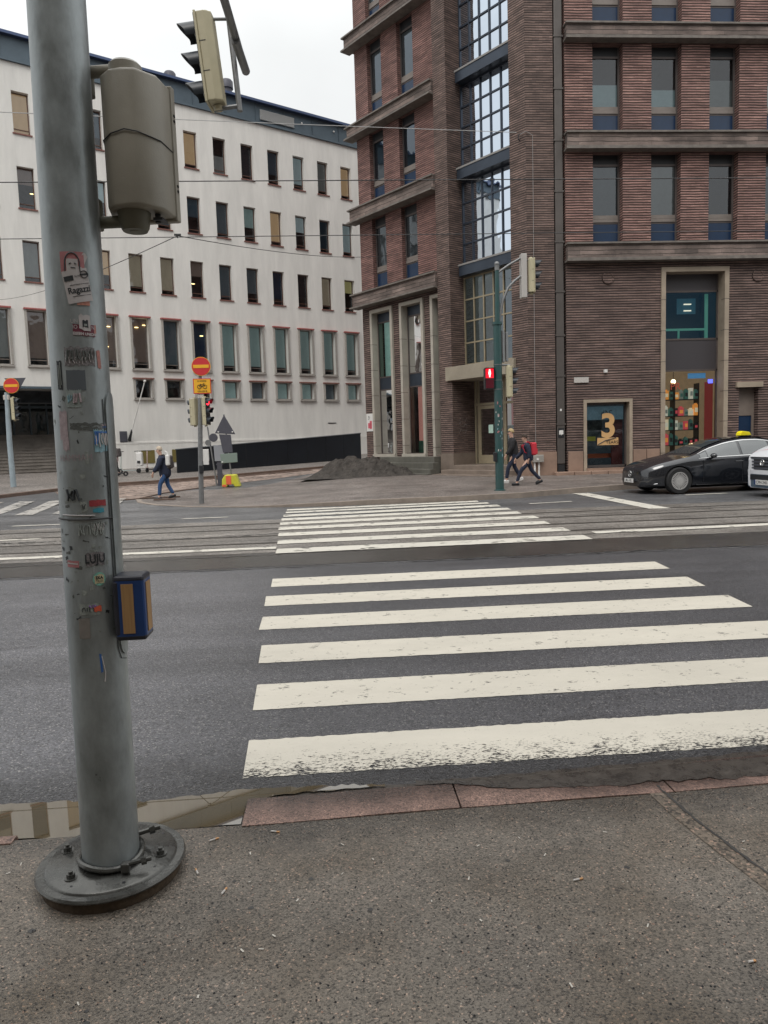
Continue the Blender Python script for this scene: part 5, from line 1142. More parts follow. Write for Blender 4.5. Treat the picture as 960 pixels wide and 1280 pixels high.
sb_ = patch(.078, 1.712, .085, .078, ST['lblue'], 0, .004); scrawl(.078, 1.715, .075, .05, ST['whitep'], 7, sb_, .003); scrawl(.045, 1.72, .015, .06, ST['blue'], 2, sb_, .003); patch(.078, 1.742, .08, .008, ST['blue'], 0, .002, parent=sb_, name='print', lift=.003)
sl = wrap_text('HAMMAM', .034, -.045, 1.653, 0, ST['lpink'], PT, .0016, .95, 'sticker'); patch(.004, 1.652, .014, .046, ST['palegrey'], 0, .002, parent=PT)
s8 = patch(.035, 1.490, .068, .022, ST['red'], 0, .002); s9 = patch(.036, 1.463, .045, .016, ST['cyan'], 0, .002)
patch(-.02, 1.48, .026, .036, ST['palegrey'], .2, .004); scrawl(-.02, 1.48, .014, .02, ST['dark'], 2, PT, .0012)
scrawl(-.062, 1.52, .055, .045, ST['dark'], 4, PT, .004)
mb = MB(); mb.tube([cyl(-.17 + .34 * k / 24, 1.437 - .006 * k / 24, .003) for k in range(25)], .0032, 5); mb.build('cable_tie', 'cable', PT, smooth=True)
mb = MB(); mb.tube([cyl(-.12 + .14 * k / 10, 1.452 - .006 * k / 10, .002) for k in range(11)], .002, 5); mb.build('cable_tie', ST['whitep'], PT, smooth=True)
scrawl(.0, 1.398, .10, .05, ST['palegrey'], 10, PT, .0026); scrawl(.03, 1.405, .05, .03, ST['whitep'], 6, PT, .0015)
sk = patch(.01, 1.289, .072, .047, ST['worn'], 0, .003); wrap_text('LUJU', .044, .01, 1.289, 0, ST['dark'], sk, off=.001, sx=.85)
patch(-.083, 1.274, .058, .024, ST['pinkp'], -.05, .001); patch(-.083, 1.276, .05, .005, ST['whitep'], -.05, .001, lift=.003)
# round mint sticker
mb = MB(); c_ = (.021, 1.215)
for k in range(20):
    t0, t1 = 2 * math.pi * k / 20, 2 * math.pi * (k + 1) / 20; mb.face([cyl(c_[0], c_[1], .002), cyl(c_[0] + .025 * math.cos(t0), c_[1] + .025 * math.sin(t0), .002), cyl(c_[0] + .025 * math.cos(t1), c_[1] + .025 * math.sin(t1), .002)])
sc_ = mb.build('sticker', ST['green'], PT)
patch(.021, 1.215, .036, .030, ST['cream'], 0, .003, parent=sc_, name='print', lift=.0028); wrap_text('EKA', .015, .021, 1.220, 0, ST['dark'], sc_, .0036, off=.0005); wrap_text('TALO', .010, .021, 1.208, 0, ST['dark'], sc_, .0036)
s5 = patch(-.024, 1.107, .082, .042, ST['palegrey'], 0, .002); scrawl(-.03, 1.107, .05, .02, ST['dark'], 5, s5, .0016); patch(.008, 1.107, .028, .020, cmat('sticker_bright_red', (.7, .13, .07), .6), 0, .004, parent=s5, name='print', lift=.003)
scrawl(-.01, 1.118, .03, .012, cmat('violet_print', (.25, .1, .4), .6), 3, s5, .0016)
patch(-.049, 1.038, .046, .075, cmat('sticker_residue_warm', (.23, .21, .19), .8, var=.3, vs=30), 0, .002)
patch(.008, .905, .008, .070, ST['blue'], .05, .002); mb = MB(); mb.tube([cyl(.012, .93, .002), cyl(.022, .87, .003), cyl(.018, .835, .003)], .0022, 4); mb.build('torn_paper', ST['whitep'], PT)
for (u, z) in ((.118, 1.60), (.125, 1.56), (.12, 1.52), (.118, 1.47), (.122, 1.33), (.118, 1.30), (.10, 1.63)): patch(u, z, .012, .032, random.choice([ST['whitep'], ST['palegrey']]), 0, .005)
patch(.112, 1.548, .018, .016, ST['dark'], 0, .001)
for i in range(100):
    patch(random.uniform(-.15, .10), random.uniform(1.0, 1.88), random.uniform(.005, .034) * random.random() ** .4, random.uniform(.003, .020) * random.random() ** .5, random.choice([ST['palegrey'], ST['tapeg'], ST['dark'], ST['palegrey']]), random.uniform(-.5, .5), .002, name='sticker_residue', lift=.0013)
# push-button box
BX = MB(); BX.box(-.066, .066, -.055, .075, -.128, .128); bx = BX.build('push_button_box', 'boxblue', PT, loc=(.160, -.06, 1.083), bevel=.016, bseg=3); bx.scale = (.84, .85, .93)
q = MB(); q.box(-.030, .020, -.0578, -.052, -.099, .096); q.build('tan_strip', 'wood', bx); q = MB(); q.box(.060, .0688, -.025, .045, -.099, .096); q.build('tan_strip', 'wood', bx)
q = MB(); q.box(-.0668, .0668, -.0558, .0758, .095, .1295); q.build('box_lid', 'boxdark', bx, bevel=.0165, bseg=3); q = MB(); q.box(-.0668, .0668, -.0558, .0758, -.1295, -.098); q.build('box_foot', 'boxdark', bx, bevel=.0165, bseg=3)
q = MB(); q.box(-.0675, -.036, -.0565, .05, -.112, .112); q.build('box_side', 'boxdark', bx, bevel=.012)
# pedestrian signal head seen from behind
HB = MB(); out_ = [(-.125, .115), (-.135, .03), (-.11, -.045), (-.06, -.085), (0, -.095), (.05, -.085), (.115, -.01), (.125, .115)]
HB.prism(out_, -.255, .245); hd = HB.build('signal_head', 'beige', PT, loc=(.248, .03, 2.745), rot=(0, 0, rad(-8)), bevel=.013, bseg=3); hd.scale = (.86, .9, .93)
for q_ in hd.data.polygons: q_.use_smooth = True
q = MB(); q.prism([(-.131, .10), (.131, .10), (.135, .135), (-.135, .135)], -.265, .255); q.build('door_flange', 'beige2' if False else 'beige', hd, bevel=.006)
q = MB(); pr_ = [(x * 1.012, y * 1.02 - .001) for x, y in out_]; q.tube([(x, y - .0015, .0 + .02 * (1 - abs(x) / .13)) for x, y in pr_], .0026, 5); q.build('seam', 'black', hd)
q = MB(); q.lathe([(0, .295), (.056, .295), (.066, .285), (.068, .235), (0, .235)], c=(-.02, .0), n=28); q.build('top_hub', 'beige', hd, smooth=True)
q = MB(); q.lathe([(0, -.325), (.05, -.325), (.058, -.312), (.070, -.245), (0, -.245)], c=(-.02, .0), n=28); q.build('bottom_hub', 'beigedk', hd, smooth=True)
q = MB(); q.lathe([(0, -.328), (.02, -.328), (.03, -.322)], c=(-.02, 0), n=16); q.build('hub_plug', 'beigedk', hd)
for z_, nm in ((.275, 'beige'), (-.285, 'beigedk')):
    q = MB(); q.tube([(-.20, .0, z_), (-.06, .0, z_)], .023, 14); q.build('bracket_arm', nm, hd, smooth=True)
q = MB(); q.box(-.205, -.17, -.03, .04, .19, .30); q.build('bracket_plate', 'beigedk', hd, bevel=.008); q = MB(); q.box(-.205, -.17, -.03, .04, -.31, -.19); q.build('bracket_plate', 'beigedk', hd, bevel=.008)
for z_ in (.14, .12, -.13, -.15): q = MB(); q.box(.131, .137, .11, .122, z_, z_ + .008); q.build('screw', 'black', hd)
q = MB(); q.tube([(.07, .03, -.255), (.07, .03, -.29)], .012, 6); q.box(.06, .1, .0, .06, -.285, -.275); q.build('cable_gland', 'black', hd)
# mast arm with a three-lamp head over the road
mb = MB(); mb.tube([(0, 0, 5.3), (0, .12, 5.47), (.01, .4, 5.48), (.19, 5.22, 5.48)], [.06, .052, .048, .034], 16); mb.build('mast_arm', 'galv2', PT, smooth=True)
mb = MB(); mb.tube([(.16, 4.55, 5.455), (.19, 5.2, 5.48)], .043, 12); mb.build('arm_collar', 'galv2', PT, smooth=True)
# generic three-lamp head: lamps face -y, back at y>=0, height 3*.29
def head3(parent, loc, rz, m='beige2', lit=None, n=3, sc=1., tilt=0.):
    hh = .29 * n
    q = MB(); q.prism([(-.13, -.02), (-.13, .06), (-.085, .13), (.085, .13), (.13, .06), (.13, -.02)], -hh / 2, hh / 2)
    o = q.build('signal_head', m, parent, loc=loc, rot=(0, tilt, rz), bevel=.012); o.scale = (sc, sc, sc)
    q = MB(); q.box(-.137, .137, -.045, -.02, -hh / 2 - .008, hh / 2 + .008); q.build('front_door', m, o, bevel=.006)
    q = MB(); q.box(-.12, .12, -.052, -.045, -hh / 2 + .01, hh / 2 - .01); q.build('black_front', 'black', o)
    q = MB(); q.lathe([(0, -hh / 2 - .05), (.045, -hh / 2 - .05), (.05, -hh / 2 - .01), (0, -hh / 2 - .01)], c=(0, .05), n=16); q.lathe([(0, hh / 2 + .045), (.04, hh / 2 + .045), (.05, hh / 2 + .01), (0, hh / 2 + .01)], c=(0, .05), n=16); q.build('hub', m, o, smooth=True)
    for i in range(n):
        z = hh / 2 - .145 - .29 * i
        q = MB(); ns = 14
        for k in range(ns):
            t0, t1 = math.pi * (-.16 + 1.32 * k / ns), math.pi * (-.16 + 1.32 * (k + 1) / ns)
            def pt(t, y, r=.108): return (r * math.cos(t), y, z + r * math.sin(t))
            l0, l1 = -.05 - .20 * (.55 + .45 * max(0, math.sin(t0))), -.05 - .20 * (.55 + .45 * max(0, math.sin(t1)))
            q.face([pt(t0, -.05), pt(t1, -.05), pt(t1, l1), pt(t0, l0)]); q.face([pt(t0, -.05, .102), pt(t1, -.05, .102), pt(t1, l1, .102), pt(t0, l0, .102)]); q.face([pt(t0, l0), pt(t1, l1), pt(t1, l1, .102), pt(t0, l0, .102)])
        v = q.build('visor', 'visor', o, smooth=True)
        q = MB(); q.T = Matrix.Translation((0, -.054, z)) @ Matrix.Rotation(rad(90), 4, 'X'); q.lathe([(.1, 0), (.07, .018), (0, .026)], n=18)
        q.build('lens', 'red_lit' if lit == i else 'lens', o, smooth=True)
    for z in (hh / 2 - .29, hh / 2 - .58): q = MB(); q.box(-.132, .132, -.022, .045, z - .004, z + .004); q.build('seam', 'black', o)
    return o
hh_ = head3(PT, (-.17, 4.98, 5.46), rad(-96), 'beige2', tilt=0, sc=.97); hh_.rotation_euler = (rad(5.5), 0, rad(-96))
mb = MB(); mb.tube([(.135, 4.95, 4.98), (.06, 4.97, 5.97)], .028, 10); mb.tube([(.07, 4.97, 5.86), (-.2, 4.98, 5.86)], .016, 8); mb.tube([(.125, 4.95, 5.03), (-.12, 4.98, 5.01)], .022, 8); mb.build('head_bracket', 'galv2', PT, smooth=True)

# ------------------------------------------------------------------ the other signal and sign poles
def disc(mb, c, r, y, n=28, th=.01):
    mb.T = Matrix.Translation((c[0], y, c[1])) @ Matrix.Rotation(rad(90), 4, 'X'); mb.lathe([(0, 0), (r, 0), (r, th), (0, th)], n=n); mb.T = None
def no_entry(parent, x, z, y, r):
    q = MB(); disc(q, (x, z), r, y); s = q.build('no_entry_sign', 'sign_yellow', parent)
    q = MB(); disc(q, (x, z), r * .95, y - .011, th=.004); q.build('red_disc', 'sign_red', s)
    q = MB(); q.box(x - r * .82, x + r * .82, y - .022, y - .016, z - r * .17, z + r * .17); q.build('yellow_bar', 'sign_yellow', s); return s
MP = thing('traffic_signal_pole', (-3.91, 22.11, GP(-3.91, 22.11) + .01), 'slim grey pole with red no entry sign, yellow bicycle plate and two signal heads', 'signal pole')
mb = MB(); mb.tube([(0, 0, 0), (.05, 0, 1.6), (.14, 0, 3.35), (.2, 0, 4.3)], [.075, .07, .06, .03], 14); mb.build('pole', 'galv2', MP, smooth=True)
no_entry(MP, .22, 4.03, -.09, .275)
q = MB(); q.box(-.04, .48, -.08, -.07, 3.24, 3.68); bs = q.build('bicycle_plate', 'sign_red', MP); q = MB(); q.box(-.015, .455, -.086, -.0805, 3.265, 3.655); q.build('yellow_face', 'sign_yellow', bs)
q = MB(); ring_ = lambda cx, cz, r: [(cx + r * math.cos(t), -.094, cz + r * math.sin(t)) for t in [2 * math.pi * k / 16 for k in range(17)]]
for cx in (.14, .30): q.tube(ring_(cx, 3.44, .055), .007, 5, cap=False)
q.tube([(.14, -.094, 3.44), (.175, -.094, 3.51), (.265, -.094, 3.51), (.22, -.094, 3.44), (.14, -.094, 3.44)], .006, 5); q.tube([(.22, -.094, 3.44), (.17, -.094, 3.53)], .006, 5); q.tube([(.30, -.094, 3.44), (.26, -.094, 3.54), (.29, -.094, 3.545)], .006, 5); q.build('bicycle_symbol', 'black', bs)
def ptext(name, body, size, m, loc, rot, parent, ext=.002, sx=1.):
    return text(name, body, size, m, loc, rot, parent, ext, sx=sx)
ptext('lettering', 'EI KOSKE', .062, 'black', (.22, -.089, 3.605), (rad(90), 0, 0), bs); ptext('lettering', 'GÄLLER EJ', .062, 'black', (.22, -.089, 3.31), (rad(90), 0, 0), bs)
q = MB(); q.box(.06, .24, -.06, .06, 3.1, 3.26); q.build('pole_top_box', 'offwhite', MP, bevel=.02)
head3(MP, (-.10, .12, 2.72), rad(-128), 'beige2', sc=.9); head3(MP, (.30, -.02, 2.73), rad(66), 'beige2', lit=0, sc=.92)
q = MB(); q.box(.12, .28, -.02, .04, 1.15, 1.6); q.build('notice', 'white', MP, bevel=.01)
q = MB(); q.box(.0, .12, -.12, -.02, .9, 1.15); q.build('push_button', 'black', MP, bevel=.02)

LP = thing('traffic_signal_pole', (-12.73, 30.26, GL(-12.73, 30.26) + .11), 'pale blue-grey pole with a no entry sign, at the far left by the wide steps', 'signal pole')
mb = MB(); mb.tube([(0, 0, 0), (-.02, 0, 1.8), (.02, 0, 3.75)], [.11, .1, .085], 14); mb.build('pole', cmat('pale_blue_pole', (.33, .40, .44), .5, var=.2), LP, smooth=True)
no_entry(LP, .27, 4.0, -.12, .3)
q = MB(); q.face([(.0, -.05, 4.3), (.82, -.05, 4.3), (.45, -.05, 3.7)]); q.face([(.0, -.06, 4.3), (.82, -.06, 4.3), (.45, -.06, 3.7)]); q.build('triangle_sign_back', 'sign_grey', LP)
head3(LP, (.30, .0, 3.1), rad(78), 'beige2'); q = MB(); q.box(-.1, .12, -.08, .08, 3.45, 3.65); q.build('pole_top_box', 'offwhite', LP, bevel=.02)

gz = GP(4.88, 21.08) + .012
GPo = thing('traffic_signal_pole', (4.90, 21.08, gz), 'dark green signal pole with two bracket arms and a glowing red pedestrian light', 'signal pole')
mb = MB(); mb.tube([(0, 0, 0), (.0, 0, 4.76)], [.125, .115], 20); mb.tube([(0, 0, 4.76), (0, 0, 4.84)], .14, 20); mb.build('pole', 'greenpole', GPo, smooth=True)
mb = MB(); mb.tube([(.01, 0, 4.84), (.02, 0, 6.35)], [.075, .06], 16); mb.build('upper_pole', 'greenpole', GPo, smooth=True)
mb = MB(); mb.sphere((.02, 0, 6.46), .075); mb.tube([(.02, 0, 6.28), (.02, 0, 6.42)], .07, 12); mb.build('pole_cap', 'galv2', GPo, smooth=True)
mb = MB(); mb.tube([(.02, 0, 6.2), (.35, 0, 6.42), (.72, 0, 6.62)], .035, 10); mb.build('bracket_arm', 'galv2', GPo, smooth=True)
mb = MB(); mb.tube([(.06, 0, 4.86), (.10, 0, 5.1), (.18, 0, 5.45), (.34, 0, 5.8), (.52, 0, 5.98), (.72, 0, 6.12)], .038, 10); mb.build('bracket_arm', 'galv2', GPo, smooth=True)
q = MB(); q.box(.70, .86, -.12, .12, 5.5, 6.72); q.build('back_board', cmat('pale_aluminium', (.46, .44, .42), .5, var=.1), GPo, bevel=.01)
h = head3(GPo, (1.06, 0, 6.12), rad(82), 'beige2', sc=1.08)
q = MB(); q.tube([(.84, 0, 6.55), (1.0, 0, 6.55)], .02, 8); q.tube([(.84, 0, 5.62), (1.0, 0, 5.64)], .02, 8); q.build('head_bracket', 'galv2', GPo, smooth=True)
head3(GPo, (.36, -.02, 3.14), rad(82), 'beige2', sc=1.0)
q = MB(); q.box(.14, .20, -.06, .10, 3.7, 4.6); q.box(.24, .30, -.06, .1, 3.72, 4.55); q.build('detector_panel', cmat('detector_grey', (.22, .23, .24), .5, .2), GPo, bevel=.01)
q = MB(); q.tube([(.08, 0, 3.62), (.36, 0, 3.62)], .03, 8); q.build('bracket_arm', 'galv2', GPo, smooth=True)
for z in (1.98 + 1.2, 2.92, 3.62): q = MB(); q.tube([(0, 0, z), (0, 0, z + .02)], .126, 20); q.build('band', 'galv2', GPo, smooth=True)
q = MB(); q.box(-.41, -.13, -.12, .08, 2.94, 3.54); ph = q.build('pedestrian_signal', 'black', GPo, bevel=.015)
q = MB(); q.box(-.385, -.155, -.126, -.119, 3.25, 3.515); q.build('red_field', 'red_glow', ph); q = MB(); q.box(-.385, -.155, -.126, -.119, 2.965, 3.22); q.build('green_field', cmat('unlit_green_lens', (.10, .01, .02), .3), ph)
q = MB(); y = -.13; q.T = Matrix.Translation((-.27, y, 3.47)); q.sphere((0, 0, 0), .025, sq=(1, .3, 1)); q.T = None
q.prism_y([(-.30, 3.44), (-.305, 3.36), (-.29, 3.35), (-.285, 3.275), (-.255, 3.275), (-.25, 3.35), (-.235, 3.36), (-.24, 3.44)], y - .004, y); q.build('red_man', 'man_lit', ph)
q = MB(); q.box(-.42, -.12, -.26, -.12, 3.52, 3.535); q.box(-.42, -.408, -.22, -.12, 3.22, 3.52); q.build('hood', 'black', ph)
q = MB(); q.box(-.19, -.09, -.14, -.02, .85, 1.12); q.build('push_button', 'black', GPo, bevel=.015)
for i in range(26):
    a = random.uniform(-2.6, -.4); z = random.uniform(.8, 2.6); q = MB(); r = .1265 - .002 * z
    p0 = [(r * math.cos(a + da), r * math.sin(a + da), z + dz) for da, dz in ((0, 0), (random.uniform(.1, .3), random.uniform(-.02, .02)), (random.uniform(.1, .3), random.uniform(.02, .08)), (0, random.uniform(.02, .07)))]
    q.face(p0); q.build('sticker', random.choice(['offwhite', 'offwhite', ST['lblue'], ST['pinkp']]), GPo)
q = MB(); q.lathe([(0, 0), (.18, 0), (.18, .015), (.13, .03), (0, .03)], n=24); q.build('base_plate', 'greenpole', GPo)

# roadworks sign seen from behind, in a yellow rubber foot
RS = thing('roadworks_sign', (-3.97, 29.39, GP(-3.97, 29.39) + .012), 'back of a leaning triangular road sign on a yellow foot beside the cobbles', 'road sign')
mb = MB(); mb.prism_y([(-.36, 0), (-.34, .30), (-.22, .48), (.20, .48), (.36, 0), (.14, 0), (.10, .09), (-.12, .09), (-.16, 0)], -.28, .28); mb.build('foot', 'yellow', RS, bevel=.03)
mb = MB(); mb.box(-.18, .02, -.295, -.27, .10, .44); mb.box(-.34, -.18, -.285, -.27, .02, .1); mb.build('foot_stripe', 'orange', RS)
mb = MB(); mb.tube([(.0, .05, .3), (-.18, .05, 2.85)], .03, 8); mb.build('post', 'galv2', RS, smooth=True)
mb = MB(); mb.prism_y([(-.56, 2.12), (.24, 2.06), (-.17, 2.84)], -.01, .01); mb.build('triangle_sign', 'sign_grey', RS, bevel=.01)
mb = MB(); mb.prism_y([(-.40, 2.08), (.06, 2.05), (.10, 1.35), (-.28, 1.35)], .0, .02); mb.build('lower_plate', 'sign_grey', RS)
mb = MB(); mb.prism_y([(-.40, 1.30), (.27, 1.33), (.27, .96), (-.38, .93)], -.01, .01); mb.build('small_plate', 'sign_green', RS, bevel=.02)
for x, z in ((-.42, 2.17), (.13, 2.15), (-.32, .98)): mb = MB(); mb.sphere((x, -.02, z), .03); mb.build('clip', 'white', RS)
R2 = thing('roadworks_sign', (-4.72, 30.1, GP(-4.72, 30.1) + .012), 'leaning grey post with round sign backs and white sheet, right behind the slim pole', 'road sign')
mb = MB(); mb.tube([(.05, 0, 0), (-.2, 0, 2.4)], .03, 8); mb.build('post', 'galv2', R2, smooth=True)
mb = MB(); disc(mb, (.02, 1.95), .17, -.02); mb.build('round_sign', 'sign_grey', R2)
mb = MB(); disc(mb, (-.2, 1.75), .12, -.05); mb.build('round_sign', 'galv2', R2)
mb = MB(); mb.prism_y([(.0, 1.65), (.42, 1.62), (.40, 1.0), (.02, 1.0)], .0, .02); mb.build('plate', cmat('grey_plate', (.28, .29, .32), .6), R2)
mb = MB(); mb.box(-.48, -.2, -.03, -.01, 1.02, 1.5); mb.build('sheet', 'white', R2)
mb = MB(); mb.box(.1, .3, -.03, .0, .0, .95)
for k in range(5): mb.box(.06, .34, -.035, .0, .05 + .2 * k, .09 + .2 * k)
mb.build('lattice_foot', 'sign_grey', R2)

# heap of dark sand
random.seed(3)
from mathutils import noise
bm = bmesh.new(); nx, ny = 90, 56; grid = []
for j in range(ny + 1):
    row = []
    for i in range(nx + 1):
        u, v = i / nx * 2 - 1, j / ny * 2 - 1; x, y = u * 2.7, v * 1.6
        a = math.exp(-((u + .15) * 1.55) ** 2 - (v * 1.5) ** 2) * 1.05 + .42 * math.exp(-((u + .62) * 3.2) ** 2 - (v * 2) ** 2) + .25 * math.exp(-((u - .45) * 2.6) ** 2 - (v * 2) ** 2)
        n1 = noise.fractal(Vector((x * 1.3, y * 1.3, 3)), .8, 2.1, 6); edge = max(0, 1 - (u * u + v * v) ** 1.6)
        n2_ = noise.fractal(Vector((x * 5, y * 5, 9)), .7, 2.1, 4); z = max(-.05, (a * .74 + n1 * .22 + n2_ * .05) * edge - .02)
        row.append(bm.verts.new((x, y, z)))
    grid.append(row)
for j in range(ny):
    for i in range(nx): bm.faces.new((grid[j][i], grid[j][i + 1], grid[j + 1][i + 1], grid[j + 1][i]))
me = bpy.data.meshes.new('sand_heap'); bm.to_mesh(me); bm.free(); me.materials.append(M['sand'])
o = bpy.data.objects.new('sand_heap', me); COL.objects.link(o); o.location = (1.55, 31.6, GP(1.5, 31.3) + .0); o.rotation_euler = (0, 0, rad(-8))
tag(o, 'heap of dark sand dumped against the brick building\'s corner', 'sand heap')

# overhead wires
def wire(pts, r, m, label, name='overhead_wire', sag=0.):
    P_ = []
    for a, b in zip(pts, pts[1:]):
        a, b = Vector(a), Vector(b)
        for k in range(16):
            t = k / 16; q = a.lerp(b, t); q.z -= sag * 4 * t * (1 - t); P_.append(q)
    P_.append(Vector(pts[-1])); mb = MB(); o_ = P_[0]; mb.tube([p - o_ for p in P_], r, 5); o = mb.build(name, m, None, loc=tuple(o_), smooth=True); return tag(o, label, 'wire')
wire([(-45, 11.4, 5.64), (45, 11.4, 5.56)], .008, 'cable', 'dark tram wire crossing the upper third of the photo', sag=0)
wire([(-45, 14.5, 5.7), (45, 14.5, 5.6)], .008, 'cable', 'dark tram wire just under the grey-beige signal head, lower of two level wires', sag=0)
wire([(7.12, 27.12, 12.64), (-23, 13.2, 8.15)], .011, 'cablew', 'pale cable running left from the hook on the brick pier', sag=.05)
wire([(-2.64, 14, 5.54), (-16.4, 38.9, 9.4)], .008, 'cable', 'thin slanting span wire going down left to the white building', sag=.25)
wire([(-2.64, 14, 5.54), (3.3, 33.0, 9.9)], .008, 'cable', 'thin slanting span wire going right to the brick building', sag=.25)
mb = MB(); mb.tube([(0, 0, 0), (.12, .01, .0)], .02, 6); mb.tube([(.06, 0, 0), (.06, .0, -.06)], .012, 6); o = mb.build('wire_clamp', 'cable', None, loc=(-2.7, 14, 5.56)); tag(o, 'small dark clamp joining the slanting wires', 'wire clamp')

# ------------------------------------------------------------------ vehicles
def lerp_tab(tab, x):
    if x <= tab[0][0]: return tab[0][1]
    for (a, p), (b, q) in zip(tab, tab[1:]):
        if x <= b: t = (x - a) / (b - a); return p + (q - p) * t
    return tab[-1][1]
def smooth_tab(tab, x, h=.12): return (lerp_tab(tab, x - h) + 2 * lerp_tab(tab, x) + lerp_tab(tab, x + h)) / 4
def wheel(parent, x, y, z, r, side, spokes=20, w_=.24, rim='rim'):
    q = MB(); q.T = Matrix.Translation((x, y, z)) @ Matrix.Rotation(rad(90), 4, 'X')
    q.lathe([(r * .66, -w_ / 2), (r * .93, -w_ / 2), (r, -w_ / 2 + .03), (r, w_ / 2 - .03), (r * .93, w_ / 2), (r * .66, w_ / 2), (r * .64, w_ / 2 - .04)], n=40); o = q.build('wheel', 'tyre', parent, smooth=True)
    s = side; fy = y - s * 0
    q = MB(); q.T = Matrix.Translation((x, y + side * w_ * .30, z)) @ Matrix.Rotation(rad(90), 4, 'X'); q.lathe([(0, 0), (r * .66, 0)], n=32); q.build('rim_well', 'black', o)
    q = MB(); q.T = Matrix.Translation((x, y + side * w_ * .44, z)) @ Matrix.Rotation(rad(90), 4, 'X')
    q.lathe([(r * .60, -.012), (r * .67, -.012), (r * .67, .012), (r * .60, .012)], n=40); q.lathe([(0, -.014), (r * .13, -.014), (r * .13, .012), (0, .012)], n=16)
    for k in range(spokes):
        a = 2 * math.pi * k / spokes; c, s_ = math.cos(a), math.sin(a); t = .0085
        q.face([(c * r * .12 - s_ * t, s_ * r * .12 + c * t, .0), (c * r * .12 + s_ * t, s_ * r * .12 - c * t, .0), (c * r * .62 + s_ * t * 1.6, s_ * r * .62 - c * t * 1.6, .0), (c * r * .62 - s_ * t * 1.6, s_ * r * .62 + c * t * 1.6, .0)])
    q.build('rim', rim, o); return o
def car_body(parent, name, m, top, belt, roofw, halfw, bot, L, arches, ar, n=72):
    """closed loft along x: lower body to belt line, then tumblehome up to the roof line"""
    bm = bmesh.new(); rings = []
    for i in range(n + 1):
        x = L * i / n; hw = smooth_tab(halfw, x, .06); zb = smooth_tab(bot, x); zt = smooth_tab(top, x, .1); zl = min(smooth_tab(belt, x), zt - .01); rw_ = min(hw, smooth_tab(roofw, x)) if zt - zl > .05 else hw * .9
        k = min(1, (zt - zl) / .25); ry = hw * (1 - k) * .94 + rw_ * k if zt - zl <= .25 else rw_
        mid = zb + (zl - zb) * .45
        prof = [(hw * .80, zb), (hw * .96, zb + .07), (hw, mid), (hw * .985, zl - .07), (hw * .95, zl), ((hw * .95 * .45 + ry * .55), zl + (zt - zl) * .55), (ry, zl + (zt - zl) * .88), (ry * .85, zt - .012 * min(1, k + .3)), (ry * .45, zt + .012), (0, zt + .018)]
        pts = prof + [(-a, b) for a, b in reversed(prof[:-1])]
        rings.append([bm.verts.new((x, a, b)) for a, b in pts])
    m_ = len(rings[0])
    for a, b in zip(rings, rings[1:]):
        for k in range(m_): bm.faces.new((a[k], a[(k + 1) % m_], b[(k + 1) % m_], b[k]))
    bm.faces.new(rings[0]); bm.faces.new(list(reversed(rings[-1]))); bmesh.ops.recalc_face_normals(bm, faces=bm.faces)
    me = bpy.data.meshes.new(name); bm.to_mesh(me); bm.free(); me.materials.append(M[m] if isinstance(m, str) else m); me.materials.append(M['black'])
    o = bpy.data.objects.new(name, me); COL.objects.link(o); cut = []
    for ax in arches:
        q = MB(); q.T = Matrix.Translation((ax, 0, ar - .03)) @ Matrix.Rotation(rad(90), 4, 'X'); q.lathe([(0, -1.3), (ar, -1.3), (ar, 1.3), (0, 1.3)], n=40); c = q.build('cut', 'black'); cut.append(c)
        md = o.modifiers.new('b', 'BOOLEAN'); md.operation = 'DIFFERENCE'; md.object = c; md.solver = 'EXACT'
    dg = bpy.context.evaluated_depsgraph_get(); dg.update(); me2 = bpy.data.meshes.new_from_object(o.evaluated_get(dg)); bpy.data.objects.remove(o)
    for c in cut: bpy.data.objects.remove(c)
    q = bpy.data.objects.new(name, me2); COL.objects.link(q); q.parent = parent
    bm = bmesh.new(); bm.from_mesh(me2)
    for f_ in bm.faces: f_.smooth = True
    for e_ in bm.edges:
        if len(e_.link_faces) == 2 and e_.calc_face_angle(0) > rad(35): e_.smooth = False
    bm.to_mesh(me2); bm.free(); return q
# black saloon: x=0 nose, y=-.95 is the side towards us
CT = thing('parked_car', (8.45, 20.12, 0), 'glossy black saloon taxi with yellow roof light, stopped by the far kerb', 'car', rz=rad(3.5))
top = [(0, .60), (.08, .72), (.4, .84), (.9, .95), (1.35, 1.03), (1.9, 1.27), (2.4, 1.42), (2.9, 1.49), (3.4, 1.49), (4.0, 1.38), (4.6, 1.18), (5.0, 1.05), (5.2, .9)]
belt = [(0, .60), (.5, .80), (1.2, .93), (2, .97), (3, .99), (4, 1.02), (4.7, 1.04), (5.2, .9)]
halfw = [(0, .50), (.06, .68), (.2, .82), (.5, .91), (1, .955), (2, .965), (4.2, .965), (4.9, .88), (5.2, .7)]
roofw = [(0, .6), (1.3, .78), (2, .70), (2.6, .64), (3.6, .64), (4.6, .62), (5.2, .55)]
bot = [(0, .22), (.3, .17), (1.5, .16), (4, .17), (5.2, .3)]
cb = car_body(CT, 'body', 'carpaint', top, belt, roofw, halfw, bot, 5.2, (.92, 4.13), .40)
for x in (.92, 4.13):
    for s in (-1, 1): wheel(CT, x, s * .86, .365, .365, s, 28)
q = MB(); q.box(.5, 4.6, -.6, .6, .14, .5); q.build('underbody', 'black', CT)
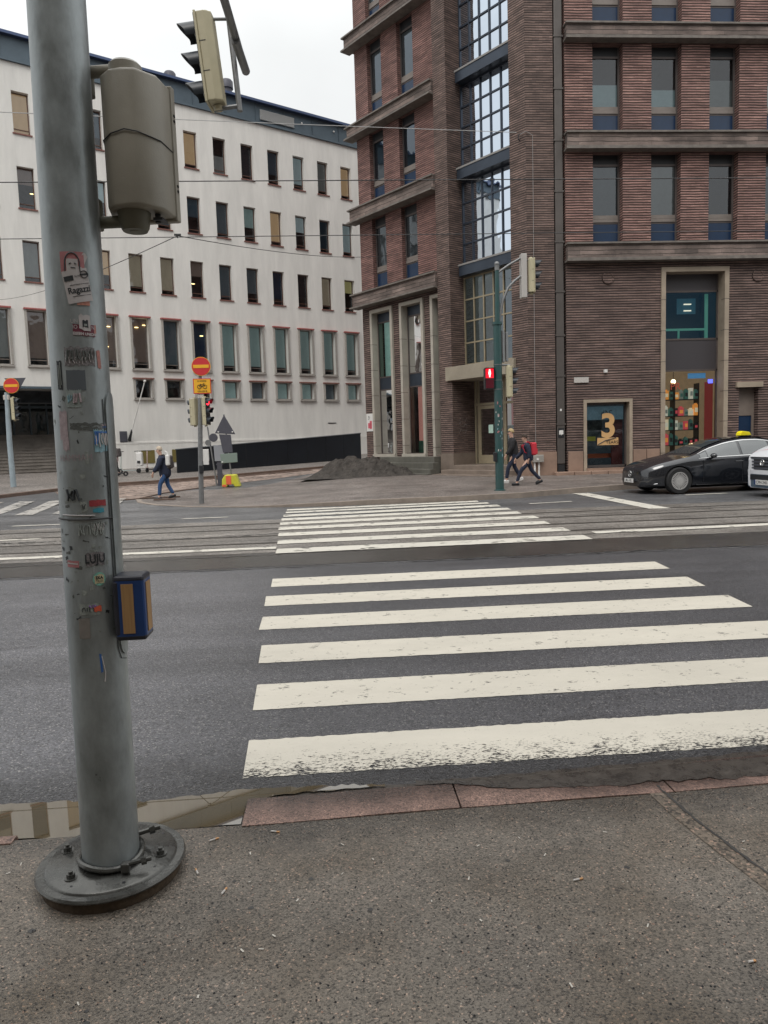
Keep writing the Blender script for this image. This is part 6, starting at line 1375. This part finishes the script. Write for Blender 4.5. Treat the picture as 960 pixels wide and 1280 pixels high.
def side_glass(x0, x1, t0, t1, s, name='side_window', m='carglass', nn=14):
    q = MB(); pr = None
    for i in range(nn + 1):
        x = x0 + (x1 - x0) * i / nn; hw = smooth_tab(halfw, x, .06) * .95; zt = smooth_tab(top, x, .1); zl = min(smooth_tab(belt, x), zt - .01); ry = smooth_tab(roofw, x); k = min(1, (zt - zl) / .25); ry = hw / .95 * (1 - k) * .94 + ry * k if zt - zl <= .25 else ry
        def P2(t):
            if t < .55 / 1: a = t / .55; y = hw + ((hw * .45 + ry * .55) - hw) * a; z = zl + (zt - zl) * .55 * a
            else: a = (t - .55) / .33; y = (hw * .45 + ry * .55) * (1 - a) + ry * a; z = zl + (zt - zl) * (.55 + .33 * a)
            return (x, s * (y + .008), z + .004)
        col_ = [P2(t0 + (t1 - t0) * j / 4) for j in range(5)]
        if pr:
            for a in range(4): q.face([pr[a], col_[a], col_[a + 1], pr[a + 1]])
        pr = col_
    return q.build(name, m, CT, smooth=True)
for s in (-1, 1):
    side_glass(1.78, 2.72, .06, .80, s); side_glass(2.80, 3.62, .06, .80, s); side_glass(3.68, 4.25, .06, .78, s)
    side_glass(1.55, 1.76, .04, .66, s, 'quarter_window')
    side_glass(1.5, 4.4, .82, .87, s, 'window_trim', 'chrome'); side_glass(1.5, 4.4, -.0, .045, s, 'window_trim', 'chrome')
    q = MB(); q.sphere((1.86, s * 1.04, 1.02), .1, sq=(.9, 1.05, .65)); q.tube([(1.9, s * .9, .96), (1.87, s * 1.02, .98)], .025, 6); q.build('mirror', 'carpaint', CT, smooth=True)
    for x in (2.55, 3.55): q = MB(); q.box(x, x + .22, s * .968, s * .975, .84, .865) if s > 0 else q.box(x, x + .22, -.975, -.962, .84, .865); q.build('door_handle', 'chrome', CT)
    q = MB(); q.box(1.4, 3.65, min(s * .95, s * .972), max(s * .95, s * .972), .23, .25); q.build('sill_trim', 'chrome', CT)
    for x in (1.62, 2.76, 3.66):
        q = MB(); yy = .968 * s; q.box(x, x + .008, min(yy, yy - s * .02), max(yy, yy - s * .02), .3, .9); q.build('door_gap', 'black', CT)
# windscreen and rear screen
def screen(x0, x1, f, m='carglass', name='windscreen', ta=.78):
    q = MB(); pr = None
    for i in range(13):
        x = x0 + (x1 - x0) * i / 12; zt = smooth_tab(top, x, .1); zl = min(smooth_tab(belt, x), zt - .01); ry = smooth_tab(roofw, x) * ta
        row = [(x, ry * (j / 6 - 1), zt + .02 - .006 * abs(j / 6 - 1)) for j in range(13)]
        if pr:
            for j in range(12): q.face([pr[j], pr[j + 1], row[j + 1], row[j]])
        pr = row
    return q.build(name, m, CT, smooth=True)
screen(1.42, 2.42, 0); screen(4.0, 4.75, 0, name='rear_window'); screen(2.5, 3.8, 0, name='glass_roof', ta=.8)
# nose: dark grille panel, star, plate, lights
def nose_pt(t, z, out=.012):
    """t along the nose curve, -1 right of the car .. 1"""
    y = t * .80; x = .02 + .16 * abs(t) ** 3 + .02 * t * t; return Vector((x - out, y, z))
q = MB(); pr = None
for i in range(15):
    t = -.62 + 1.24 * i / 14; row = [nose_pt(t, z, .02 + (.035 if z < .5 else 0)) for z in (.36, .5, .62)]
    if pr:
        for a in range(2): q.face([pr[a], row[a], row[a + 1], pr[a + 1]])
    pr = row
gr = q.build('grille', 'black', CT, smooth=True)
q = MB(); rg = [(-.035, .085 * math.cos(t), .555 + .085 * math.sin(t)) for t in [2 * math.pi * k / 20 for k in range(21)]]; q.tube(rg, .008, 6, cap=False)
for a in (90, 210, 330): q.tube([(-.035, 0, .555), (-.035, .08 * math.cos(rad(a)), .555 + .08 * math.sin(rad(a)))], .008, 5)
q.build('badge', 'chrome', gr)
q = MB(); q.box(-.075, -.06, -.26, .26, .32, .43); pl = q.build('number_plate', 'white', CT)
ptext('plate_text', 'JKL-142', .10, 'black', (-.078, 0, .373), (rad(90), 0, rad(-90)), pl, .001, 1.1)
for s in (-1, 1):
    q = MB(); pr = None
    for i in range(9):
        t = i / 8; y = s * (.50 + .36 * t); x = lerp_tab([(0, .10), (.4, .16), (.75, .3), (1, .62)], t) - .012; za, zb = .60 + .035 * t, .665 + .115 * t
        row = [Vector((x, y * 1.01, za)), Vector((x + .02, y * 1.0, zb))]
        if pr: q.face([pr[0], row[0], row[1], pr[1]])
        pr = row
    q.build('headlight', 'drl', CT, smooth=True)
    q = MB(); q.tube([(.06, s * .42, .27), (.16, s * .72, .27), (.34, s * .86, .30)], .014, 6); q.build('bumper_trim', 'chrome', CT, smooth=True)
q = MB(); q.prism_y([(-.2, 0), (.2, 0), (.14, .10), (-.1, .13), (-.17, .09)], -.09, .09); q.build('taxi_sign', 'taxi', CT, loc=(3.35, -.1, 1.53), rot=(0, 0, rad(10)), bevel=.015)
q = MB(); q.box(-.12, .12, -.05, .05, -.03, .0); q.build('taxi_sign_foot', 'black', CT, loc=(3.35, -.1, 1.53))

# white van, mostly outside the picture
VT = thing('delivery_van', (10.72, 17.45, 0), 'white van with a red curved stripe and dark slatted grille, entering at the right edge', 'van', rz=rad(2))
top_v = [(0, .90), (.06, 1.05), (.4, 1.22), (.8, 1.36), (1.3, 1.68), (1.75, 1.86), (2.2, 1.93), (4.4, 1.93), (4.85, 1.85), (4.95, 1.0)]
belt_v = [(0, .8), (.4, 1.0), (1.0, 1.1), (4.9, 1.1)]; hw_v = [(0, .62), (.1, .80), (.35, .91), (1, .95), (4.7, .95), (4.95, .85)]; rw_v = [(0, .7), (1, .8), (1.8, .78), (4.9, .78)]; bot_v = [(0, .22), (.5, .2), (4.95, .25)]
car_body(VT, 'body', 'vanwhite', top_v, belt_v, rw_v, hw_v, bot_v, 4.95, (.95, 3.95), .38)
for x in (.95, 3.95):
    for s in (-1, 1): wheel(VT, x, s * .84, .335, .335, s, 7)
q = MB(); q.box(.5, 4.4, -.6, .6, .14, .5); q.build('underbody', 'black', VT)
def vx(y): return .0 + .14 * (abs(y) / .8) ** 3
def vband(z0, z1, out_, y0, y1, m, name, parent=VT, zo=0.):
    q = MB(); pr = None
    for i in range(17):
        y = y0 + (y1 - y0) * i / 16; row = [Vector((vx(y) - out_, y, z0)), Vector((vx(y) - out_ + zo, y, z1)), Vector((vx(y) + .06, y, z0)), Vector((vx(y) + .06, y, z1))]
        if pr: q.face([pr[0], row[0], row[1], pr[1]]); q.face([pr[1], row[1], row[3], pr[3]]); q.face([pr[0], row[0], row[2], pr[2]])
        pr = row
    return q.build(name, m, parent, smooth=False)
vg = vband(.68, 1.0, .02, -.76, .76, 'black', 'grille')
for z in (.70, .78, .86, .94): vband(z, z + .04, .035, -.74, .74, 'vangrey', 'grille_slat', vg)
vband(.57, .67, .05, -.84, .84, 'vanwhite', 'bumper'); vband(.24, .565, .04, -.84, .84, 'vanbump', 'lower_bumper'); vband(.42, .55, .052, -.55, .55, 'black', 'air_intake')
q = MB(); rg = [(-.05, .075 * math.cos(t), .86 + .075 * math.sin(t)) for t in [2 * math.pi * k / 20 for k in range(21)]]; q.tube(rg, .008, 6, cap=False)
q.tube([(-.05, .045, .91), (-.05, .0, .87), (-.05, -.045, .91)], .007, 5); q.tube([(-.05, .06, .87), (-.05, .028, .80), (-.05, 0, .86), (-.05, -.028, .80), (-.05, -.06, .87)], .007, 5); q.build('badge', 'chrome', vg)
q = MB(); q.box(-.072, -.058, -.27, .27, .31, .43); pl = q.build('number_plate', 'white', VT); ptext('plate_text', 'CPH-240', .11, 'black', (-.075, -.02, .368), (rad(90), 0, rad(-90)), pl, .001, 1.05)
q = MB(); q.box(-.0725, -.0722, .22, .27, .31, .43); q.build('plate_band', 'boxblue', pl)
q = MB(); pr = None
for i in range(13):
    t = i / 12; x = .12 + .55 * t; y = .66 - .95 * t * (1.6 - .6 * t); wdt = .10 + .16 * t
    z = smooth_tab(top_v, x, .1) + .03; z2 = smooth_tab(top_v, x + .04, .1) + .03; row = [(x, y, z), (x + .04, y - wdt, z2)]
    if pr: q.face([pr[0], row[0], row[1], pr[1]])
    pr = row
q.build('red_stripe', 'vanred', VT)
q = MB(); pr = None
for i in range(11):
    x = .86 + .9 * i / 10; zt = smooth_tab(top_v, x, .1) + .022; row = [(x, -.68, zt), (x, 0, zt + .01), (x, .68, zt)]
    if pr: q.face([pr[0], pr[1], row[1], row[0]]); q.face([pr[1], pr[2], row[2], row[1]])
    pr = row
q.build('windscreen', 'carglass', VT, smooth=True)
for s in (-1, 1):
    q = MB(); q.box(.13, .3, min(s * .62, s * .86), max(s * .62, s * .86), .72, .98); q.build('headlight', 'headlight', VT, bevel=.03)
    q = MB(); q.box(1.3, 1.42, min(s * 1.0, s * 1.2), max(s * 1.0, s * 1.2), 1.1, 1.38); q.build('mirror', 'black', VT, bevel=.03)
    q = MB(); q.box(1.45, 2.4, min(s * .93, s * .9), max(s * .93, s * .9), 1.2, 1.7); q.build('side_window', 'carglass', VT, bevel=.02)

# ------------------------------------------------------------------ people
def skin(name, verts, edges, radii, m, parent, root=0, sub=2, smooth=True):
    me = bpy.data.meshes.new(name); me.from_pydata(verts, edges, []); o = bpy.data.objects.new(name, me); COL.objects.link(o)
    md = o.modifiers.new('s', 'SKIN'); md.use_smooth_shade = True; md.branch_smoothing = .4
    if not me.skin_vertices:
        me.attributes  # skin layer is created by the modifier on evaluation
        bm = bmesh.new(); bm.from_mesh(me); bm.verts.layers.skin.verify(); bm.to_mesh(me); bm.free()
    for i, r in enumerate(radii):
        rr = r if isinstance(r, tuple) else (r, r); me.skin_vertices[0].data[i].radius = rr; me.skin_vertices[0].data[i].use_root = (i == root)
    sb = o.modifiers.new('u', 'SUBSURF'); sb.levels = sub; sb.render_levels = sub
    dg = bpy.context.evaluated_depsgraph_get(); dg.update(); me2 = bpy.data.meshes.new_from_object(o.evaluated_get(dg)); bpy.data.objects.remove(o)
    me2.materials.clear(); me2.materials.append(M[m] if isinstance(m, str) else m)
    for p in me2.polygons: p.use_smooth = True
    q = bpy.data.objects.new(name, me2); COL.objects.link(q); q.parent = parent; return q
def person(loc, rz, label, Hh=1.75, stride=.5, top='navy', legs='blackcloth', hair='darkhair', pack=None, hat=None, shoes='black', lean=.03, long_=False, arms=(.35, -.3), look=0., bag=None, hairlong=False, bulk=1.1):
    T = thing('person', loc, label, 'person', rz); k = Hh / 1.75
    def S(p): return tuple(c * k for c in p)
    pel = (0, 0, .94 - abs(stride) * .05); ch = (lean, 0, 1.26 - abs(stride) * .04); nk = (lean * 1.6, 0, 1.47 - abs(stride) * .04); hdp = (lean * 2 + .02, 0, 1.60 - abs(stride) * .04)
    V, E, Rd = [], [], []
    def add(p, r, par=None):
        V.append(S(p)); Rd.append(tuple(a * k for a in r) if isinstance(r, tuple) else r * k)
        if par is not None: E.append((par, len(V) - 1))
        return len(V) - 1
    ip = add(pel, (.12, .09)); iw = add((lean * .5, 0, 1.08), (.105, .08), ip); ic = add(ch, (.135, .09), iw); isx = add((lean * 1.4, 0, 1.38 - abs(stride) * .04), (.07, .055), ic); in_ = add(nk, .052, isx); ih = add(hdp, (.078, .09), in_); add((hdp[0], 0, hdp[2] + .09), (.062, .072), ih)
    J = {}
    for s, ph in ((1, stride), (-1, -stride)):
        hip = add((0, s * .09, pel[2] - .03), .085, ip)
        fx = ph * .62; kx = fx * .5 + .07; kz = .50
        if ph < 0: kx = fx * .42 + .05; kz = .49
        kn = add((kx, s * .10, kz), .058, hip); az = .085 if ph >= 0 else .13
        an = add((fx, s * .10, az), .04, kn); toe = add((fx + .15, s * .105, .045 if ph >= 0 else .05), .034, an); J[s] = ((kx, s * .10, kz), (fx, s * .10, az), (fx + .17, s * .105, .04))
        sh = add((lean * 1.4, s * .165, 1.38 - abs(stride) * .04), .045, isx); sw = arms[0] if s > 0 else arms[1]
        ex, ez = lean * 1.3 + sw * .22, 1.13 - abs(stride) * .04; el = add((ex, s * .225, ez), .036, sh); wx, wz = ex + .10 + sw * .22, .90 + abs(sw) * .06 - abs(stride) * .03
        wr = add((wx, s * .22, wz), .029, el); pa = add((wx + .025, s * .217, wz - .075), (.022, .034), wr); J['h%d' % s] = ((lean * 1.4, s * .175, 1.40 - abs(stride) * .04), (ex, s * .225, ez), (wx, s * .22, wz))
        for f_, (dx, ln) in enumerate(((-.024, .055), (-.008, .066), (.008, .07), (.023, .06))):
            a = add((wx + .028 + dx, s * .212, wz - .105), .0085, pa); b = add((wx + .034 + dx, s * .205, wz - .105 - ln * .55), .008, a); add((wx + .028 + dx, s * .194, wz - .105 - ln), .007, b)
        t1 = add((wx + .055, s * .205, wz - .075), .0095, pa); add((wx + .06, s * .195, wz - .108), .008, t1)
    body = skin('body', V, E, Rd, 'skin', T)
    hx, hz = hdp[0] * k, hdp[2] * k
    q = MB(); q.sphere((hx + .088 * k, 0, hz + .015 * k), .016 * k, 8, 6, (1, .8, 1.3)); q.build('nose', 'skin', body, smooth=True)
    for s in (-1, 1):
        q = MB(); q.sphere((hx + .074 * k, s * .032 * k, hz + .045 * k), .010 * k, 8, 6, (.6, 1.2, .8)); q.build('eye', 'black', body)
        q = MB(); q.sphere((hx - .005, s * .082 * k, hz + .03 * k), .02 * k, 8, 6, (.8, .4, 1.3)); q.build('ear', 'skin', body, smooth=True)
    q = MB(); q.box(hx + .076 * k, hx + .086 * k, -.022 * k, .022 * k, hz - .024 * k, hz - .018 * k); q.build('mouth', 'maroon', body)
    # hair or hat: cap over crown and back
    q = MB(); n, m_ = 18, 9; grid_ = []
    for i in range(m_ + 1):
        row = []
        for j in range(n):
            a = 2 * math.pi * j / n; back = .5 - .5 * math.cos(a); lim = math.pi * (.40 + (.26 if not hairlong else .38) * back); t = lim * i / m_; r_ = (.100 + .008 * math.sin(j * 5 + i * 3)) * k
            row.append((hx - .008 * k + r_ * 1.04 * math.sin(t) * math.cos(a), r_ * .92 * math.sin(t) * math.sin(a), hz + .065 * k + r_ * 1.06 * math.cos(t)))
        grid_.append(row)
    for i in range(m_):
        for j in range(n): q.face([grid_[i][j], grid_[i + 1][j], grid_[i + 1][(j + 1) % n], grid_[i][(j + 1) % n]])
    q.build('hat' if hat else 'hair', hat or hair, T, smooth=True)
    # trousers
    V, E, Rd = [], [], []; ip = add((0, 0, pel[2] + .14), (.15, .12)); i2 = add((0, 0, pel[2] - .04), (.155, .125), ip)
    for s in (1, -1):
        kn, an, _ = J[s]; h_ = add((0, s * .092, pel[2] - .10), .098, i2); a = add(kn, .072, h_); add((an[0], an[1], an[2] + .04), .06, a)
    skin('trousers', V, E, Rd, legs, T)
    V, E, Rd = [], [], []; lo = .68 if long_ else .80
    i0 = add((0, 0, lo - abs(stride) * .04), (.19 * bulk, .17 * bulk)); i1 = add((0, 0, 1.02), (.165 * bulk, .135 * bulk), i0); i2 = add((ch[0], 0, ch[2]), (.185 * bulk, .14 * bulk), i1); i3 = add((lean * 1.4, 0, 1.43 - abs(stride) * .04), (.125, .10), i2); add((nk[0] - .005, 0, nk[2] + .015), .075, i3)
    for s in (1, -1):
        a, b, c = J['h%d' % s]; x = add(a, .092 * bulk, i3); y_ = add(b, .072 * bulk, x); add(c, .056 * bulk, y_)
    skin('jacket', V, E, Rd, top, T)
    for s in (1, -1):
        _, an, toe = J[s]; q = MB(); q.T = Matrix.Scale(k, 4) @ Matrix.Translation((an[0] + .05, an[1], an[2] - .035)) @ (Matrix.Rotation(rad(22), 4, 'Y') if s * stride < 0 else Matrix.Identity(4)); q.sphere((0, 0, 0), .14, 14, 8, (1, .36, .42)); q.box(-.12, .12, -.045, .045, -.055, -.03); q.build('shoe', shoes, T, smooth=True)
    if pack:
        q = MB(); q.box(-.11, .09, -.14, .14, -.21, .23); p_ = q.build('backpack', pack, T, loc=((lean - .22) * k, 0, 1.22 * k), bevel=.06, bseg=4); p_.scale = (k, k, k)
        for s in (-1, 1): q = MB(); q.tube([(.08, s * .1, .2), (.2, s * .12, .26), (.37, s * .11, .12), (.3, s * .12, -.1), (.1, s * .12, -.17)], .017, 6); q.build('strap', pack, p_, smooth=True)
        q = MB(); q.box(-.14, -.1, -.1, .1, -.17, .02); q.build('front_pocket', pack, p_, bevel=.02)
    return T
def tall(x, y): return GP(x, y) + .014
person((6.08, 24.1, tall(6.08, 24.1)), rad(180), 'blond person in black jacket walking left beside the red-backpack walker', 1.80, .42, 'blackcloth', 'navy', 'blond', shoes='white')
person((6.22, 22.75, tall(6.22, 22.75)), rad(176), 'dark-haired person with a bright red backpack striding left past the green pole', 1.62, .68, 'navy', 'navy', 'darkhair', pack='redcloth', arms=(-.35, .5), lean=.06, bulk=1.1)
person((-5.42, 24.35, tall(-5.42, 24.35)), rad(184), 'person in dark coat and blue jeans with a backpack, cream hat, walking left on cobbles', 1.74, .34, 'navy', 'jeans', 'blond', pack='greybag', hat='creamhat', long_=True, lean=.07, bulk=1.25)
gy = 36.4; gx = -10.45
person((gx, gy, GL(gx, gy) + .11), rad(170), 'person in pale pink coat with dark bag on a scooter, half behind the near pole', 1.62, .25, 'pinkcoat', 'blackcloth', 'darkhair', pack='greybag', long_=True)
q = MB(); q.box(-.06, .06, -.10, .10, -.10, .24); o = q.build('white_bag', 'white', None, loc=(-5.26, 24.1, tall(-5.42, 24.35) + 1.22), bevel=.03); tag(o, 'white bag hanging on the back of the cream-hatted walker', 'bag')
q = MB(); q.tube([(0, 0, .2), (-.02, .05, .32), (-.1, .1, .36)], .012, 6); q.build('bag_strap', 'white', o, smooth=True)
# kick scooters
def scooter(loc, rz, label, m='black', deck='black'):
    T = thing('kick_scooter', loc, label, 'scooter', rz, 'kick scooters by the white wall')
    q = MB(); q.box(-.35, .35, -.08, .08, .12, .17); q.build('deck', deck, T, bevel=.02)
    q = MB(); q.tube([(.35, 0, .14), (.5, 0, .22), (.42, 0, 1.12)], .028, 8); q.build('stem', m, T, smooth=True)
    q = MB(); q.tube([(.42, -.25, 1.12), (.42, .25, 1.12)], .018, 8); q.build('handlebar', 'black', T, smooth=True)
    for x in (-.45, .52):
        q = MB(); q.T = Matrix.Translation((x, 0, .12)) @ Matrix.Rotation(rad(90), 4, 'X'); q.lathe([(.05, -.025), (.12, -.025), (.12, .025), (.05, .025), (.05, -.025)], n=20); q.build('wheel', 'tyre', T, smooth=True)
    q = MB(); q.box(.45, .60, -.04, .04, .24, .27); q.build('mudguard', m, T); return T
def sz(x, y): return GL(x, y) + .112
scooter((-10.35, 36.15, sz(-10.35, 36.15)), rad(172), 'dark kick scooter under the rider in the pale pink coat')
scooter((-10.3, 38.4, sz(-10.3, 38.4)), rad(170), 'grey kick scooter parked by the white wall, left of the white one', cmat('grey_stem', (.4, .44, .42), .5), cmat('grey_deck', (.3, .34, .33), .6))
s3_ = scooter((-9.75, 38.9, sz(-9.75, 38.9)), rad(-100), 'bulky white scooter parked facing us by the white wall', 'white', 'white')
q = MB(); q.box(.28, .52, -.16, .16, .35, 1.05); q.build('white_shield', 'white', s3_, bevel=.06, bseg=3)
q = MB(); q.box(.5, .56, -.08, .08, .5, .62); q.build('lamp', 'black', s3_)
scooter((-9.35, 39.2, sz(-9.35, 39.2)), rad(-110), 'pale pinkish scooter just right of the bulky white one', cmat('pale_pink_stem', (.5, .38, .36), .5), 'black')
# loose wooden slats lying by the walking person
for x, y, a, l, lb in ((-5.75, 25.0, .12, .62, 'dark wooden slat lying on the cobbles left of the walker'), (-5.45, 24.15, .08, .34, 'short pale slat lying under the feet of the walker in jeans')):
    q = MB(); q.box(-l, l, -.05, .05, 0, .05); o = q.build('wooden_slat', 'kerb_brown', None, loc=(x, y, GP(x, y) + .016), rot=(0, 0, a), bevel=.008); tag(o, lb, 'slat')
# litter on the near pavement
def butt(x, y, a, lb, m1='offwhite', l=.02):
    T = MB(); T.tube([(-l, 0, 0), (l * .3, 0, 0)], .0038, 8); o = T.build('cigarette_end', m1, None, loc=(x, y, NP + .004), rot=(0, 0, a)); q = MB(); q.tube([(l * .3, 0, 0), (l, 0, 0)], .0038, 8); q.build('filter', cmat('butt_filter', (.55, .30, .14), .8), o); tag(o, lb, 'cigarette end', 'cigarette ends on the near pavement')
butt(-.555, 2.99, .5, 'orange-tipped cigarette end just right of the round flange'); butt(-.30, 3.02, -.3, 'whitish cigarette end near the end of the red kerb stone')
butt(-.46, 2.62, 1.2, 'curled tan cigarette end below right of the flange'); butt(-.585, 2.76, 2.0, 'brown cigarette end touching the flange rim')
butt(.86, 2.53, .2, 'pale cigarette end in the middle right of the pavement'); butt(1.25, 2.05, .1, 'pale cigarette end left of the pavement joint', l=.013); butt(.55, 1.66, .9, 'white cigarette end at the lower middle of the pavement', l=.014)
random.seed(21)
def scraps(name, n, m, label, cat, s0, s1, seed):
    random.seed(seed); mb = MB()
    for _ in range(n):
        x, y = random.uniform(-1.5, 2.2), random.uniform(1.0, 3.05)
        if math.hypot(x + .92, y - 2.84) < .32: continue
        a = random.uniform(0, 3.1); l, w_ = random.uniform(s0, s1), random.uniform(.0015, .003); c, s = math.cos(a), math.sin(a)
        mb.face([(x - c * l - s * w_, y - s * l + c * w_, NP + .004), (x - c * l + s * w_, y - s * l - c * w_, NP + .004), (x + c * l + s * w_, y + s * l - c * w_, NP + .006), (x + c * l - s * w_, y + s * l + c * w_, NP + .006)])
    tag(mb.build(name, m), label, cat, kind='stuff')
random.seed(31)
tag(grit('kerbside_grit', 1300, 'g1', .0015, .004, 8, area=(-.4, 2.4, 2.93, 3.13)), 'fine dark grit gathered along the near kerb', 'grit')
mb = MB()
for _ in range(34):
    x, y = random.uniform(-1.4, 2.2), random.uniform(1.0, 3.0); r = random.uniform(.006, .016); n = 9
    if math.hypot(x + .92, y - 2.8) < .33: continue
    q = [(x + r * random.uniform(.7, 1.2) * math.cos(2 * math.pi * k / n), y + r * random.uniform(.7, 1.2) * math.sin(2 * math.pi * k / n), NP + .0015) for k in range(n)]; mb.face(q)
tag(mb.build('gum_spots', 'crack'), 'flat dark gum spots trodden into the near pavement', 'gum', kind='stuff')
scraps('paper_scraps', 70, 'g3', 'tiny pale paper and straw scraps strewn over the near pavement', 'litter', .004, .009, 4)
